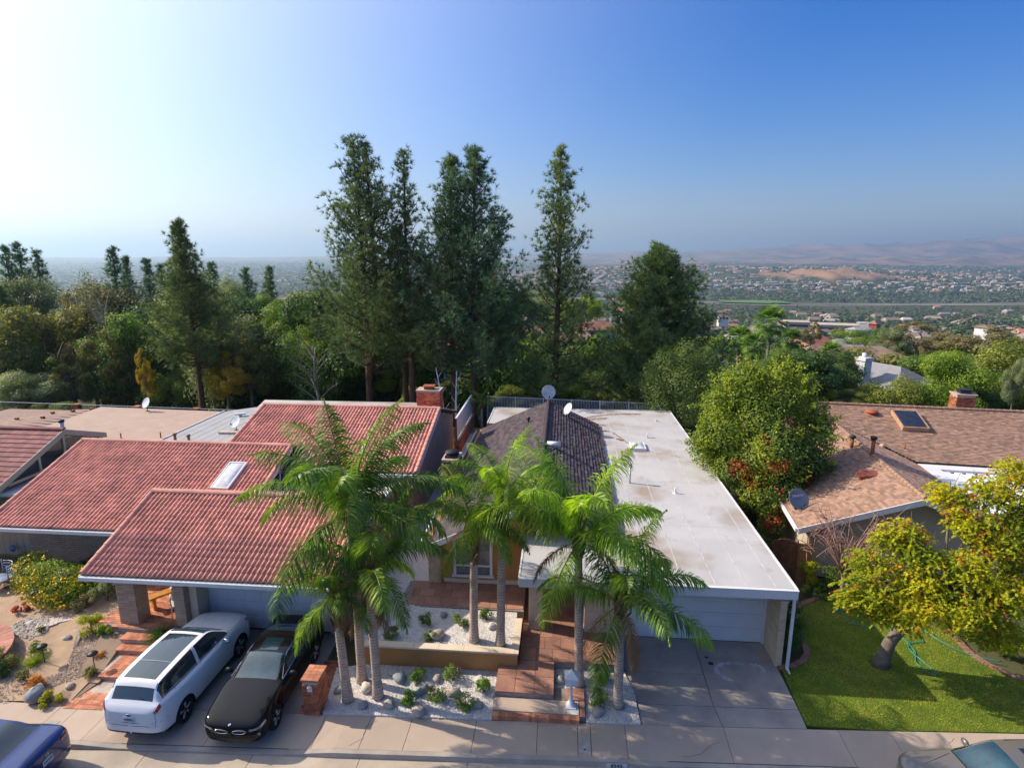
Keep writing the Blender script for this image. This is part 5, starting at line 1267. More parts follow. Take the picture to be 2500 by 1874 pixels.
# ---------------------------------------------------------------- vehicles
def pchip(P, sub):
    """monotone cubic through rows of P; returns finer rows"""
    P = np.asarray(P, float); n = len(P); d = np.diff(P, axis=0); m = np.zeros_like(P)
    for i in range(1, n - 1):
        a, b = d[i - 1], d[i]; ok = a * b > 0; m[i] = np.where(ok, 2 * a * b / np.where(ok, a + b, 1), 0)
    m[0] = d[0]; m[-1] = d[-1]; out = []
    for i in range(n - 1):
        for k in range(sub):
            t = k / sub; h00 = 2 * t**3 - 3 * t**2 + 1; h10 = t**3 - 2 * t**2 + t; h01 = -2 * t**3 + 3 * t**2; h11 = t**3 - t**2
            out.append(h00 * P[i] + h10 * m[i] + h01 * P[i + 1] + h11 * m[i + 1])
    out.append(P[-1]); return np.array(out)
def carpaint(name, col, metal=.3, rough=.28):
    m = bpy.data.materials.new(name); m.use_nodes = True; b = m.node_tree.nodes['Principled BSDF']; nt = m.node_tree
    n = nt.nodes.new('ShaderNodeTexNoise'); n.inputs['Scale'].default_value = 2.5; n.inputs['Detail'].default_value = 5; g = nt.nodes.new('ShaderNodeNewGeometry'); nt.links.new(g.outputs['Position'], n.inputs['Vector'])
    r = nt.nodes.new('ShaderNodeMapRange'); r.inputs[3].default_value = rough * .8; r.inputs[4].default_value = rough * 1.35; nt.links.new(n.outputs[0], r.inputs[0]); nt.links.new(r.outputs[0], b.inputs['Roughness'])
    x = nt.nodes.new('ShaderNodeMix'); x.data_type = 'RGBA'; x.inputs[6].default_value = (*col, 1); x.inputs[7].default_value = (*[c * .86 + .008 for c in col], 1); nt.links.new(n.outputs[0], x.inputs[0]); nt.links.new(x.outputs[2], b.inputs['Base Color'])
    b.inputs['Metallic'].default_value = metal; b.inputs['Specular IOR Level'].default_value = .3; b.inputs['Coat Weight'].default_value = .7; b.inputs['Coat Roughness'].default_value = .04; return m
m_tyre = mat('tyre_rubber', (.02, .02, .022), .85); m_rim = mat('alloy_rim', (.55, .56, .58), .3, metal=.8, var=.05); m_chrome = mat('chrome', (.75, .77, .8), .12, metal=1, var=.02)
m_carglass = mat('car_glass', (.012, .03, .038), .04, var=.1, spec=1.0, coat=.5); m_winds = mat('windscreen_glass', (.02, .075, .095), .05, col2=(.012, .03, .04), scale=2.2, spec=1.0, coat=.6)
m_red = mat('tail_lamp', (.55, .015, .025), .2, coat=.6); m_lamp = mat('headlamp_lens', (.55, .60, .66), .12, coat=.8, metal=.3, col2=(.12, .13, .15), scale=14); m_blk = mat('black_trim', (.015, .015, .017), .45)
m_plate = mat('number_plate', (.68, .70, .74), .5); m_print = mat('plate_print', (.06, .08, .2), .6)

def car(name, label, cat_, st, loc, rz, paint, wheels, glass, sides, roof_glass=None, R_w=.335, arch=.385, spokes=5, two_tone=None, extras=None, tone=None):
    """st: stations (x, hw, zlow, y3, z3, y4, z4, y5, z5, z7); glass: (cowl, header, roof_end, rear_base); sides: [(u0,u1)] side windows"""
    rows = []
    for (x, hw, zl, y3, z3, y4, z4, y5, z5, z7) in st:
        rows.append([(x, hw * .90, zl), (x, hw * .975, zl + .10), (x, hw, (zl + z3) * .5 + .06), (x, y3, z3), (x, y4, z4), (x, y5, z5), (x, y5 * .5, z5 + (z7 - z5) * .78), (x, 0, z7)])
    G = np.array(rows, float); G[0, :, 1] = 0; G[-1, :, 1] = 0; nu, nv = G.shape[:2]; SU, SV = 7, 4
    G = pchip(G.reshape(nu, -1), SU).reshape(-1, nv, 3); G = np.stack([pchip(g, SV) for g in G]); NU, NV = G.shape[:2]
    # round the plan at the ends: x shift by row keeps fascias upright
    e = empty(name, loc, rz, label, cat_); L0 = (st[0][0] + st[-1][0]) / 2
    def surf(u, v, side=1, off=0.):
        fu = min(max(u * SU, 0), NU - 1.001); fv = min(max(v * SV, 0), NV - 1.001); i, j = int(fu), int(fv); a, b = fu - i, fv - j
        p = (G[i, j] * (1 - a) * (1 - b) + G[i + 1, j] * a * (1 - b) + G[i, j + 1] * (1 - a) * b + G[i + 1, j + 1] * a * b)
        if off:
            n = np.cross(G[i + 1, j] - G[i, j] + (G[i + 1, j + 1] - G[i, j + 1]), G[i, j + 1] - G[i, j] + (G[i + 1, j + 1] - G[i + 1, j])); ln = np.linalg.norm(n)
            if ln > 1e-9:
                n /= ln
                if n[1] * 1 + n[2] * .6 < 0 and abs(n[0]) < .85: n = -n
                if abs(n[0]) >= .85: n = n * (-1 if (u < nu / 2) == (n[0] > 0) else 1)
                p = p + n * off
        return (p[0] - L0, p[1] * side, p[2])
    cats = {}; V = G.copy()
    for wx in wheels:
        dx = V[:, :, 0] - wx; dz = V[:, :, 2] - (R_w - .01); d = np.hypot(dx, dz); low = (np.arange(NV)[None, :] <= 3 * SV - 1) & (V[:, :, 1] > .5); ins = (d < arch) & low
        inside = ins[:-1, :-1] & ins[1:, :-1] & ins[:-1, 1:] & ins[1:, 1:]
        cats.setdefault('_cut', []).append(inside)
        k = arch / np.maximum(d, .05); use = ins; V[:, :, 0] = np.where(use, wx + dx * k, V[:, :, 0]); V[:, :, 2] = np.where(use, (R_w - .01) + dz * k, V[:, :, 2])
    cut = np.any(cats['_cut'], axis=0); cowl, head, rend, rbase = glass; parts = {}
    for i in range(NU - 1):
        for j in range(NV - 1):
            if cut[i, j]: continue
            u = (i + .5) / SU; v = (j + .5) / SV; c = 'body'
            if cowl < u < head and v > 5.15: c = 'windscreen'
            elif rend < u < rbase and v > 5.2: c = 'rear_window'
            elif roof_glass and roof_glass[0] < u < roof_glass[1] and v > roof_glass[2]: c = 'roof_glass'
            for k, (a, b) in enumerate(sides):
                if a < u < b and 4.12 < v < 4.90: c = 'side_window_%d' % k
            parts.setdefault(c, []).append((i, j))
    for c, fs in parts.items():
        sd = (1, -1)
        groups = [(s,) for s in sd] if c.startswith('side_window') else [sd]
        for gsd in groups:
            idx = {}; vv = []; ff = []
            for s in gsd:
                for i, j in fs:
                    q = []
                    for a, b in ((i, j), (i + 1, j), (i + 1, j + 1), (i, j + 1)):
                        key = (a, b, s if b < NV - 1 else 1)
                        if key not in idx: idx[key] = len(vv); p = V[a, b]; vv.append((p[0] - L0, p[1] * key[2], p[2]))
                        q.append(idx[key])
                    ff.append(tuple(q if s > 0 else q[::-1]))
            m = paint if c == 'body' else (m_winds if c == 'windscreen' else m_carglass); nm = 'side_window' if c.startswith('side_window') else c
            mi = None; ms = [m]
            if c == 'body' and two_tone: ms = [paint, two_tone]; mi = [1 if (f % len(fs)) and fs[f % len(fs)][1] < SV * 1.0 else 0 for f in range(len(ff))]
            link(nm, pydata(nm, vv, ff, ms, mi, smooth=True), e)
    L = st[-1][0] - st[0][0]; hw = max(s[1] for s in st)
    MB().box(-L / 2 + .35, -hw + .14, .17, L / 2 - .35, hw - .14, .62).build('underbody', m_blk, e)
    for wx in wheels:
        for s in (1, -1):
            x = wx - L0; Mx = Matrix.Rotation(R(90) * -s, 4, 'X')
            al = MB(); prof = []; n = 20; P = []
            for k in range(n + 1):
                an = math.pi * (k / n) * 1.12 - .19
                for yy in (hw * .985, hw - .34): P.append((x + arch * math.cos(an), yy * s, R_w - .01 + arch * math.sin(an)))
            al.add(P, [(2 * k, 2 * k + 1, 2 * k + 3, 2 * k + 2) for k in range(n)], 0, True); al.build('wheel_arch', m_blk, e)
            w = MB().lathe([(R_w * .66, -.02), (R_w * .70, .0), (R_w * .93, .0), (R_w, -.035), (R_w, -.18), (R_w * .93, -.215), (R_w * .6, -.21)], 30, M=Mx, c=(x, s * (hw - .015), R_w)).build('tyre', m_tyre, e)
            rm = MB().lathe([(0, -.06), (R_w * .20, -.05), (R_w * .62, -.09), (R_w * .66, -.02), (R_w * .69, -.012), (R_w * .69, -.1), (R_w * .5, -.14), (0, -.14)], 30, M=Mx, c=(x, s * (hw - .015), R_w), mi=1)
            for k in range(spokes):
                for dd in (-.11, .11):
                    an = 2 * math.pi * k / spokes + .3; c0 = Vector((x, s * (hw - .035), R_w)); a1 = an + dd * .35; a2 = an + dd
                    rm.tube([c0 + Vector((math.cos(a1), 0, math.sin(a1))) * R_w * .14, c0 + Vector((math.cos(a2), 0, math.sin(a2))) * R_w * .66], [.026, .02], 5, 0, flat=.7)
            rm.build('rim', [m_rim, m_blk], w)
    def patch(nm, m, u0, u1, v0, v1, off=.008, n=6, sides_=(1, -1), f=None, th=True):
        for s in sides_:
            P = []; F = []
            for i in range(n + 1):
                for j in range(n + 1):
                    a, b = i / n, j / n
                    if f: a, b = f(a, b)
                    P.append(surf(u0 + (u1 - u0) * a, v0 + (v1 - v0) * b, s, off))
            F = [(i * (n + 1) + j, i * (n + 1) + j + 1, (i + 1) * (n + 1) + j + 1, (i + 1) * (n + 1) + j) for i in range(n) for j in range(n)]
            MB().add(P, F, 0, True).build(nm, m, e)
    def seam(pts, r=.005, m=m_blk, nm='seam', sides_=(1, -1), off=.001):
        for s in sides_: MB().tube([surf(u, v, s, off) for u, v in pts], r, 4, caps=False).build(nm, m, e)
    if extras: extras(e, surf, patch, seam, L, L0)
    return e
def mirror_(e, x, y, z, m):
    for s in (1, -1):
        b = MB(); c = Vector((x, s * (y + .12), z))
        b.lathe([(0, -.11), (.06, -.10), (.085, -.03), (.085, .04), (.05, .09), (0, .10)], 12, M=Matrix.Scale(.75, 4, (1, 0, 0)) @ Matrix.Rotation(R(90), 4, 'X'), c=tuple(c)).tube([(x - .02, s * y, z - .05), tuple(c - Vector((0, 0, .03)))], .03, 6, 1)
        o = b.build('wing_mirror', [m, m_blk], e)
def plate(e, loc, ry=0., tilt=0.):
    o = MB().box(-.006, -.155, -.08, .006, .155, .08).build('number_plate', m_plate, e, loc); o.rotation_euler = (0, tilt, ry)
    for i in range(7):
        if i == 3: continue
    for i in range(6): MB().box(.0065 if True else 0, -.115 + i * .042, -.03, .009, -.115 + i * .042 + .026, .03).build('plate_character', m_print, o)
# --- black sedan: nose to the street
BX = [(-.03, .02, .24, .02, .60, .015, .66, .01, .67, .68), (.0, .50, .24, .50, .62, .48, .69, .34, .71, .72), (.09, .76, .22, .745, .66, .70, .74, .48, .775, .79), (.34, .87, .20, .835, .74, .77, .82, .52, .86, .88), (.85, .905, .20, .86, .84, .80, .91, .55, .95, .965),
      (1.45, .905, .20, .855, .90, .79, .97, .68, 1.00, 1.03), (2.18, .905, .20, .85, .92, .765, .97, .575, 1.32, 1.365), (2.75, .905, .20, .85, .93, .765, .98, .575, 1.345, 1.385), (3.25, .91, .20, .86, .95, .765, 1.0, .57, 1.31, 1.35),
      (4.02, .905, .21, .85, .985, .76, 1.03, .64, 1.06, 1.08), (4.42, .87, .24, .81, .97, .74, 1.03, .5, 1.06, 1.07), (4.58, .78, .28, .72, .92, .66, .98, .44, 1.0, 1.01), (4.63, .50, .30, .47, .88, .44, .94, .3, .96, .965), (4.64, .02, .30, .02, .88, .015, .93, .01, .94, .94)]
def bx(e, surf, patch, seam, L, L0):
    patch('headlight', m_lamp, 1.05, 2.85, 2.55, 3.12, .012, f=lambda a, b: (a, b * (1 - .35 * a) + .15 * a))
    for s in (1, -1):   # twin grille
        g = MB(); c = [surf(1.0 * k / 8 * .62 + .12, 2.86, s, .012) for k in range(9)]; d = [surf(1.0 * k / 8 * .62 + .12, 2.25, s, .012) for k in range(9)]
        ring = [surf(.12 + .7 * (.5 + .5 * math.cos(t)), 2.55 + .46 * math.sin(t), s, .016) for t in np.linspace(0, 2 * math.pi, 25)]
        ctr = surf(.47, 2.55, s, .014); MB().add([ctr] + ring[:-1], [(0, i + 1, (i + 1) % 24 + 1) for i in range(24)]).build('grille', m_blk, e)
        MB().tube(ring, .009, 6, caps=False).build('grille_surround', m_chrome, e)
    for s in (1, -1):
        pass
    patch('lower_intake', m_blk, .05, 1.6, 1.0, 1.75, .006)
    p = surf(1.25, 6.95, 1, .012); M = Matrix.Rotation(R(-12), 4, 'Y')
    b = MB().lathe([(0, .0), (.041, 0), (.043, .006), (.036, .010)], 20, c=p, M=M); em = b.build('emblem', m_chrome, e)
    for k, mm in enumerate((mat('emblem_blue', (.03, .18, .55), .3), m_white, MATS['emblem_blue'], m_white)):
        q = [(0, 0, .012)] + [(.033 * math.cos(k * math.pi / 2 + t), .033 * math.sin(k * math.pi / 2 + t), .012) for t in np.linspace(0, math.pi / 2, 6)]
        MB().add([tuple(M @ Vector(v) + Vector(p)) for v in q], [(0, i, i + 1) for i in range(1, 6)]).build('emblem_quarter', mm, em)
    seam([(5 + .0, 4.05), (4.2, 4.15), (3.2, 4.1), (2.3, 3.9), (1.7, 3.6)]); seam([(2.0, 6.2), (3.2, 5.6), (4.9, 5.3)], .004)
    for u in (5.35, 7.0, 8.35): seam([(u, .6), (u, 1.5), (u, 2.6), (u, 3.6), (u + .02, 4.1)])
    seam([(5.1, 4.1), (6.2, 4.1), (7.5, 4.1), (8.75, 4.15)], .009, m_chrome, 'window_trim'); seam([(5.12, 4.2), (5.5, 4.72), (6.1, 4.93), (7.3, 4.95), (8.3, 4.93), (8.95, 4.3)], .009, m_chrome, 'window_trim')
    seam([(5.02, 5.1), (5.5, 5.12), (6.0, 5.12)], .010, m_blk)
    patch('tail_light', m_red, 10.6, 12.2, 2.75, 3.35, .010); mirror_(e, 1.80 - L0, .86, .98, m_blk)
    for u in (6.7, 8.0):
        seam([(u, 3.1), (u + .3, 3.1)], .013, MATS.get('body_black') or m_blk, 'door_handle', off=.014)
    seam([(.0, 1.25), (1.0, 1.25), (2.2, 1.3)], .006)
    q = surf(1.9, 1.75, -1, .02); MB().lathe([(0, 0), (.045, .0), (0, .015)], 10, c=q, M=Matrix.Rotation(R(-80), 4, 'Y')).build('fog_light', m_lamp, e)
m_bk = carpaint('black_car_paint', (.004, .0035, .004), 0, .2); m_bk.node_tree.nodes['Principled BSDF'].inputs['Specular IOR Level'].default_value = .0
car('parked_sedan', 'black sedan parked nose to the street on the left driveway', 'car', BX, (-8.72, 15.15, .005), R(90 + 1.0), m_bk, [.82, 3.63], (5.05, 5.97, 8.02, 8.92), [(5.35, 6.95), (7.05, 8.85)], extras=bx, roof_glass=(6.2, 7.1, 6.1))
# --- white crossover: tail to the street
EX = [(-.03, .02, .30, .02, .80, .015, .86, .01, .87, .88), (.0, .52, .28, .50, .82, .47, .90, .34, .92, .93), (.10, .80, .25, .77, .86, .72, .94, .5, .98, 1.0), (.38, .93, .24, .88, .93, .80, 1.03, .54, 1.07, 1.09), (.85, .955, .24, .90, 1.0, .82, 1.09, .56, 1.13, 1.15),
      (1.28, .96, .24, .905, 1.05, .83, 1.13, .73, 1.18, 1.22), (2.12, .96, .24, .905, 1.08, .81, 1.14, .62, 1.62, 1.67), (3.0, .965, .24, .91, 1.10, .81, 1.16, .63, 1.66, 1.70), (3.75, .965, .25, .91, 1.13, .80, 1.19, .63, 1.64, 1.68), (4.22, .95, .28, .89, 1.17, .79, 1.23, .62, 1.59, 1.63),
      (4.52, .90, .32, .85, 1.12, .78, 1.20, .66, 1.22, 1.24), (4.64, .80, .34, .76, .98, .72, 1.06, .50, 1.09, 1.10), (4.70, .52, .35, .50, .92, .47, .96, .34, .98, .985), (4.71, .02, .35, .02, .90, .015, .94, .01, .95, .95)]
def ex(e, surf, patch, seam, L, L0):
    patch('tail_light', m_red, 10.05, 11.25, 3.0, 3.92, .012); patch('reversing_light', m_lamp, 10.9, 11.25, 3.05, 3.5, .016)
    patch('roof_spoiler', m_we, 9.0, 9.35, 5.1, 7.0, .02)
    seam([(11.35, 1.6), (11.3, 2.5), (11.25, 3.2), (10.9, 3.9), (10.1, 4.6)], .006); seam([(11.35, 1.6), (12, 1.62), (12.9, 1.62)], .007)
    patch('bumper_lip', m_blk, 10.3, 12.95, .05, .55, .006); seam([(9.6, 1.9), (10.6, 1.95), (11.6, 1.95), (12.95, 1.95)], .008)
    p = surf(12.9, 3.0, 1, .004); pl_ = plate(e, (4.725 - L0, 0, .80))
    o = MB().lathe([(0, 0), (.075, 0), (.078, .006), (.06, .012), (0, .013)], 20, M=Matrix.Rotation(R(90), 4, 'Y') @ Matrix.Scale(.48, 4, (1, 0, 0)), c=(4.712 - L0, 0, .925)).build('emblem', m_chrome, e)
    MB().lathe([(0, .0135), (.06, .0135)], 20, M=Matrix.Rotation(R(90), 4, 'Y') @ Matrix.Scale(.48, 4, (1, 0, 0)), c=(4.712 - L0, 0, .925)).build('emblem_field', mat('oval_blue', (.02, .06, .3), .3), o)
    for u in (4.9 + .35, 6.75, 8.3): seam([(u, .6), (u, 1.5), (u, 2.6), (u, 3.6), (u + .02, 4.1)])
    seam([(5.05, 4.08), (6.2, 4.1), (7.5, 4.1), (9.3, 4.15)], .009, m_chrome, 'window_trim')
    for u in (6.4, 7.9): seam([(u, 3.0), (u + .25, 3.0)], .014, m_we, 'door_handle', off=.016)
    mirror_(e, 1.75 - L0, .90, 1.14, m_chrome); seam([(4.9, 4.05), (4.2, 4.12), (3.2, 4.1), (2.3, 3.9)])
    patch('headlight', m_lamp, 1.6, 3.1, 2.95, 3.7, .010)
    seam([(7.65, 5.55), (7.65, 6.3), (7.65, 7.0)], .010, m_gutterw, 'roof_bar', off=.006)
    MB().tube([(4.50 - L0, .35, 1.27), (4.47 - L0, -.1, 1.27)], .009, 5).build('wiper', m_blk, e)
m_we = carpaint('white_car_paint', (.86, .86, .87), .0, .25)
car('parked_crossover', 'white crossover with dark glass roof parked tail to the street', 'car', EX, (-11.42, 15.12, .005), R(-90 - 1.0), m_we, [.93, 3.76], (4.98, 6.0, 9.25, 10.02), [(5.2, 6.7), (6.8, 8.25), (8.35, 9.5)], roof_glass=(6.15, 8.9, 5.45), R_w=.37, arch=.425, extras=ex, two_tone=None)
# --- blue sedan at the kerb, cut by the picture's left bottom corner
def blx(e, surf, patch, seam, L, L0):
    patch('tail_light', m_red, 10.45, 12.0, 2.7, 3.45, .010); patch('reversing_light', m_lamp, 11.5, 12.0, 2.75, 2.95, .014)
    plate(e, (4.652 - L0, 0, .74)); seam([(11.6, 1.6), (12.2, 1.62), (12.95, 1.62)], .007); seam([(10.2, 4.1), (10.2, 5.5), (10.2, 7)], .005); seam([(11.4, 2.3), (12.9, 2.3)], .006)
    o = MB().lathe([(.04, 0), (.052, .0), (.052, .008), (.04, .008)], 22, M=Matrix.Rotation(R(90), 4, 'Y'), c=(4.645 - L0, 0, .885)).build('emblem', m_chrome, e)
    for pts in (((-.03, .03), (-.012, -.028), (0, .002)), ((.03, .03), (.012, -.028), (0, .002))): MB().tube([(4.65 - L0, y, .885 + z) for y, z in pts], .005, 4).build('emblem_bar', m_chrome, o)
    for u in (5.35, 7.0, 8.35): seam([(u, .6), (u, 1.5), (u, 2.6), (u, 3.6), (u + .02, 4.1)])
    mirror_(e, 1.80 - L0, .86, 1.0, m_bl)
    seam([(12.0, 1.3), (11.2, 1.35)], .009, m_chrome, 'reflector_strip')
BL = [(a, b, c, d, e_ * 1.0 + .03, f, g + .04, h, i + .04, j + .04) for a, b, c, d, e_, f, g, h, i, j in BX]
m_bl = carpaint('blue_car_paint', (.018, .045, .17), .3, .2)
car('parked_sedan', 'blue sedan parked at the kerb in the bottom left corner', 'car', BL, (-15.07, 11.42, -.14), R(180 + 2.6) + math.pi, m_bl, [.82, 3.55], (5.05, 5.97, 8.02, 8.92), [(5.35, 6.95), (7.05, 8.85)], extras=blx)
# --- tan suv at the kerb, cut by the right bottom corner
def tx(e, surf, patch, seam, L, L0):
    patch('headlight', m_lamp, 1.3, 2.9, 2.7, 3.5, .010); patch('grille', m_chrome, .1, 1.1, 2.3, 3.2, .010); seam([(2.0, 6.2), (3.2, 5.6), (4.9, 5.3)], .004); seam([(4.9, 4.05), (4.2, 4.12), (3.2, 4.1), (2.3, 3.9)])
    for u in (5.25, 6.75, 8.3): seam([(u, .6), (u, 1.5), (u, 2.6), (u, 3.6), (u + .02, 4.1)])
    mirror_(e, 1.85 - L0, .90, 1.15, m_tn); seam([(5.0, 5.1), (5.5, 5.12), (6.0, 5.12)], .012, m_blk); seam([(5.02, 5.2), (5.02, 6), (5.02, 7)], .02, m_blk)
    patch('tail_light', m_red, 10.05, 11.0, 3.0, 3.92, .012); seam([(6.3, 5.15), (7.5, 5.15), (8.8, 5.15)], .014, m_blk, 'roof_rail')
m_tn = carpaint('tan_car_paint', (.19, .175, .16), .3, .3)
car('parked_suv', 'tan sport utility vehicle with sunroof parked at the kerb, bottom right corner', 'car', EX, (10.85, 12.62, -.14), R(2.6), m_tn, [.93, 3.76], (4.98, 6.0, 9.25, 10.02), [(5.2, 6.7), (6.8, 8.25), (8.35, 9.5)], roof_glass=(6.45, 7.3, 5.9), R_w=.37, arch=.425, extras=tx)
# ---------------------------------------------------------------- gardens
def gl(x, y):
    x = np.asarray(x, float); y = np.asarray(y, float)
    return np.interp(y - CS * x, [14.4, 15.2, 17, 19.5, 21], [.02, .10, .17, .45, .55])
def sheet(name, poly, zf, m, step=.35, kind='structure', up=0.):
    P = np.array(poly); lo, hi = P.min(0), P.max(0); xs = np.arange(lo[0], hi[0] + step, step); ys = np.arange(lo[1], hi[1] + step, step)
    X, Y = np.meshgrid(xs, ys); nn = len(xs); Z = zf(X, Y) + up; V = np.stack([X.ravel(), Y.ravel(), Z.ravel()], 1); F = []
    for j in range(len(ys) - 1):
        for i in range(nn - 1):
            cx, cy_ = xs[i] + step / 2, ys[j] + step / 2
            if in_poly(np.array([cx]), np.array([cy_]), poly)[0]: F.append((j * nn + i, j * nn + i + 1, (j + 1) * nn + i + 1, (j + 1) * nn + i))
    o = link(name, pydata(name, V, F, m, smooth=True)); o['kind'] = kind; return o
m_sand = mat('sandy_path', (.46, .33, .22), .95, col2=(.36, .25, .165), scale=2.0, bump=.4, bscale=50)
m_grv = mat('grey_gravel', (.34, .275, .235), .95, col2=(.25, .20, .175), scale=9, bump=.6, attr=.35)
# one closed polygon for the dry garden
dry = [(-30, 13.2), (-14.58, 13.78), (-14.1, 15.0), (-14.5, 16.1), (-14.65, 16.9), (-15.6, 17.2), (-16.0, 17.8), (-15.9, 21.0), (-30, 21.4)]
DX = lambda x, y: gl(x, y)
def dry_sheet():
    # grid aligned to the pavement edge so nothing overlaps the slabs
    xs = np.linspace(-30, -13.0, 60); V = []; n = 26
    for x in xs:
        y0 = walk_y(x); y1 = 21.3
        for t in np.linspace(0, 1, n):
            y = y0 + (y1 - y0) * t ** 1.2; xx = x
            V.append((xx, y, float(gl(xx, y)) - .02 + .02 * math.sin(xx * 3.1) * math.cos(y * 2.7)))
    F = []
    for i in range(len(xs) - 1):
        for j in range(n - 1):
            cx = (xs[i] + xs[i + 1]) / 2; cy_ = (V[i * n + j][1] + V[i * n + j + 1][1]) / 2
            lim = np.interp(cy_, [13.8, 15.0, 15.01, 16.05, 16.4, 16.85, 17.3, 21.4], [-14.58, -14.25, -14.33, -14.53, -14.63, -15.0, -15.55, -15.75])
            if cx < lim: F.append((i * n + j, (i + 1) * n + j, (i + 1) * n + j + 1, i * n + j + 1))
    o = link('dry_garden_ground', pydata('dry_garden_ground', V, F, m_sand, smooth=True)); o['kind'] = 'structure'
dry_sheet()
gz_ = lambda x, y: gl(x, y) + .0
pebbles('grey_gravel', [(-16.0, 14.1), (-14.9, 14.9), (-14.3, 15.4), (-14.6, 16.6), (-15.6, 17.0), (-16.6, 16.9), (-16.1, 16.1), (-15.6, 15.2), (-16.2, 14.6)], gz_, 4200, .022, m_grv, 40, 'grey brown gravel between the sandy path and brick walk')
pebbles('grey_gravel', [(-25, 13.4), (-16.3, 13.85), (-15.9, 14.3), (-16.5, 15.2), (-16.9, 16.3), (-18.5, 16.3), (-25, 16.4)], gz_, 8000, .024, m_grv, 41, 'grey brown gravel at the lower left of the dry garden')
pebbles('mulch_litter', [(-26, 18.6), (-20.3, 18.9), (-16.6, 19.2), (-16.4, 20.9), (-26, 21.2)], gz_, 5000, .03, mat('mulch', (.27, .15, .10), .95, col2=(.15, .09, .07), scale=9, attr=.4), 42, 'brown bark and leaf litter below the block wall')
def rock(x, y, z, s, label, m=None, seed=0, sc=(1, .8, .62), group=None):
    rg = np.random.default_rng(seed + 900); mb = MB(); n, k = 9, 6; V = []
    for j in range(k + 1):
        th = math.pi * j / k
        for i in range(n):
            ph = 2 * math.pi * i / n; r = 1 + .16 * math.sin(3 * ph + seed) * math.sin(th) + rg.normal(0, .05)
            V.append((r * math.sin(th) * math.cos(ph) * s * sc[0], r * math.sin(th) * math.sin(ph) * s * sc[1], r * math.cos(th) * s * sc[2] + s * sc[2] * .5))
    F = [(j * n + i, j * n + (i + 1) % n, (j + 1) * n + (i + 1) % n, (j + 1) * n + i) for j in range(k) for i in range(n)]
    o = link('rock', pydata('rock', V, F, m or m_rock, smooth=True), None, (x, y, z), rg.uniform(0, 6)); return tag(o, label, 'rock', group)
m_rock = mat('river_rock', (.47, .42, .36), .85, col2=(.33, .30, .27), scale=9, bump=.6); m_rock_g = mat('blue_grey_rock', (.30, .32, .35), .8, col2=(.22, .24, .27), scale=6, bump=.4); m_rock_p = mat('pale_rock', (.62, .58, .52), .85, col2=(.48, .44, .40), scale=8, bump=.4)
RK = [(-6.58, 15.12, .19, 'half-buried grey rock left of the leftmost palm base', m_rock_g), (-5.77, 15.26, .26, 'pale rounded rock between the three clustered palm trunks', m_rock_p), (-4.87, 15.77, .28, 'flat blue-grey rock against the planter wall', m_rock_g),
      (-3.71, 15.87, .19, 'grey rock between the two front-bed shrubs by the planter wall', m_rock), (-2.37, 15.91, .22, 'pale grey rock at the bed corner beside the stone steps', m_rock_p), (-3.08, 15.31, .24, 'squarish tan rock in the middle of the front bed', m_rock),
      (-4.9, 14.68, .22, 'tan speckled rock just left of the first street-side shrub', m_rock), (-5.64, 14.58, .19, 'small blue-grey rock right of the leftmost palm trunk', m_rock_g), (-3.97, 14.46, .26, 'round tan rock nearest the pavement edge', m_rock),
      (-2.31, 14.9, .22, 'mottled grey rock right of the last street-side shrub', m_rock), (-4.07, 15.3, .27, 'long dark slate rock left of the centre shrub', m_rock_g), (.11, 16.13, .19, 'cream rock behind the white mailbox', m_rock_p), (1.22, 14.9, .24, 'speckled grey rock below the shrub near the driveway palm', m_rock)]
for i, (x, y, s, l, m) in enumerate(RK): rock(x, y, .05, s * .9, l, m, i, sc=(1.3, .5, .45) if 'slate' in l else (1, .8, .62))
for i, (x, y, s, l, m) in enumerate([(-5.35, 17.69, .19, 'pale round rock at the left inside the raised planter', m_rock_p), (-3.95, 17.08, .27, 'big grey boulder at the planter front edge', m_rock), (-2.2, 17.75, .17, 'small cream rock between the two planter palms', m_rock_p), (-3.97, 18.25, .15, 'little grey rock near the patio in the planter', m_rock_g)]): rock(x, y, .70, s, l, m, 30 + i)
# neat little shrubs in white stone
def dome(i, x, y, z, r, label, m, fl=None, name='shrub', cat='shrub', n=1500, s=.05, h=.85, group=None):
    e = empty(name, (x, y, z), 0, label, cat, group)
    link('foliage', shrub_mesh(50 + i, (r, r, r * h), n, s, m, K=9), e)
    st = MB(); [st.tube([(0, 0, -.05), (r * .4 * math.cos(a), r * .4 * math.sin(a), r * .7)], .012, 4) for a in (0, 1.5, 3, 4.5)]; st.build('stem', m_bark_grey, e)
    if fl:
        rg = np.random.default_rng(i); d = unit(rg.normal(size=(40, 3))); d[:, 2] = abs(d[:, 2]); C = d * r * np.array([1, 1, h]) + np.array([0, 0, r * h * .6])
        link('blossoms', pydata('blossoms', *leaves(C, d, .06, rg, 1.)[:2], fl), e)['kind'] = 'stuff'
    return e
m_shr = leafmat('young_shrub_leaves', (.10, .17, .02), (.055, .11, .016), attr=.4, hue=.03, trans=.3, scale=4); m_pink = mat('pink_petals', (.55, .20, .28), .7)
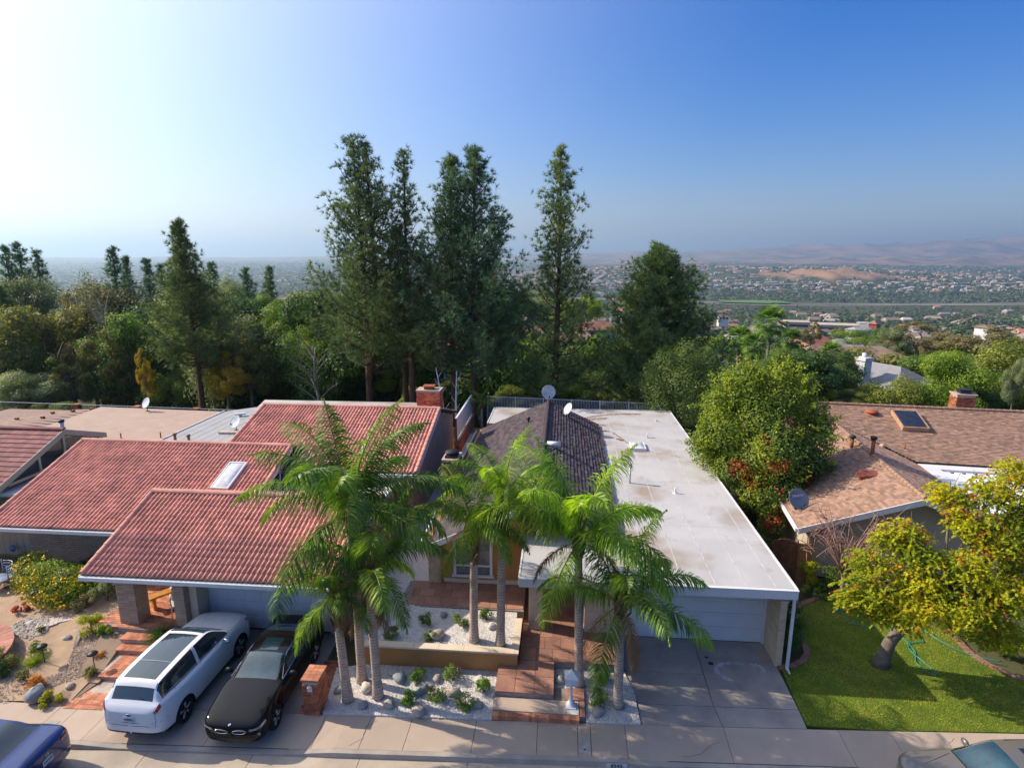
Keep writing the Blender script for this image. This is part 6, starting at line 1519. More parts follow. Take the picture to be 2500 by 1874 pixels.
for i, (x, y, r, l, f) in enumerate([(-4.32, 15.78, .27, 'bright green shrub beside the planter wall, left of two', 0), (-3.22, 15.95, .30, 'flowering green shrub beside the planter wall, right of two', 1), (-2.19, 15.49, .30, 'green shrub at the bed edge beside the terracotta steps', 0),
      (-4.37, 14.80, .30, 'bright round shrub, leftmost of the street-side row', 0), (-3.55, 15.05, .33, 'tall flowering shrub, middle of the front bed row', 1), (-2.66, 14.80, .32, 'dark flowering shrub, rightmost of the street-side row', 1),
      (1.37, 16.2, .30, 'round pink-flowered shrub behind the mailbox bed', 1), (1.22, 15.26, .31, 'pink-flowered shrub right of the white mailbox', 1)]): dome(i, x, y, .06, r, l, m_shr, m_pink if f else None, n=1300)
for i, (x, y, r, l) in enumerate([(-4.5, 17.8, .27, 'dark green shrub, left one of the planter pair'), (-3.31, 17.76, .28, 'dark green shrub, right one of the planter pair'), (-2.45, 18.2, .26, 'dark green shrub near the window, right end of the planter'), (-5.45, 16.95, .26, 'low dark shrub at the planter coping, far left'), (-4.15, 16.92, .22, 'low dark shrub at the planter coping below the boulder'), (-6.2, 17.9, .38, 'taller dark shrub behind the clustered palm trunks')]): dome(20 + i, x, y, .69, r, l, m_leaf_g, n=1200)
# dry garden plants
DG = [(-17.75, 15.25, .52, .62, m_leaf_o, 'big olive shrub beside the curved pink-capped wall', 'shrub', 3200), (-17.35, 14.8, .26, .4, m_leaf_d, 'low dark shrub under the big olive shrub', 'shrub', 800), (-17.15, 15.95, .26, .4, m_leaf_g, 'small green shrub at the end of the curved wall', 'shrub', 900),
      (-16.55, 14.72, .20, .3, m_leaf_o, 'small orange-tinged plant near the blue rock', 'plant', 600), (-15.92, 14.4, .32, .42, m_leaf_or, 'rusty orange shrub above the blue-grey rock', 'shrub', 1200), (-14.98, 13.98, .36, .3, m_leaf_t, 'spreading yellow-green succulent beside the pavement', 'shrub', 1600),
      (-16.15, 17.0, .46, .62, m_leaf_t, 'rounded yellow-green bush beside the porch steps', 'shrub', 2600), (-15.4, 16.72, .34, .42, m_leaf_l, 'light green bushy plant next to the brick steps', 'shrub', 1500), (-14.95, 15.85, .22, .3, m_leaf_or, 'small bronze plant between lamp and brick walk', 'plant', 500),
      (-14.62, 15.05, .22, .28, m_leaf_o, 'small olive plant at the lower step corner', 'plant', 600), (-19.5, 17.75, .30, .3, m_leaf_r, 'low red-brown succulent clump by the dark lamp', 'plant', 900), (-17.9, 16.85, .16, .22, m_leaf_o, 'tiny tuft right of the dry stream pebbles', 'plant', 300),
      (-22.0, 20.6, .42, .55, m_leaf_o, 'olive bush in front of the block wall', 'shrub', 1800), (-23.6, 20.3, .55, .8, m_leaf_o, 'larger olive bush at the left picture edge by the board wall', 'shrub', 2200), (-19.0, 20.5, .5, .5, m_leaf_d, 'dark bush near the wall under the tile eave', 'shrub', 1500), (-17.3, 18.1, .5, .45, m_leaf_b, 'dry brown shrub right of the yellow-flowered bush', 'shrub', 1600), (-16.8, 18.6, .6, .7, m_leaf_gr, 'grey-green shrub beside the porch column', 'shrub', 2200)]
for i, (x, y, r, h, m, l, c, n) in enumerate(DG):
    e = empty('shrub' if c == 'shrub' else 'plant', (x, y, float(gl(x, y)) - .04), 0, l, c); link('foliage', shrub_mesh(200 + i, (r, r * .9, h * .62), n, .06, m, K=8), e)
    MB().tube([(0, 0, -.05), (0, .02, h * .6)], .03, 5).build('stem', m_bark_grey, e)
# big yellow-flowered bush
e = empty('flowering_bush', (-19.0, 18.9, .3), 0, 'large bright green bush covered in yellow flowers left of the porch', 'bush')
rg_ = np.random.default_rng(61); LB = [(np.array(c), r) for c, r in (((-1.3, .5, .9), .75), ((-.6, .1, .8), .8), ((0, .1, .85), .8), ((.7, -.2, .75), .75), ((1.2, .1, .7), .65), ((-.2, -.5, .5), .6), ((.5, -.7, .45), .55), ((1.0, -.6, .4), .5), ((-1.2, 0, .5), .55), ((1.6, .3, .6), .5))]
link('foliage', crown_mesh(rg_, LB, 9500, .085, [m_leaf_l, m_leaf_g], mi_fun=lambda c, g: (g.uniform(size=len(c)) < .4).astype(int)), e)
C = []; 
for c, r in LB: d = unit(rg_.normal(size=(60, 3))); d[:, 1] -= .7; d[:, 0] -= .3; d = unit(d); C.append(c + d * r * np.array([1.05, 1.05, .8])[None] * (1 if 1 else 1))
C = np.concatenate(C); k = np.repeat(C[rg_.uniform(size=len(C)) < .33], 7, 0) + rg_.normal(0, .05, (1, 3)); k = k + rg_.normal(size=k.shape) * .05
o = link('blossoms', pydata('blossoms', *leaves(k, rg_.normal(size=k.shape) + [0, -.5, .6], .085, rg_, .9)[:2], mat('yellow_petals', (.85, .55, .01), .7)), e); o['kind'] = 'stuff'
MB().tube([(0, 0, -.2), (0, 0, .7)], .05, 6).tube([(.6, 0, -.2), (.9, -.2, .6)], .04, 6).tube([(-.6, 0, -.2), (-1, .2, .7)], .04, 6).build('stem', m_bark_grey, e)
# grass tufts
def tuft(x, y, z, r, n, m, label, seed, w=.012):
    rg = np.random.default_rng(seed); d = unit(rg.normal(size=(n, 3)) * [1, 1, .3] + [0, 0, .75]); V, F, a = needles(np.zeros((n, 3)) + rg.normal(0, r * .12, (n, 3)) * [1, 1, 0], d, 1, r * 1.2, w, .12, rg)
    e = empty('grass_tuft', (x, y, z), 0, label, 'plant'); link('blades', pydata('blades', V, F, m, attr=a), e)
tuft(-16.85, 15.45, .1, .5, 420, m_leaf_l, 'spiky light green grass clump beside the olive shrub', 1); tuft(-13.3, 16.6, .45, .55, 420, m_leaf_d, 'dark strappy grass clump between brick steps and white crossover', 2, .02)
# curved low wall with brick-red cap
cwl = empty('curved_wall', (-19.6, 15.6, 0), 0, 'low curved wall with broad pink-red cap in the dry garden', 'garden wall')
A0 = [(R(110 - i * 13.5)) for i in range(9)]; RR = 1.95
for i in range(8):
    a, b = A0[i], A0[i + 1]; q = lambda r, t: (r * math.cos(t) - .15, r * math.sin(t) - .9)
    MB().prism([q(RR - .18, a), q(RR - .18, b), q(RR + .14, b), q(RR + .14, a)], -.1, .45).build('wall_block', m_block, cwl)
    MB().prism([q(RR - .23, a - .004), q(RR - .23, b + .004), q(RR + .19, b + .004), q(RR + .19, a - .004)], .452, .50).build('cap_tile', mat('pink_cap', (.48, .22, .16), .8, objvar=.1), cwl)
rock(-15.52, 14.08, .08, .30, 'smooth blue-grey rock near the pavement in the dry garden', m_rock_g, 77, (1.2, .8, .75)); rock(-18.62, 17.2, .2, .17, 'pale blue boulder at the head of the dry stream', m_rock_p, 78); rock(-18.3, 17.35, .2, .11, 'small pale stone right of the pale blue boulder', m_rock_p, 79); rock(-18.05, 17.2, .2, .11, 'small pale stone touching the white plank', m_rock_p, 80)
rock(-16.75, 16.65, .14, .16, 'grey stone half under the yellow-green bush', m_rock, 81); rock(-16.9, 17.45, .2, .14, 'pale stone above the yellow-green bush', m_rock_p, 82); rock(-14.85, 14.55, .08, .13, 'grey stone above the yellow-green succulent', m_rock, 83)
pebbles('stream_stones', [(-19.3, 16.75), (-17.9, 16.45), (-17.7, 16.9), (-18.2, 17.5), (-19.0, 17.5)], gz_, 420, .06, m_rock, 43, 'river stones of the little dry stream by the white plank')
# weathered plank bridge
pk = empty('plank_bridge', (-17.9, 17.5, .26), R(34), 'weathered white plank mat lying over the dry stream', 'plank bridge'); r_ = random.Random(3)
for i in range(9): MB().box(-.55 + i * .125, -.34 + r_.uniform(-.05, .03), 0, -.55 + i * .125 + .118, .34 + r_.uniform(-.02, .02), .035).build('plank', mat('whitewashed_plank', (.62, .55, .50), .9, col2=(.42, .34, .30), scale=6, objvar=.1), pk)
MB().tube([(-16.95, 17.05, .2), (-16.6, 16.95, .24), (-16.3, 16.65, .22), (-16.1, 16.3, .18)], [.025, .05, .06, .03], 7).build('driftwood', m_bark_pale); o = bpy.data.objects['driftwood']; tag(o, 'bleached bent driftwood branch lying on the sandy path', 'driftwood')
def path_lamp(x, y, label):
    e = empty('path_lamp', (x, y, float(gl(x, y))), 0, label, 'lamp'); MB().tube([(0, 0, -.05), (0, 0, .5)], .014, 6).build('stake', m_dark, e); MB().lathe([(0, .50), (.05, .5), (.05, .56), (.16, .56), (.12, .61), (0, .64)], 16).build('shade', m_dark, e); MB().lathe([(0, .50), (.045, .5), (.045, .555)], 10).build('lens', m_lamp, e)
path_lamp(-16.55, 15.5, 'black garden lamp beside the spiky grass clump'); path_lamp(-14.66, 15.32, 'black garden lamp near the lower brick step'); path_lamp(-19.1, 18.0, 'black garden lamp beside the red-brown succulent')
s_ = empty('security_sign', (-23.07, 21.15, .5), 0, 'small blue security sign on a stake in front of the wall', 'sign'); MB().lathe([(0, -.012), (.15, -.012), (.15, .012), (0, .012)], 8, M=Matrix.Rotation(R(90), 4, 'X') @ Matrix.Rotation(R(22.5), 4, 'Z'), c=(0, 0, .4)).build('sign_plate', mat('sign_blue', (.02, .16, .55), .5), s_); MB().tube([(0, .02, -.3), (0, .02, .4)], .01, 5).build('stake', m_gutterw, s_); text('ADT', .13, s_, (0, -.014, .355), m_white)
# slatted blue-grey garden chair
ch = empty('garden_chair', (-21.5, 19.0, .38), R(-35), 'blue-grey slatted metal garden chair at the left edge', 'chair'); mcb = mat('blue_metal', (.30, .38, .50), .4, metal=.3)
MB().lathe([(0, .44), (.42, .44), (.43, .46), (.42, .47), (0, .47)], 20).build('seat', mcb, ch)
for i in range(5):
    z = .55 + i * .105; MB().tube([(.44 * math.cos(t), .40 * math.sin(t) + .05, z) for t in np.linspace(R(20), R(160), 9)], .02, 5, flat=.5).build('slat', mcb, ch)
for t in (20, 160): MB().tube([(.44 * math.cos(R(t)), .40 * math.sin(R(t)) + .05, .45), (.46 * math.cos(R(t)), .42 * math.sin(R(t)) + .05, 1.03)], .02, 6).build('back_post', mcb, ch)
for t in (45, 135, 225, 315): MB().tube([(.36 * math.cos(R(t)), .36 * math.sin(R(t)), .45), (.42 * math.cos(R(t)), .42 * math.sin(R(t)), 0)], .018, 6).build('leg', mcb, ch)
# porch furniture
bn = empty('wooden_bench', (-13.95, 18.55, .62), R(52), 'long honey-coloured wooden bench on the brick porch', 'bench'); mwd = mat('honey_wood', (.62, .27, .05), .5, col2=(.45, .18, .03), scale=6)
MB().box(-.95, -.17, .42, .95, .17, .49).build('seat', mwd, bn)
for sx_ in (-.8, .8): MB().box(sx_ - .05, -.15, 0, sx_ + .05, .15, .42).build('leg', mwd, bn)
p_ = MB().lathe([(0, 0), (.10, 0), (.16, .03), (.155, .035), (.09, .01), (0, .01)], 20).build('plate', m_white, None, (-14.0, 18.5, 1.115)); tag(p_, 'round white plate on the wooden porch bench', 'plate')
pc = empty('plastic_chair', (-13.35, 17.75, .62), R(35), 'white plastic armchair on the porch behind the second column', 'chair'); mpw = mat('white_plastic', (.70, .68, .64), .45)
MB().box(-.24, -.24, .40, .24, .24, .43).build('seat', mpw, pc); MB().hexa([(-.22, .22, .43), (.22, .22, .43), (.22, .26, .43), (-.22, .26, .43), (-.20, .32, .85), (.20, .32, .85), (.20, .35, .85), (-.20, .35, .85)]).build('backrest', mpw, pc)
for sx_ in (-.23, .23):
    for sy_ in (-.23, .23): MB().tube([(sx_, sy_, .40), (sx_ * 1.1, sy_ * 1.1, 0)], .022, 6).build('leg', mpw, pc)
    MB().tube([(sx_, -.22, .40), (sx_ * 1.08, -.2, .64), (sx_ * 1.05, .26, .66)], .022, 6).build('armrest', mpw, pc)
# white post mailbox
mbx = empty('mailbox', (.44, 15.03, .137), 0, 'white ornate post mailbox with peaked roof beside the steps', 'mailbox')
MB().prism([(-.15, -.15), (.15, -.15), (.15, .15), (-.15, .15)], 0, .035).lathe([(.17, .036), (.15, .07), (.085, .16), (.055, .26), (.05, .30)], 4, M=Matrix.Rotation(R(45), 4, 'Z')).build('base', m_white, mbx)
MB().lathe([(.055, .30), (.042, .34), (.038, .72), (.05, .76), (.065, .79), (.065, .80)], 16).build('post', m_white, mbx)
MB().box(-.165, -.20, .80, .165, .20, 1.02).build('box', m_white, mbx); MB().box(-.135, -.212, .825, .135, -.2015, .995).build('door', mat('mailbox_door', (.66, .70, .76), .4), mbx)
MB().lathe([(.285, 1.0), (.285, 1.035), (.16, 1.11), (.05, 1.17), (.03, 1.19), (.035, 1.215), (0, 1.24)], 4, M=Matrix.Rotation(R(45), 4, 'Z'), smooth=False).build('roof', m_white, mbx)

# ---------------------------------------------------------------- lawn on the right
m_lawn = mat('lawn', (.15, .17, .02), .95, col2=(.075, .125, .014), scale=1.6, bump=.3)
m_blade = leafmat('grass_blades', (.20, .235, .03), (.10, .16, .018), trans=.35, attr=.45, hue=.04, scale=1.5)
lawn = [(7.22, 17.35), (7.14, 15.9), (7.1, 15.0), (9, walk_y(9) + .01), (13, walk_y(13) + .02), (17, walk_y(17) + .02), (22, walk_y(22)), (22, 17.0), (16.2, 17.1), (14.9, 17.4), (14.1, 18.0), (13.9, 19.0), (14.0, 20.2), (13.2, 21.2), (10.8, 21.75), (9.3, 21.3), (8.7, 20.3), (8.45, 18.9), (8.3, 18.1), (7.7, 17.6)]
o = MB().prism(lawn, -.05, .012).build('lawn', m_lawn); o['kind'] = 'structure'
C, rg_ = scatter(lawn, 60000, 71, lambda x, y: np.full(len(x), .012)); d = rg_.normal(size=(60000, 3)) * [.5, .5, .1] + [0, 0, 1.]
V, F, a = needles(C, d, 1, .055, .016, .25, rg_)
tone = .5 + .32 * np.sin(C[:, 0] * 2.1 + 1.3 * np.sin(C[:, 1] * 1.7)) * np.cos(C[:, 1] * 2.6 + C[:, 0]) ; a = np.clip(np.repeat(tone, 3) * .6 + a * .4 + np.repeat(rg_.normal(0, .14, len(C)), 3), 0, 1)
tag(link('lawn_grass', pydata('lawn_grass', V, F, m_blade, attr=a)), 'short lawn grass, green with straw patches', kind='stuff')
C, rg_ = scatter(lawn, 22000, 72, lambda x, y: np.full(len(x), .02)); keep = (np.sin(C[:, 0] * 1.3 + 2) + np.cos(C[:, 1] * 1.9 + C[:, 0] * .5) + rg_.normal(0, .7, len(C))) > .75; C = C[keep]
V, F, a = needles(C, rg_.normal(size=(len(C), 3)) * [1, 1, .2] + [0, 0, .6], 1, .06, .016, .3, rg_)
tag(link('straw_grass', pydata('straw_grass', V, F, mat('straw', (.46, .36, .13), .9, attr=.3), attr=a)), 'dry straw blades among the lawn', kind='stuff')
def edging(pts, label):
    e = empty('brick_edging', (pts[0][0], pts[0][1], 0), 0, label, 'edging'); o = Vector((pts[0][0], pts[0][1], 0)); me = MB().box(-.10, -.055, -.03, .10, .055, .055).mesh('brick', mat('mauve_brick', (.34, .17, .13), .85, col2=(.25, .13, .10), scale=8, objvar=.2, bump=.3))
    d = [0]
    for p, q in zip(pts[:-1], pts[1:]): d.append(d[-1] + math.dist(p, q))
    s = 0
    while s < d[-1]:
        x = float(np.interp(s, d, [p[0] for p in pts])); y = float(np.interp(s, d, [p[1] for p in pts])); x2 = float(np.interp(s + .1, d, [p[0] for p in pts])); y2 = float(np.interp(s + .1, d, [p[1] for p in pts]))
        link('brick', me, e, (x - o.x, y - o.y, 0), math.atan2(y2 - y, x2 - x) + R(90)); s += .118
edging([(7.2, 17.42), (7.6, 17.5), (8.05, 17.8), (8.35, 18.2), (8.45, 18.75), (8.38, 19.2)], 'curved mauve brick edging round the shrub by the downspout')
edging([(8.75, 20.5), (9.2, 21.1), (9.9, 21.55), (10.8, 21.8), (12.0, 21.7)], 'curved mauve brick edging at the top of the lawn')
edging([(13.95, 20.0), (13.8, 19.2), (13.8, 18.6), (14.0, 18.1), (14.4, 17.6), (15.0, 17.3), (16.2, 17.05), (18, 16.9)], 'curved mauve brick edging along the right-hand flower bed')
MB().prism([(8.0, 20.2), (8.7, 20.0), (9.25, 21.3), (8.9, 22.3), (8.1, 22.3)], -.04, .02).build('side_path', m_conc)['kind'] = 'structure'
def bush(x, y, z, rad, n, size, m, label, seed, K=9, name='bush', stem=True, mi=None, **k):
    e = empty(name, (x, y, z), 0, label, 'bush'); link('foliage', shrub_mesh(seed, rad, n, size, m, K=K, mi_fun=mi, **k), e)
    if stem: MB().tube([(0, 0, -.1), (.05, 0, rad[2])], .04, 5).build('stem', m_bark_grey, e)
    return e
bush(10.0, 22.3, .3, (.42, .4, .6), 1800, .085, m_leaf_t, 'upright yellow-leaved shrub in front of the wooden gate', 301); bush(10.9, 22.2, 0, (.75, .6, .55), 3000, .08, m_leaf_g, 'rounded green bush against the beige wall right of the gate', 302)
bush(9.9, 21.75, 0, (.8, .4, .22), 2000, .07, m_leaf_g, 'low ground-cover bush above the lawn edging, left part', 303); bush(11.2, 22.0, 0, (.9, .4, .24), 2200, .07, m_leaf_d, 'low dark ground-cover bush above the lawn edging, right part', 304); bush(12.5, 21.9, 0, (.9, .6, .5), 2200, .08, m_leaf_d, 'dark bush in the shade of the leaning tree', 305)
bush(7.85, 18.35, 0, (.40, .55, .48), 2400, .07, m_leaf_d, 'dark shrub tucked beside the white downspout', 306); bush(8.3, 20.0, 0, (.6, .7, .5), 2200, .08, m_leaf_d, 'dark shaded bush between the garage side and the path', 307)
bush(15.2, 18.2, 0, (.9, .7, .34), 3200, .07, m_leaf_l, 'bright green ground-cover plants inside the right brick edging', 308); bush(16.6, 17.8, 0, (1.2, .6, .34), 3200, .07, m_leaf_g, 'leafy ground-cover bush at the right edge behind the tan vehicle', 309); bush(15.0, 19.3, 0, (1.0, .8, .5), 3000, .08, m_leaf_g, 'green bush behind the ground cover in the right bed', 310); bush(17, 19.2, 0, (1.2, 1, .7), 3000, .08, m_leaf_g, 'larger green bush at far right of the bed', 311)
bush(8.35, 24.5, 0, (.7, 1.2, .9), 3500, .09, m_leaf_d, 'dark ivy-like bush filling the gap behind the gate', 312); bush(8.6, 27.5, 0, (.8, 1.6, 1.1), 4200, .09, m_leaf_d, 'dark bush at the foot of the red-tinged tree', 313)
# garden hose
hp = [(10.9, 21.0), (10.4, 21.0), (10.45, 20.6), (10.6, 20.1), (11.0, 20.0), (11.4, 19.9), (11.6, 20.3), (11.2, 20.9), (11.5, 20.9), (11.9, 20.3), (12.1, 20.0), (11.95, 19.4), (11.9, 18.6)]
import sys
HP = [(10.87, 20.85), (10.35, 20.86), (10.53, 20.52), (10.5, 20.1), (10.86, 19.95), (11.24, 19.86), (11.3, 20.2), (11.05, 20.8), (11.3, 20.9), (11.6, 20.3), (11.85, 20.05), (11.8, 19.6), (11.95, 19.3), (12.0, 18.7), (11.7, 18.0), (11.75, 17.6), (11.95, 17.45), (12.05, 17.6), (11.95, 18.1), (11.85, 18.6), (11.95, 18.95), (12.3, 19.1), (12.55, 19.15), (12.65, 19.5)]
m_hose = mat('teal_hose', (.04, .32, .27), .4)
q = np.array(HP); q = pchip(q, 5); MB().tube([(x, y, .045) for x, y in q], .016, 6).build('garden_hose', m_hose); tag(bpy.data.objects['garden_hose'], 'green garden hose looping over the lawn round the leaning trunk', 'hose')
q = pchip(np.array([(12.9, 20.0), (13.1, 19.4), (13.35, 18.9), (13.7, 18.55), (14.1, 18.4), (14.5, 18.3)]), 5); MB().tube([(x, y, .05) for x, y in q], .016, 6).build('garden_hose', m_hose); tag(bpy.data.objects['garden_hose.001'], 'second stretch of green hose crossing the brick edging', 'hose')
# leaning tree with yellow-orange leaves
def leaning_tree():
    b0 = Vector((10.48, 17.84, 0)); e = empty('leaning_tree', b0, 0, 'leaning tree with chartreuse and orange leaves on the right lawn', 'tree'); T = MB(); r_ = np.random.default_rng(81)
    main = [(0, 0, -.05), (.08, 0, .35), (.2, 0, .85), (.45, 0, 1.3), (.85, .02, 1.65), (1.4, .05, 1.9), (2.0, .1, 2.25)]
    T.tube(main, [.30, .21, .18, .17, .16, .145, .12], 12, 0)
    L = [(9.35, 3.1, .75, -.6), (9.9, 3.45, .7, .3), (10.5, 2.6, .8, -.9), (9.9, 2.3, .6, -.4), (11.1, 3.15, .8, -.3), (11.9, 2.7, .8, -1.0), (11.1, 4.3, .7, .8), (12.5, 3.65, .85, -.2), (13.3, 3.1, .85, -.7), (12.5, 2.55, .5, -1.0), (13.0, 2.0, .7, -.8), (13.7, 1.6, .7, -.2), (11.4, 3.75, .75, .3), (12.9, 4.9, .8, .6), (13.6, 4.4, .9, .2), (13.7, 5.7, .8, 1.0), (12.6, 5.5, .7, 1.3), (14.6, 3.4, 1.0, -.2), (14.8, 5.0, 1.0, .6), (10.6, 4.0, .5, .9), (15.4, 2.4, .9, -.2), (14.6, 6.3, .8, 1.2), (9.2, 2.45, .45, -.2)]
    lob = [(np.array([x - b0.x, dy, z]), r) for x, z, r, dy in L]
    for c, r in lob:
        s = r_.uniform(.55, 1); p0 = Vector(main[4]).lerp(Vector(main[6]), s); c = Vector(c); mid = p0.lerp(c, .5) + Vector((0, 0, .25)); T.tube([p0, p0.lerp(mid, .5) + Vector((0, 0, .1)), mid, c], [.075, .06, .04, .012], 6, caps=False)
        for k in range(4):
            d = Vector(unit(r_.normal(size=3))) * r; T.tube([mid.lerp(c, .6), c + d * .5, c + d * 1.05], [.02, .012, .005], 4, caps=False)
    T.build('trunk', m_bark_grey, e)
    P = []; PO = []
    for c, r in lob:
        n = int(290 * r * r / .6); d = unit(r_.normal(size=(n, 3))); c0 = c + d * r * r_.uniform(.35, 1.05, (n, 1)) * [1, 1, .7]
        # feathery compound leaves: short drooping rows of leaflets
        k = 9; t = np.linspace(0, 1, k); az = r_.uniform(0, 6.28, n); dirh = np.stack([np.cos(az), np.sin(az), np.full(n, -.1)], 1)
        pos = c0[:, None] + dirh[:, None] * t[None, :, None] * .24; pos[:, :, 2] -= .16 * t[None] ** 1.6
        nn = np.repeat(np.array([[0, 0, 1.]]), n * k, 0) + .4 * r_.normal(size=(n * k, 3)); tone = np.repeat(r_.uniform(.2, .8, n), k)
        org = np.repeat(r_.uniform(size=n) < (.07 + .06 * (c[2] > 4)), k); P.append(leaves(pos.reshape(-1, 3)[~org], nn[~org], .10, r_, .75, .3, tone[~org])); PO.append(leaves(pos.reshape(-1, 3)[org], nn[org], .09, r_, .8, .3, tone[org]))
    V, F, a = cat3(P); link('crown', pydata('crown', V, F, m_leaf_t, attr=a), e); V, F, a = cat3(PO); link('orange_leaves', pydata('orange_leaves', V, F, m_leaf_or, attr=a), e)['kind'] = 'stuff'
leaning_tree()
# bare twiggy tree against the wall
def bare_tree(x, y, z, h, spread, label, m, n=36, seed=5, tips=True):
    r_ = np.random.default_rng(seed); T = MB(); e = empty('bare_tree', (x, y, z), 0, label, 'tree'); tr = MB().tube([(0, 0, -.1), (0, 0, h * .35)], [.09, .07], 8)
    for i in range(n):
        az = r_.uniform(0, 6.28); d = Vector((math.cos(az) * spread * r_.uniform(.3, 1), math.sin(az) * spread * .6 * r_.uniform(.3, 1), h * r_.uniform(.5, 1.0))); p0 = Vector((0, 0, h * r_.uniform(.2, .35))); mid = p0.lerp(d, .5) + Vector((0, 0, .2)); T.tube([p0, mid, d], [.035, .02, .008], 4, caps=False)
        for k in range(7):
            q = mid.lerp(d, r_.uniform(.1, 1)); dd = Vector(unit(r_.normal(size=3) + [0, 0, .35])) * r_.uniform(.3, .8); T.tube([q, q + dd * .6 + Vector((0, 0, .04)), q + dd], [.012, .009, .004], 3, caps=False)
    tr.build('trunk', m, e); o = T.build('twigs', m, e); o['kind'] = 'stuff'
bare_tree(10.9, 21.6, 0, 3.7, 2.3, 'bare pinkish twiggy tree in front of the beige gable wall', mat('pink_twigs', (.40, .24, .20), .9), 44)

# chalky scuffs and spots on the right driveway
def scuffs():
    rg = np.random.default_rng(17); C = []
    for cx, cy_, r, a0, a1, n in ((5.75, 17.1, .62, 60, 250, 260), (6.35, 17.3, .3, -60, 100, 90)):
        t = np.radians(rg.uniform(a0, a1, n)); rr = r + rg.normal(0, .045, n); C.append(np.stack([cx + rr * np.cos(t), cy_ + rr * .7 * np.sin(t), np.full(n, .0055)], 1))
    C = np.concatenate(C); n = len(C); V, F, a = leaves(C, np.tile([0, 0, 1.], (n, 1)), .06, rg, .8, 0.0)
    V[:, 2] = .0055 + np.repeat(np.arange(n) * 4e-6, 4); tag(link('chalk_scuffs', pydata('chalk_scuffs', V, F, mat('chalk', (.52, .52, .54), .95))), 'pale chalky scuffs curling over the right driveway', kind='stuff')
scuffs()
for x, y, r, l in ((4.95, 17.75, .06, 'small dark oil spot near the garage, upper one'), (5.02, 17.45, .09, 'larger dark oil spot on the right driveway')):
    tag(MB().lathe([(r, .0), (r * .9, .003), (0, .003)], 11).build('oil_spot', m_dark, None, (x, y, .0045)), l, 'stain')
# ---------------------------------------------------------------- palms in front of the houses
# azimuth 0 = +X (right), 90 = away, -90 = towards the street
palm((-6.18, 14.78, .1), (-6.36, 14.75, 3.55), 'leftmost palm in the gravel bed, beside the brick mailbox pillar', r=.14, seed=1, n=13, scale=.62, boots=1.3)
palm((-6.02, 15.6, .1), (-6.05, 15.6, 5.75), 'tallest palm, middle of the left cluster, reaching over the tile roof', r=.14, seed=2, scale=1.2, n=17, boots=.9, stalk=True)
palm((-5.32, 14.98, .1), (-5.42, 15.0, 4.15), 'palm with dark drooping fronds, right one of the left cluster', r=.14, seed=5, scale=.95, n=13, boots=.8)
palm((-2.71, 17.01, .7), (-2.66, 17.01, 4.75), 'palm with yellow flower stalks inside the stucco planter', r=.14, seed=9, scale=.78, n=14, boots=1.5, stalk=True)
palm((-1.82, 16.83, .7), (-1.72, 16.83, 5.85), 'slim tall palm at the right end of the stucco planter', r=.14, seed=12, scale=.8, n=14, boots=1.6, kind='y')
palm((.70, 15.96, .1), (.57, 15.96, 4.95), 'palm with bright green crown behind the white mailbox', r=.14, seed=15, scale=1.12, n=16, boots=.7, kind='y')
palm((1.82, 15.22, .1), (1.78, 15.22, 3.45), 'shorter palm at the driveway edge in white gravel', r=.14, seed=18, scale=.98, n=12, boots=.7)
# ---------------------------------------------------------------- the tall pines behind the houses
SLIM = [(0, 3.2), (.12, 3.6), (.35, 3.1), (.6, 2.0), (.8, 1.15), (.95, .45), (1, .2)]
def pine_at(seed, x, y, ztop, rs, label, slim=SLIM, cat='pine tree', group=None, **k):
    zb = float(gz(x, y)); H = ztop - zb
    t, c, n = pine_mesh(seed, H, [(a, b * rs) for a, b in slim], **k)
    return place_tree('pine_tree', t, c, (x, y, zb - .1), 0, label, cat, group)
G_P = 'tall pines behind the houses'
pine_at(1, -15.7, 46, 21.6, 1.9, 'tallest double-topped pine, left one of the tall row', tops=2, nb=140, tufts=12, base=.2, group=G_P, mneedle=m_needle)
pine_at(2, -12.9, 47, 15.2, .62, 'narrow short-topped pine squeezed between two taller pines', nb=60, tufts=10, base=.3, group=G_P, mneedle=m_needle)
pine_at(3, -11.9, 45.5, 20.6, .9, 'slender pine with gappy top, right of the tallest pine', nb=70, tufts=10, base=.25, group=G_P, mneedle=m_needle)
pine_at(4, -8.7, 46.5, 20.2, 1.4, 'left pine of the close pair at picture centre', nb=105, tufts=12, base=.2, group=G_P, mneedle=m_needle)
pine_at(5, -6.9, 45.5, 20.6, 1.5, 'right pine of the close pair, taller and fuller', nb=120, tufts=13, base=.18, group=G_P, mneedle=m_needle_b)
pine_at(6, -.5, 46, 20.8, 1.12, 'lone tall pine with leaning side branch above the satellite dish', nb=95, tufts=13, base=.1, group=G_P, mneedle=m_needle_y)
BIG = [(0, 2.6), (.12, 4.2), (.3, 4.1), (.5, 3.2), (.7, 2.3), (.85, 1.4), (.95, .7), (1, .3)]
pine_at(7, 7.4, 47, 13.6, 1.12, 'broad cone-shaped dark pine right of the lone tall pine', slim=BIG, nb=190, tufts=17, nn=12, base=.17, up=.15, group=G_P, mneedle=m_needle, trunk_r=.4)
pine_at(8, -32.8, 50, 16.0, 1.0, 'sunlit conical pine with red trunk behind the flat roofs', slim=[(0, 2.6), (.2, 4.0), (.4, 3.4), (.6, 2.2), (.8, 1.1), (.93, .45), (1, .15)], nb=130, tufts=14, nn=12, base=.3, up=.15, group=G_P, mneedle=m_needle_y)
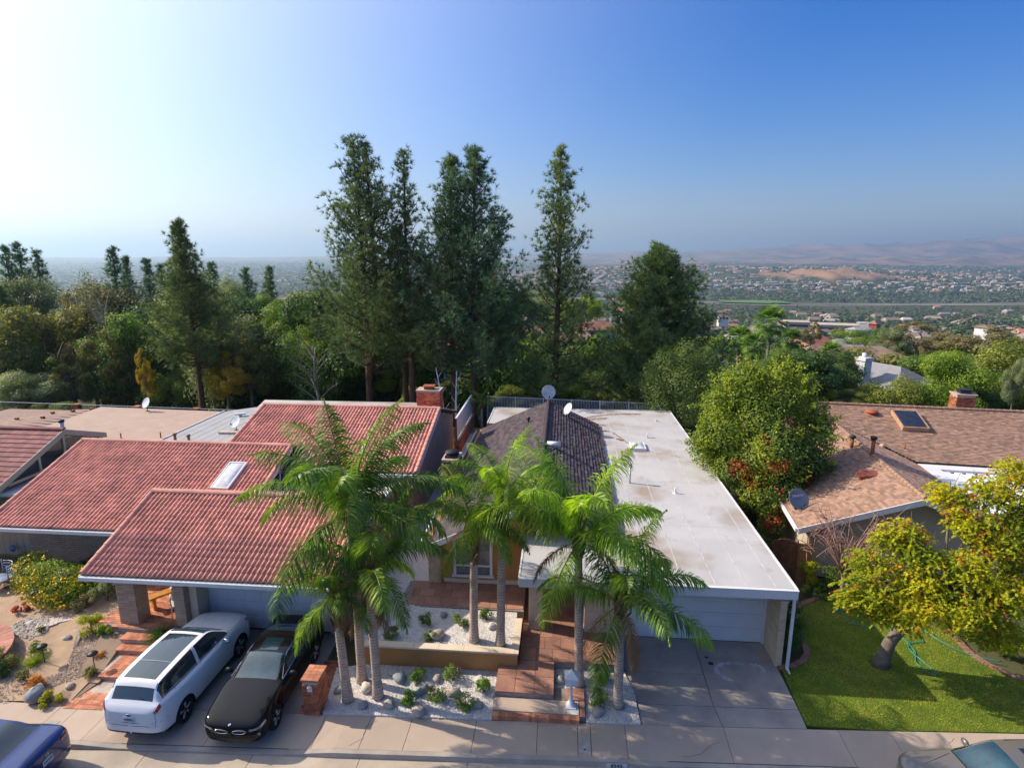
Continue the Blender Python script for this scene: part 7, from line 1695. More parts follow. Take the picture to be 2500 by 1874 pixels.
# ---------------------------------------------------------------- wooded slope and valley
F_, CXp, CYp, PIT, YAW = 1444., 1250., 937., R(12.2), R(4.9)
def at(u, v, Y):
    """the point of the place that the photograph shows at u, v if it stands Y metres away"""
    x = (u - CXp) / F_; y = -(v - CYp) / F_; fy = math.cos(PIT) + y * math.sin(PIT); z = -math.sin(PIT) + y * math.cos(PIT)
    X = x * math.cos(YAW) - fy * math.sin(YAW); Yy = x * math.sin(YAW) + fy * math.cos(YAW); t = Y / Yy
    return X * t, Y, 13 + z * t
# shared crowns -----------------------------------------------------------
def broad_variant(seed, K, nleaf, size, rad, lo=.28, hi=.48):
    rg = np.random.default_rng(seed); lob = lobes(rg, K, rad, 1.15, lo=lo, hi=hi, bottom=-.8)
    return limbs_mesh(rg, 1.3, .055, lob, m_bark_grey, .4), crown_mesh(rg, lob, nleaf, size, m_leaf_g, .6, .85, fill=.35)
BV = {}; KM = {'g': m_leaf_g, 'd': m_leaf_d, 'l': m_leaf_l, 'o': m_leaf_o, 'y': m_leaf_y, 'b': m_leaf_b, 'gr': m_leaf_gr, 't': leafmat('mossy_leaves', (.115, .13, .02), (.07, .088, .018))}
def variant(i, lod):
    if lod == 9:
        if 9 not in BV: BV[9] = broad_variant(5, 46, 15000, .055, (1, 1, 1.1), .14, .26)
        return BV[9]
    key = (i % 4, lod)
    if key not in BV:
        n, s, K = {0: (26000, .048, 16), 1: (13000, .068, 13), 2: (3600, .12, 9)}[lod]
        BV[key] = broad_variant(31 * lod + 7 * (i % 4), K, n, s, ((1, 1, .95), (.9, .9, 1.15), (1.15, 1.0, .75), (.95, 1, 1))[i % 4])
    return BV[key]
def crown_obj(me, e, kind):
    c = link('crown', me, e); c.material_slots[0].link = 'OBJECT'; c.material_slots[0].material = KM[kind]; return c
KN = {'g': 'bushy mid-green tree', 'd': 'dark evergreen tree', 'l': 'light green leafy tree', 'o': 'olive-coloured tree', 'y': 'golden autumn-leaved tree', 'b': 'dull brown half-bare tree', 'gr': 'grey-green eucalyptus-like tree', 't': 'yellow-green tree'}
def btree(kind, u, vtop, vbot, Y, w, label, i=0, lod=0, zb=None, cat='tree', group=None, name=None):
    """broad tree: photo position u, crown top and bottom rows, distance and crown width in photo pixels"""
    X, _, zt = at(u, vtop, Y); zl = at(u, vbot, Y)[2]; g = float(gz(X, Y)); zl = max(zl, g); wm = w * Y / F_ * 1.02 / 2
    t, c = variant(i, 9 if kind in 'ybo' else lod); hz = (zt - zl) / 2.0
    e = empty(name or 'tree', (X, Y, zl - .15 * hz), (i * 77 + u) % 6.28, label, cat, group); e.scale = (wm / 1.05, wm / 1.05, hz / 1.02)
    link('trunk', t, e); crown_obj(c, e, kind)
    if zl - g > 1.0: MB().tube([(0, 0, (g - zl) / hz), (0, 0, .2)], [.07, .05], 7).build('lower_trunk', m_bark_grey, e)
    return e
def ptree(seed, u, vtop, Y, rs, label, slim=SLIM, **k):
    X, _, zt = at(u, vtop, Y); return pine_at(seed, X, Y, zt, rs, label, slim=slim, **k)
# --- trees next to the houses
def middle_tree():
    e = empty('tree', (9.5, 28.2, 0), 0, 'large bright green tree with patches of red leaves between the two houses', 'tree'); r_ = np.random.default_rng(91)
    L = [(-1.7, -.6, 5.0, 1.25), (-2.2, 0, 3.9, 1.1), (-1.2, -1.2, 3.3, 1.3), (0, -1.6, 4.3, 1.4), (1.2, -1.3, 3.7, 1.3), (2.2, -.4, 4.6, 1.2), (2.2, .3, 5.8, 1.0), (.9, .3, 6.4, 1.25), (-.6, .2, 6.6, 1.25), (-1.8, .4, 6.1, 1.0), (0, -.6, 5.4, 1.5), (.6, -1.9, 2.6, 1.2), (-.5, -2.1, 2.3, 1.0), (1.7, -1.5, 2.3, 1.0), (-.3, .6, 7.4, .7), (.9, .4, 7.5, .55), (1.8, .3, 6.9, .65), (-1.3, .5, 7.1, .6), (2.9, 0, 5.2, .6), (2.6, -.7, 3.2, .8), (-2.6, -.6, 4.6, .6), (0, -2.6, 1.5, .7)]
    lob = [(np.array([x, y, z]), r) for x, y, z, r in L]
    def mi(c, g):
        red = np.zeros(len(c), int)
        for p, r in (((-1.35, -1.9, 3.5), .55), ((-.9, -2.1, 3.1), .45), ((-.2, -2.5, 3.9), .38), ((.2, -2.9, 4.1), .3), ((.5, -3, 2.0), .5), ((-.1, -3.1, 1.5), .4), ((1.7, -2.3, 3.3), .35), ((-.4, -1.9, 4.9), .35), ((.1, -3.0, 3.1), .3), ((.8, -1.6, 5.6), .25)):
            red |= (np.linalg.norm(c - np.array(p), axis=1) < r) & (g.uniform(size=len(c)) < .72)
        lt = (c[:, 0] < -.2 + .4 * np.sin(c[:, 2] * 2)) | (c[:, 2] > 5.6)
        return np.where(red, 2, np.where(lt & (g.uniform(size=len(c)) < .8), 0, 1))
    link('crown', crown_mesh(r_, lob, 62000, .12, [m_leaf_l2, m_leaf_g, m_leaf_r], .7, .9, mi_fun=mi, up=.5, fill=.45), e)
    # upright leafy sprays break the outline
    C = []
    for c, r in lob:
        for k in range(9):
            d = unit(r_.normal(size=3) + [0, 0, .8]); n = 34; t = r_.uniform(.75, 1.65, (n, 1)); C.append(c + d * r * t + r_.normal(size=(n, 3)) * .07)
    C = np.concatenate(C); V, F, a = leaves(C, r_.normal(size=C.shape) + [0, 0, .5], .12, r_, .7); link('sprays', pydata('sprays', V, F, m_leaf_l2, attr=a), e)['kind'] = 'stuff'
    link('trunk', limbs_mesh(r_, 6, .26, lob, m_bark_grey, .3), e)
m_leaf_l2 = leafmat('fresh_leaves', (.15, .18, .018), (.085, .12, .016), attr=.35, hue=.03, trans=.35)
middle_tree()
def narrow_leaf_tree():
    e = empty('tree', (8.1, 40.3, 0), 0, 'fine-leaved grey-green upright tree behind the white roof corner', 'tree'); r_ = np.random.default_rng(92)
    lob = [(np.array(p), r) for *p, r in ((-1.6, 0, 4.3, 1.3), (0, -.3, 4.8, 1.5), (1.6, 0, 4.5, 1.4), (-1.0, 0, 6.0, 1.1), (.3, 0, 6.5, 1.1), (1.5, 0, 6.0, 1.1), (-1.3, -.5, 3.0, 1.2), (.4, -.9, 3.2, 1.4), (2.4, 0, 5.2, .8), (-2.0, 0, 5.4, .7), (2.0, -.5, 3, 1.1))]
    link('crown', crown_mesh(r_, lob, 30000, .13, m_leaf_g2, .4, 1.05, up=.8, fill=.4), e); link('trunk', limbs_mesh(r_, 5, .22, lob, m_bark_grey, .3), e)
m_leaf_g2 = leafmat('silvery_leaves', (.135, .175, .045), (.07, .11, .028), attr=.4, hue=.02, trans=.25)
narrow_leaf_tree()
# --- hedge of shrubs and small trees just beyond the back fence
T = [('o', 1100, 905, 1010, 54, 150, 'mustard-green bush beyond the fence, left of the black roof peak'), ('o', 1200, 890, 1000, 56, 170, 'rounded olive-gold bush behind the left satellite dish'), ('t', 1020, 930, 1010, 50, 110, 'yellow-green bush right of the red chimney'), ('l', 880, 830, 960, 62, 130, 'light green tree seen under the pine pair branches'),
     ('l', 980, 880, 970, 58, 140, 'bright green bush between red chimney and white fence'), ('g', 1180, 850, 950, 60, 180, 'leafy green tree at the foot of the lone pine'), ('g', 1290, 830, 930, 70, 190, 'green leafy tree right of the lone pine trunk'), ('t', 1440, 845, 945, 66, 150, 'yellow-green tree around the small palm'), ('g', 1480, 810, 880, 80, 160, 'rounded green tree above the small palm'),
     ('l', 1455, 905, 990, 54, 140, 'fresh green bush left of the dark pine trunk'), ('o', 1500, 925, 995, 52, 120, 'bush with orange tips beyond the picket fence'), ('l', 1560, 935, 990, 50, 100, 'light green bush near the end of the picket fence'), ('g', 1360, 900, 990, 55, 130, 'green bush right behind the tilted dish'), ('t', 1250, 940, 1000, 50, 120, 'low yellow-green bush behind the picket fence'),
     ('gr', 1250, 760, 900, 80, 170, 'grey-green tree between the lone pine and pine pair'), ('l', 1420, 720, 800, 130, 150, 'pale green eucalyptus right of the lone pine'), ('gr', 1300, 690, 780, 140, 140, 'pale tree in the gap beside the lone pine'), ('l', 930, 880, 960, 60, 120, 'light green bush right of the pine trunks'),
     ('g', 780, 870, 985, 60, 150, 'leafy green tree under the tallest pine'), ('g', 700, 730, 920, 62, 200, 'tall yellow-green tree left of the tallest pine'), ('l', 760, 760, 900, 56, 170, 'bright green tree partly behind the tallest pine'), ('o', 600, 800, 985, 53, 200, 'golden-olive tree above the grey roof'), ('y', 545, 850, 985, 50, 140, 'rust-gold bush left of the golden-olive tree'),
     ('y', 345, 840, 985, 52, 62, 'narrow golden-yellow tree behind the tan flat roof'), ('g', 420, 880, 1000, 56, 150, 'green undergrowth tree around the red pine trunk'), ('o', 165, 880, 1000, 54, 150, 'olive half-bare tree behind the brown patio roof'), ('b', 215, 720, 980, 62, 190, 'tall brown-leaved sycamore at left'), ('b', 140, 700, 930, 66, 170, 'tall sparse brownish tree, leftmost of its kind'),
     ('o', 250, 790, 1000, 56, 180, 'olive tree behind the pale-barked sycamore'), ('gr', 70, 670, 900, 70, 210, 'broad green tree at left with rounded top'), ('g', 20, 780, 1000, 56, 200, 'mid-green tree at the left picture edge'), ('gr', 60, 900, 1010, 52, 200, 'grey-green low tree at the far left corner'), ('t', 130, 975, 1030, 45, 120, 'bright yellow-green bush by the iron fence'),
     ('o', 500, 820, 980, 60, 150, 'olive tree between red-trunked pine and golden tree'), ('g', 640, 700, 800, 80, 130, 'mid-green tree on the skyline left of the tall pines'), ('gr', 560, 670, 850, 90, 110, 'blue-grey tree on the skyline behind the golden tree'),
     ('d', 2010, 830, 960, 70, 190, 'dark glossy green tree right of the red-tinged tree'), ('g', 1920, 850, 980, 64, 170, 'leafy green tree behind the red-tinged tree'), ('g', 2285, 850, 1000, 80, 250, 'big spreading olive-green tree right of the white house'), ('o', 2400, 850, 990, 84, 180, 'broad olive tree left of the brown roof chimney'), ('g', 2340, 905, 1010, 68, 130, 'lower green tree right beside the white house'),
     ('gr', 2080, 885, 935, 70, 62, 'pale flowering tree in front of the white house'), ('t', 2060, 940, 990, 62, 110, 'low yellow-green tree under the white house'), ('gr', 2492, 870, 1000, 60, 55, 'pale columnar flowering tree at the right edge'), ('d', 2400, 930, 1010, 66, 120, 'dark tree right of the brown roof chimney'), ('g', 2450, 900, 1000, 70, 130, 'green tree behind the brown roof, far right'),
     ('b', 2400, 790, 880, 120, 190, 'brownish spreading tree on the right slope'), ('b', 2250, 780, 870, 130, 170, 'dull brown tree above the spreading olive tree'), ('g', 2120, 790, 850, 140, 150, 'green tree on the slope above the white chimney'), ('gr', 2180, 800, 880, 120, 90, 'grey-green narrow tree above the white house'), ('b', 1985, 780, 850, 130, 60, 'brown-green clipped tree left of the tiled cottage')]
for i, (k, u, a, b, Y, w, l) in enumerate(T): btree(k, u, a, b, Y, w, l, i, 0)
# wispy sycamore limbs
for (u, v0, v1, Y, l, s) in ((235, 620, 960, 60, 'pale-barked bare-topped sycamore, right one at left', 1), (180, 612, 900, 63, 'pale-barked wispy sycamore, left one at left', 2), (770, 780, 985, 50, 'thin pale-limbed leaning tree left of the tall pines', 3)):
    X, _, zt = at(u, v0, Y); zb = float(gz(X, Y)); e = empty('bare_tree', (X, Y, zb), 0, l, 'tree'); r_ = np.random.default_rng(s + 60); H = zt - zb; tm = MB(); trn = MB().tube([(.6 * t * math.sin(s + t * 3), 0, H * t * .75) for t in np.linspace(0, 1, 8)], [.22 * (1 - .7 * t) for t in np.linspace(0, 1, 8)], 7); C = []
    for k in range(16):
        t = .3 + .6 * k / 16; p = Vector((.6 * t * math.sin(s + t * 3), 0, H * t * .78)); az = r_.uniform(0, 6.28); q = p + Vector((math.cos(az) * 2.2, math.sin(az) * 1.5, H * .18)); mid = p.lerp(q, .5) + Vector((0, 0, .2)); tm.tube([p, mid, q], [.07, .045, .015], 5, caps=False)
        for j in range(6): z = mid.lerp(q, r_.uniform(.2, 1)); d = Vector(unit(r_.normal(size=3) + [0, 0, .5])) * r_.uniform(.5, 1.2); tm.tube([z, z + d * .5, z + d], [.02, .014, .006], 3, caps=False); C.append(np.array(z + d)[None] + r_.normal(size=(22, 3)) * .28)
    trn.build('trunk', m_bark_pale, e); tm.build('limbs', m_bark_pale, e)['kind'] = 'stuff'
    C = np.concatenate(C); link('crown', pydata('crown', *leaves(C, r_.normal(size=C.shape), .16, r_)[:2], m_leaf_o if s < 3 else m_leaf_l), e)
# white dead saplings by the chimney
for (x, y, h_, ln, l, s) in ((-8.7, 42.6, 4.9, -.45, 'white dead sapling leaning left by the red chimney', 1), (-7.9, 42.5, 4.7, .1, 'white dead sapling nearer the panel fence', 2)):
    e = empty('dead_sapling', (x, y, 0), 0, l, 'tree'); tm = MB(); MB().tube([(0, 0, 0), (ln * .5, 0, h_ * .5), (ln * 1.4, 0, h_)], [.1, .075, .03], 7).build('trunk', mat('white_dead_wood', (.62, .62, .64), .9), e)
    for k in range(5): p = Vector((ln * .3 * k, 0, h_ * (.35 + .12 * k))); tm.tube([p, p + Vector(((-1) ** k * .35, 0, .55))], [.03, .012], 4)
    tm.build('branch_stubs', MATS['white_dead_wood'], e)['kind'] = 'stuff'
# --- background conifers at left
for i, (u, v, Y, rs, l, nm) in enumerate([(45, 592, 78, 1.15, 'dark conifer at the far left skyline', m_needle_b), (90, 612, 80, 1.0, 'second dark conifer of the far left group', m_needle_b), (8, 600, 76, 1.1, 'dark conifer cut by the left picture edge', m_needle_b), (272, 604, 74, .85, 'slim dark conifer left of the red-trunked pine', m_needle_b), (302, 628, 76, .6, 'thin conifer just right of the slim dark one', m_needle_b), (352, 634, 80, .9, 'bluish conifer behind the narrow golden tree', m_needle_b),
      (395, 645, 86, .9, 'small distant conifer touching the red-trunked pine', m_needle_b), (520, 642, 84, 1.0, 'dark conifer right of the red-trunked pine', m_needle_b), (600, 655, 88, 1.0, 'dark skyline conifer above the golden-olive tree', m_needle_b), (655, 650, 92, .9, 'distant dark conifer beside the tall pines', m_needle), (0, 700, 62, 1.2, 'broad pine low at the left edge', m_needle)]):
    ptree(20 + i, u, v, Y, rs, l, nb=60, tufts=9, base=.2, nn=11, mneedle=nm, group='conifers on the left skyline', L=.62, w=.08)
# --- fan palms and a queen palm on the slope
def fan_palm(u, vtop, vbot, Y, s, label, kind='g'):
    X, _, zt = at(u, vtop, Y); g = float(gz(X, Y)); e = empty('fan_palm', (X, Y, g), 0, label, 'palm tree'); H = zt - g - 1.2 * s
    MB().tube([(0, 0, 0), (0, 0, H)], [.28, .2], 8).build('trunk', m_bark_grey, e); r_ = random.Random(int(u))
    if 'fan' not in FR:
        V = []; F = []; A = []
        for k in range(22):
            t = R(-75 + k * 150 / 21); d = Vector((math.cos(t), math.sin(t), 0)); s_ = Vector((-d.y, d.x, 0)) * .035; c = Vector((.9, 0, 0)); b = len(V); V += [tuple(c + d * .1 - s_), tuple(c + d * .1 + s_), tuple(c + d * .7 + s_ + Vector((0, 0, .02))), tuple(c + d * .7 - s_), tuple(c + d * 1.15 + Vector((0, 0, -.3)))]
            F += [(b, b + 1, b + 2, b + 3), (b + 3, b + 2, b + 4)]; A += [r_.random()] * 5
        b = len(V); V += [(0, -.02, 0), (.95, -.02, .03), (.95, .02, .03), (0, .02, 0)]; F.append((b, b + 1, b + 2, b + 3)); A += [.5] * 4
        FR['fan'] = pydata('frond', V, F, m_palm, attr=A)
    for k in range(34):
        f = link('frond', FR['fan'], e, (0, 0, H)); el = R(85 - k * 4.2); f.rotation_euler = (r_.uniform(-.3, .3), -el, k * 2.4); f.scale = (s * .82,) * 3
for a in ((1808, 800, 900, 78, 1.25, 'fan palm, leftmost of the group behind the red-tinged tree'), (1842, 815, 900, 74, 1.15, 'shorter fan palm, second of the group'), (1885, 752, 900, 80, 1.6, 'tallest fan palm of the group on the slope'), (1935, 805, 900, 82, 1.1, 'small fan palm at the right of the group'), (2032, 838, 900, 96, 1.4, 'dark fan palm left of the white house')): fan_palm(*a)
def slope_palm(u, vh, Y, s, label, seed, kind='y', n=14, zb=None):
    X, _, zh = at(u, vh, Y); g = float(gz(X, Y)); palm((X, Y, g), (X, Y, zh), label, r=.2, seed=seed, n=n, scale=s, kind=kind, boots=.01)
slope_palm(1437, 860, 60, .95, 'small queen palm on the slope behind the picket fence', 40); slope_palm(1275, 855, 62, .8, 'little green palm left of the lone pine foot', 41)
palm((-5.75, 41.2, .5), (-5.72, 41.2, 2.65), 'small dark palm in the corner by the panel fence', r=.1, seed=42, n=12, scale=.42, boots=.5); palm((-26.0, 22.2, 0), (-25.6, 22.2, 1.6), 'yellow-green low palm between the tile houses', r=.14, seed=43, n=16, scale=.62, kind='y', boots=.4)
# --- houses on the slope and in the valley
m_hw = mat('house_white', (.66, .66, .68), .8, var=.05, scale=.5); m_hc = mat('house_cream', (.56, .47, .38), .85, objvar=.15, scale=.5); m_hr = mat('roof_red', (.38, .17, .12), .85, objvar=.2, scale=.5); m_hg = mat('roof_grey', (.30, .30, .32), .85, objvar=.2, scale=.5); m_hb = mat('roof_brown', (.24, .16, .12), .85, objvar=.2, scale=.5)
def small_house(X, Y, z, w, d, h, rh, rz, wall, roof, label, chim=False, group=None, win=3):
    e = empty('house', (X, Y, z), rz, label, 'house', group); MB().box(-w / 2, -d / 2, -3, w / 2, d / 2, h).build('wall', wall, e)
    o = .5; MB().add([(-w / 2 - o, -d / 2 - o, h), (w / 2 + o, -d / 2 - o, h), (w / 2 + o, d / 2 + o, h), (-w / 2 - o, d / 2 + o, h), (-w / 2 + d * .25, 0, h + rh), (w / 2 - d * .25, 0, h + rh)], [(0, 1, 5, 4), (1, 2, 5), (2, 3, 4, 5), (3, 0, 4), (3, 2, 1, 0)]).build('roof', roof, e)
    for i in range(win):
        x = -w / 2 + (i + .5) * w / win; f = MB().box(x - .65, -d / 2 - .06, h * .4, x + .65, -d / 2 - .005, h * .4 + 1.2).build('window', m_white, e); bxo('pane', m_glass, f, x - .55, -d / 2 - .08, h * .4 + .1, x + .55, -d / 2 - .062, h * .4 + 1.1)
    if chim: MB().box(w * .2, -.5, h, w * .2 + .9, .5, h + rh + 1.4).build('chimney', wall, e)
    return e
# white house at middle right, seen corner-on
def white_house():
    X, Y, z = at(2150, 985, 76); e = empty('house', (X, Y, z - 3), R(28), 'white two-storey house with grey roof and white chimney among the trees', 'house'); 
    MB().box(-2.2, -3.2, 0, 5.0, 4.5, 5.6).build('wall', m_hw, e); MB().prism([(-5.2, -.5), (-2.21, -.5), (-2.21, 4), (-5.2, 4)], 0, 4.2).build('wing', m_hw, e)
    MB().add([(-2.8, -3.9, 5.5), (5.6, -3.9, 5.5), (5.6, 5.1, 5.5), (-2.8, 5.1, 5.5), (1.4, -1.0, 7.8), (1.4, 3.0, 7.8)], [(0, 1, 4), (1, 2, 5, 4), (2, 3, 5), (3, 0, 4, 5), (3, 2, 1, 0)]).build('roof', m_hg2, e)
    MB().add([(-5.8, -1.1, 4.1), (-2.2, -1.1, 4.9), (-2.2, 4.6, 4.9), (-5.8, 4.6, 4.1)], [(0, 1, 2, 3)]).build('wing_roof', m_hg2, e)
    c = MB().box(-3.6, .2, 3, -2.3, 1.4, 8.6).box(-3.75, .05, 8.62, -2.15, 1.55, 9.0).build('chimney', m_hw, e); MB().lathe([(.3, 9.01), (.3, 9.5), (0, 9.55)], 10, c=(-2.95, .8, 0)).build('flue_cap', m_gutterw, c)
    for k in range(4): MB().add([(-1.9 + k * .8, -3.4 + .02 * k, 5.72), (-1.15 + k * .8, -3.4, 5.72), (-.35 + k * .62, -2.3, 6.6), (-.9 + k * .62, -2.3, 6.6)], [(0, 1, 2, 3)]).build('solar_panel', mat('solar_blue', (.03, .04, .07), .2), e)
    for x, z_ in ((-1.3, 3.2), (2.2, 3.2)):
        f = MB().box(x - .8, -3.27, z_, x + .8, -3.205, z_ + 1.5).build('window', m_white, e); bxo('pane', m_glass, f, x - .68, -3.29, z_ + .1, x - .03, -3.272, z_ + 1.4); bxo('pane', m_glass, f, x + .03, -3.29, z_ + .1, x + .68, -3.272, z_ + 1.4)
m_hg2 = mat('pale_grey_shingle', (.27, .27, .29), .9, col2=(.22, .22, .24), scale=1.5); white_house()
HL = [(1130, 890, 72, 9, 7, 5.5, 1.6, .2, m_hw, m_hr, 'white house glimpsed between the two centre pine trunks', False), (1455, 808, 150, 12, 8, 3.2, 2.4, .5, m_hw, m_hr, 'white cottage with red hip roof right of the lone pine', False), (1405, 835, 120, 10, 7, 3, 1.8, 0, m_hc, m_hb, 'brown-roofed house low in the gap by the lone pine', False), (1510, 760, 240, 12, 8, 4, 2.6, -.4, m_hw, m_hr, 'white house with red roof left of the dark cone-shaped pine', True),
      (1985, 846, 150, 11, 9, 3, 2.8, .3, m_hc, m_hr, 'cottage with salmon hip roof above the red-tinged tree', False), (2062, 880, 100, 16, 9, 2.6, 1.6, .1, m_hc, m_hb, 'low house with long brown roof left of the white chimney', False), (2080, 850, 150, 14, 9, 3, 2.2, -.2, m_hc, m_hg, 'grey-roofed house behind the dark fan palm', False), (2100, 806, 230, 16, 10, 3, 2.2, .3, m_hw, m_hg, 'grey-roofed house in the middle of the wooded slope', False), (2135, 796, 250, 6, 6, 6, 3, .6, mat('barn_red', (.35, .05, .07), .8), m_hb, 'small dark red barn on the wooded slope', False),
      (2420, 935, 82, 12, 8, 3, 1.8, .3, m_hc, m_hg, 'grey roof glimpsed low among trees at far right', False), (2410, 800, 230, 14, 9, 3, 2, .5, m_hw, m_hb, 'brown-roofed house in trees near the right edge', False), (1765, 775, 320, 10, 8, 4, 2, 0, m_hw, m_hb, 'small white house beyond the cone-shaped pine', False), (1700, 790, 210, 12, 8, 3, 2, .1, m_hc, m_hb, 'brown roof beside the cone-shaped pine', False),
      (1560, 745, 330, 12, 9, 4, 2, .1, m_hw, m_hr, 'small red-roofed house seen just left of the cone-shaped pine', False), (1330, 745, 300, 12, 9, 3, 2, .3, m_hc, m_hb, 'brown-roofed house left of the lone pine branches', False)]
for u, v, Y, w, d, h, rh, rz, wa, ro, l, ch_ in HL: X, _, z = at(u, v, Y); w, d, h, rh = (q * (.75 if 100 < Y < 200 else .5 if Y > 100 else 1) for q in (w, d, h, rh)); small_house(X, Y, z - h * .5 - .5, w, d, h, rh, rz, wa, ro, l, ch_)
# commercial sheds: long white flat roofs
for i, (u, v, Y, w, d, l) in enumerate(((1945, 783, 620, 22, 20, 'long white flat-roofed building, left of two on the valley edge'), (2040, 790, 560, 34, 20, 'long white flat-roofed school building, right of two'))):
    X, _, z = at(u, v, Y); e = empty('flat_building', (X, Y, z - 6), R(-12), l, 'building'); MB().box(-w / 2, -d / 2, -6, w / 2, d / 2, 5).build('wall', m_hc, e); MB().box(-w / 2 - .5, -d / 2 - .5, 5, w / 2 + .5, d / 2 + .5, 5.8).build('roof', m_hc, e)
    for k in range(10): bxo('window', m_glass, e, -w / 2 + 3 + k * (w - 6) / 10, -d / 2 - .1, 1, -w / 2 + 6 + k * (w - 6) / 10, -d / 2 - .01, 3.4)
# --- individual trees filling the slopes, shared crowns
r_ = random.Random(77); cnt = 0
kinds_l = ['d', 'd', 'gr', 'gr', 'o', 'b', 'd', 'g']; kinds_r = ['g', 'd', 'o', 'b', 'gr', 'l', 'd', 'g', 't', 'b', 'o']
def clear(X, Y):  # keep the houses in sight
    for (u, v, Yh, *_r) in HL + [(2150, 985, 76)]:
        Xh = at(u, v, Yh)[0]
        if Yh - max(10, Yh * .10) < Y < Yh + 8 and abs(X - Xh * Y / Yh) < 4.5 + Yh * .012: return False
    return True
MARK = [(120, 'over the plum tile wing'), (260, 'over the brown patio roof'), (400, 'over the tan flat roof'), (520, 'right of the red-trunked pine'), (640, 'over the grey flat roof'), (760, 'left of the tallest pine'), (900, 'behind the tallest pine'), (1020, 'over the red chimney'), (1130, 'behind the centre pine pair'), (1240, 'left of the lone pine'), (1340, 'over the charcoal roof peak'), (1460, 'right of the lone pine'), (1560, 'left of the cone-shaped pine'), (1680, 'behind the cone-shaped pine'),
        (1790, 'over the white roof corner'), (1880, 'behind the fan palms'), (1980, 'right of the fan palms'), (2080, 'over the red-tinged tree'), (2170, 'above the white chimney'), (2260, 'right of the white house'), (2350, 'over the brown main ridge'), (2430, 'over the far right chimney'), (9999, 'at the right picture edge')]
def where(X, Y):
    xr = X * math.cos(YAW) + Y * math.sin(YAW); yf = -X * math.sin(YAW) + Y * math.cos(YAW); u = CXp + F_ * xr / (yf * math.cos(PIT))
    return next(t for m_, t in MARK if u < m_)
placed = []; used = {}; tries = 0
while cnt < 235 and tries < 9000:
    tries += 1; Y = 54 * (7.5) ** r_.random(); half = Y * .9; X = r_.uniform(-half * 1.05, half * .92)
    left = X < -.12 * Y
    if left and Y > 130 and r_.random() < .75: continue
    if any((X - a) ** 2 + (Y - b) ** 2 < (4.0 + Y * .012) ** 2 for a, b in placed) or not clear(X, Y): continue
    if not left and Y < 64 and X > 8: continue
    placed.append((X, Y)); g = float(gz(X, Y)); k = r_.choice(kinds_l if left else kinds_r)
    H = r_.uniform(15.5, 22) if left and Y < 120 else r_.uniform(7.5, 14); H = min(H, 13 - g + (-.5 if left else -Y * .055)) if Y < 130 else min(H, 15)
    if not left: H = min(H, 13 - g - ((.068 if r_.random() < .25 else .09) * Y if X > .12 * Y else .10 * Y))
    H = max(H, 4.5); wd = H * r_.uniform(.38, .6) * (.8 if left else 1)
    t, c = variant(r_.randrange(4), 0 if Y < 75 else (1 if Y < 140 else 2)); far = 'nearest' if Y < 75 else ('near' if Y < 105 else ('mid-slope' if Y < 180 else ('lower-slope' if Y < 270 else 'distant')))
    lb = '%s, %s one %s' % (KN[k], far, where(X, Y)); used[lb] = used.get(lb, 0) + 1
    if used[lb] > 1: lb = ('narrower ' if wd < H * .42 else 'low wide ') + lb; used[lb] = used.get(lb, 0) + 1
    if used[lb] > 1: continue
    e = empty('tree', (X, Y, g - .1 * H), r_.uniform(0, 6.28), lb, 'tree', 'trees of the wooded slope'); e.scale = (wd, wd, H / 2.15); link('trunk', t, e); crown_obj(c, e, k); cnt += 1
# --- the far wood and town as one mass each
def mass(name, label, n, y0, y1, size, per, m, seed, belts=None, keep=None, xlim=(-1.05, .95), leaf=None, hfac=1.):
    rg = np.random.default_rng(seed); Y = y0 * (y1 / y0) ** rg.uniform(0, 1, n); X = rg.uniform(xlim[0], xlim[1], n) * Y * .95
    if keep is not None: k = keep(X, Y, rg); X, Y = X[k], Y[k]
    n = len(X); Z = land_z(X, Y); s = size(Y, rg)[:, None]
    d = unit(rg.normal(size=(n, per, 3))); d[:, :, 2] = np.abs(d[:, :, 2]) * 1.1 * hfac - .1; C = np.stack([X, Y, Z], 1)[:, None] + d * s[:, :, None] * rg.uniform(.55, 1, (n, per, 1))
    tone = np.repeat(rg.uniform(.1, .9, n), per); V, F, a = leaves(C.reshape(-1, 3), d.reshape(-1, 3) + [0, 0, .3], 1., rg, .9, .3, tone)
    q = V.reshape(-1, 4, 3); c0 = q.mean(1, keepdims=True); q = c0 + (q - c0) * np.repeat(s[:, 0] * leaf, per)[:, None, None]; o = link(name, pydata(name, q.reshape(-1, 3), F, m, attr=a)); return tag(o, label, kind='stuff')
m_fw = leafmat('far_wood', (.050, .066, .030), (.026, .042, .024), trans=.12, attr=.5, hue=.04, scale=.012, objvar=0); m_fw2 = leafmat('far_brown_wood', (.12, .10, .05), (.07, .075, .035), trans=.12, attr=.4, hue=.03, scale=.02, objvar=0)
RIV = lambda x: 1760 + .10 * x
notroad = lambda X, Y, g: (np.abs(Y - RIV(X)) > 60)
mass('distant_wood', 'tree cover of the lower slope running down to the valley', 2600, 125, 620, lambda Y, g: g.uniform(3.2, 5.6, len(Y)), 26, m_fw, 1, keep=lambda X, Y, g: (np.abs(Y - RIV(X)) > 60) & ~((X > .3 * Y) & (X < .55 * Y) & (Y > 500) & (Y < 660) & (g.uniform(size=len(X)) < .7)) & ~((Y < 260) & (X < -.1 * Y)), leaf=.42)
mass('lower_wood', 'rounded tree crowns crowding the foot of the slope', 9500, 480, 1720, lambda Y, g: g.uniform(5.5, 9.5, len(Y)), 14, m_fw, 6, keep=lambda X, Y, g: (np.abs(Y - RIV(X)) > 60) & ~((X > .3 * Y) & (X < .55 * Y) & (Y > 500) & (Y < 660) & (g.uniform(size=len(X)) < .6)), leaf=.5)
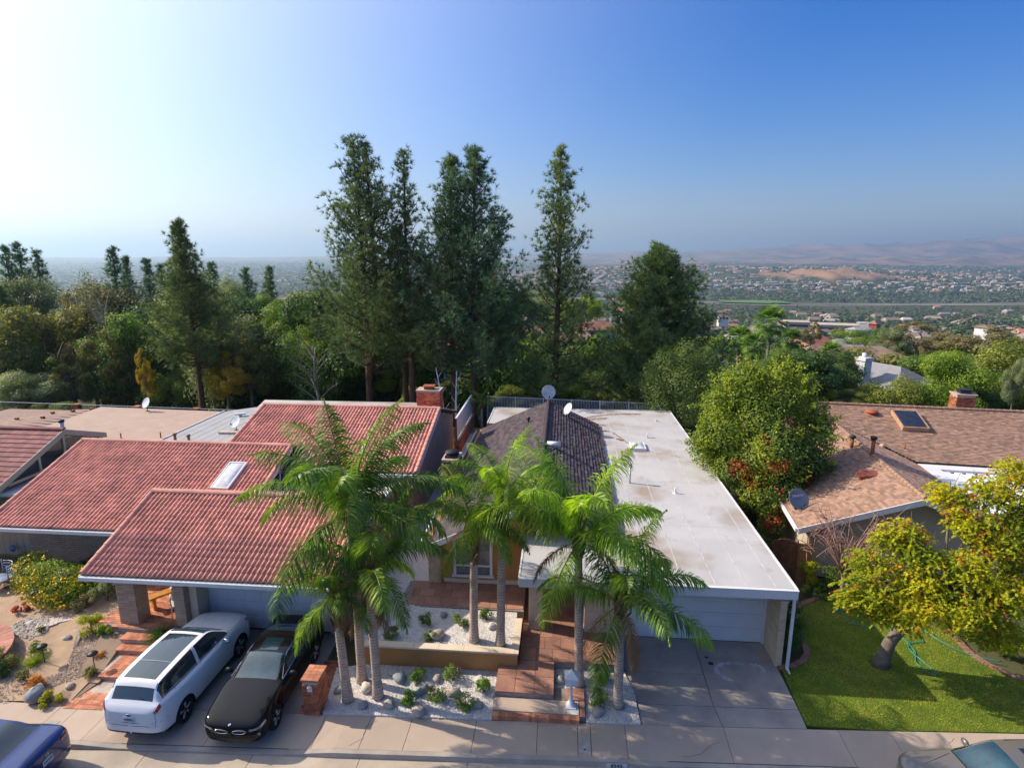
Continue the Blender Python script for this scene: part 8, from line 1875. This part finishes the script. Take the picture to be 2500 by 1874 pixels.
mass('distant_brown_wood', 'scattered brownish trees of the lower slope', 1500, 240, 1600, lambda Y, g: g.uniform(3.5, 6, len(Y)), 24, m_fw2, 2, keep=notroad, leaf=.4)
mass('river_wood', 'dense dark tree belt along the valley river', 2600, 1830, 2500, lambda Y, g: g.uniform(9, 15, len(Y)), 12, m_fw, 3, leaf=.6, xlim=(-.6, 1.0), keep=lambda X, Y, g: (Y > RIV(X) + 60) & (Y < 2350 + .1 * X + 60 * np.sin(X / 170)))
bare = lambda X, Y: hill_h(X, Y) > 12
mass('valley_wood', 'blue-green tree cover among the far valley houses', 6500, 2300, 7800, lambda Y, g: g.uniform(8, 17, len(Y)) * (1 + Y / 9000), 8, m_fw, 4, leaf=.75, keep=lambda X, Y, g: (~bare(X, Y)) | (g.uniform(size=len(X)) < .06), hfac=.6)
def town(name, label, n, y0, y1, seed, keep=None, roof=((.42, .20, .14), (.40, .37, .36), (.30, .22, .18)), xlim=(-.9, .98), sz=1.):
    rg = np.random.default_rng(seed); Y = y0 * (y1 / y0) ** rg.uniform(0, 1, n); X = rg.uniform(*xlim, n) * Y * .95
    if keep is not None: k = keep(X, Y, rg); X, Y = X[k], Y[k]
    n = len(X); Z = land_z(X, Y); w = rg.uniform(7, 12, n) * sz; d = rg.uniform(5, 7, n) * sz; h = rg.uniform(3.5, 6.5, n) * sz; rz = rg.normal(0, .3, n); c, s = np.cos(rz), np.sin(rz)
    L = np.array([[-1, -1, -.6], [1, -1, -.6], [1, 1, -.6], [-1, 1, -.6], [-1, -1, 1], [1, -1, 1], [1, 1, 1], [-1, 1, 1], [-.75, 0, 1.65], [.75, 0, 1.65]], float)
    P = L[None] * np.stack([w, d, h], 1)[:, None]; x = P[:, :, 0] * c[:, None] - P[:, :, 1] * s[:, None] + X[:, None]; y = P[:, :, 0] * s[:, None] + P[:, :, 1] * c[:, None] + Y[:, None]; z = P[:, :, 2] + Z[:, None]
    V = np.stack([x, y, z], 2).reshape(-1, 3); Fq = np.array([[0, 1, 5, 4], [1, 2, 6, 5], [3, 0, 4, 7], [4, 5, 9, 8], [6, 7, 8, 9], [5, 6, 9, 9], [7, 4, 8, 8]]); b = (np.arange(n) * 10)[:, None, None]
    Q = (Fq[:5][None] + b).reshape(-1, 4); T3 = (np.array([[5, 6, 9], [7, 4, 8]])[None] + b).reshape(-1, 3)
    rm = rg.integers(0, len(roof), n); mi = np.concatenate([np.stack([np.zeros(n, int)] * 3 + [rm + 1] * 2, 1).ravel(), np.stack([rm + 1] * 2, 1).ravel()])
    ms = [mat('town_wall', (.42, .36, .31), .9, scale=.01)] + [mat('town_roof_%d_%d' % (seed, i), q, .9, objvar=0, scale=.01, attr=.25) for i, q in enumerate(roof)]
    o = link(name, pydata(name, V, Q.tolist() + T3.tolist(), ms, mi, attr=np.repeat(rg.uniform(0, 1, n), 10))); return tag(o, label, kind='stuff')
rows = lambda X, Y, g: (np.abs(((Y + .12 * X + 60 * np.sin(X / 400)) / 120) % 1 - .5) < .17) & ~bare(X, Y)
town('distant_houses', 'scattered roofs among the trees of the lower slope', 260, 420, 1680, 11, keep=notroad)
town('riverside_houses', 'white houses lining the far side of the river wood', 420, 2380, 2800, 12, keep=lambda X, Y, g: ~bare(X, Y), roof=((.38, .21, .16), (.42, .42, .44), (.30, .25, .22)), xlim=(-.1, 1.))
town('hillside_houses', 'terraced rows of cream houses with salmon roofs on the far slope', 2100, 2900, 4700, 13, keep=rows, roof=((.46, .24, .17), (.40, .21, .15), (.42, .30, .25)), xlim=(-.25, .72), sz=1.15)
town('valley_houses', 'pale specks of houses over the far valley', 2000, 2700, 8500, 14, keep=lambda X, Y, g: ~bare(X, Y), roof=((.36, .34, .34), (.36, .22, .18), (.42, .40, .39)), xlim=(-.95, 1.0), sz=1.0)
# roads, river bed and fields of the valley floor
def ribbon(name, pts, w, m, up=1.2):
    V = []; 
    for i, (x, y) in enumerate(pts):
        x2, y2 = pts[min(i + 1, len(pts) - 1)]; x1, y1 = pts[max(0, i - 1)]; d = np.array([x2 - x1, y2 - y1]); d /= np.linalg.norm(d); nrm = np.array([-d[1], d[0]]) * w / 2
        for s in (-1, 1): p = np.array([x, y]) + nrm * s; V.append((p[0], p[1], float(gz(x, y)) + up))
    F = [(2 * i, 2 * i + 1, 2 * i + 3, 2 * i + 2) for i in range(len(pts) - 1)]; o = link(name, pydata(name, V, F, m)); o['kind'] = 'structure'
m_road = mat('far_road', (.27, .26, .27), .9, scale=.01); m_field = mat('sports_field', (.11, .22, .03), .95, scale=.02)
ribbon('freeway', [(x, RIV(x)) for x in range(-1200, 2300, 50)], 22, m_road, 2.5); ribbon('river_bed', [(x, RIV(x) - 46) for x in range(-200, 2300, 50)], 22, mat('river_sand', (.36, .32, .27), .95, scale=.01), 1.6)
ribbon('far_freeway', [(x, 2600 + .12 * x) for x in range(300, 3000, 60)], 40, m_road, 9)
ribbon('hill_road', [(at(u, v, Y)[0], Y) for u, v, Y in ((1500, 0, 2000), (1480, 0, 2200), (1460, 0, 2500), (1475, 0, 2800), (1500, 0, 3100), (1488, 0, 3400))], 22, m_road, 6)
def field(name, u, Y, w, d, m=None, up=1.5):
    X = at(u, 740, Y)[0]; o = MB().quad(*[(X + a, Y + b, float(gz(X + a, Y + b)) + up) for a, b in ((-w, -d), (w, -d), (w, d), (-w, d))]).build(name, m or m_field); o['kind'] = 'structure'
field('sports_field', 1815, 1830, 70, 45, up=5); field('sports_field', 1870, 1850, 60, 40, up=5); field('playing_field', 2075, 700, 28, 40, up=5)
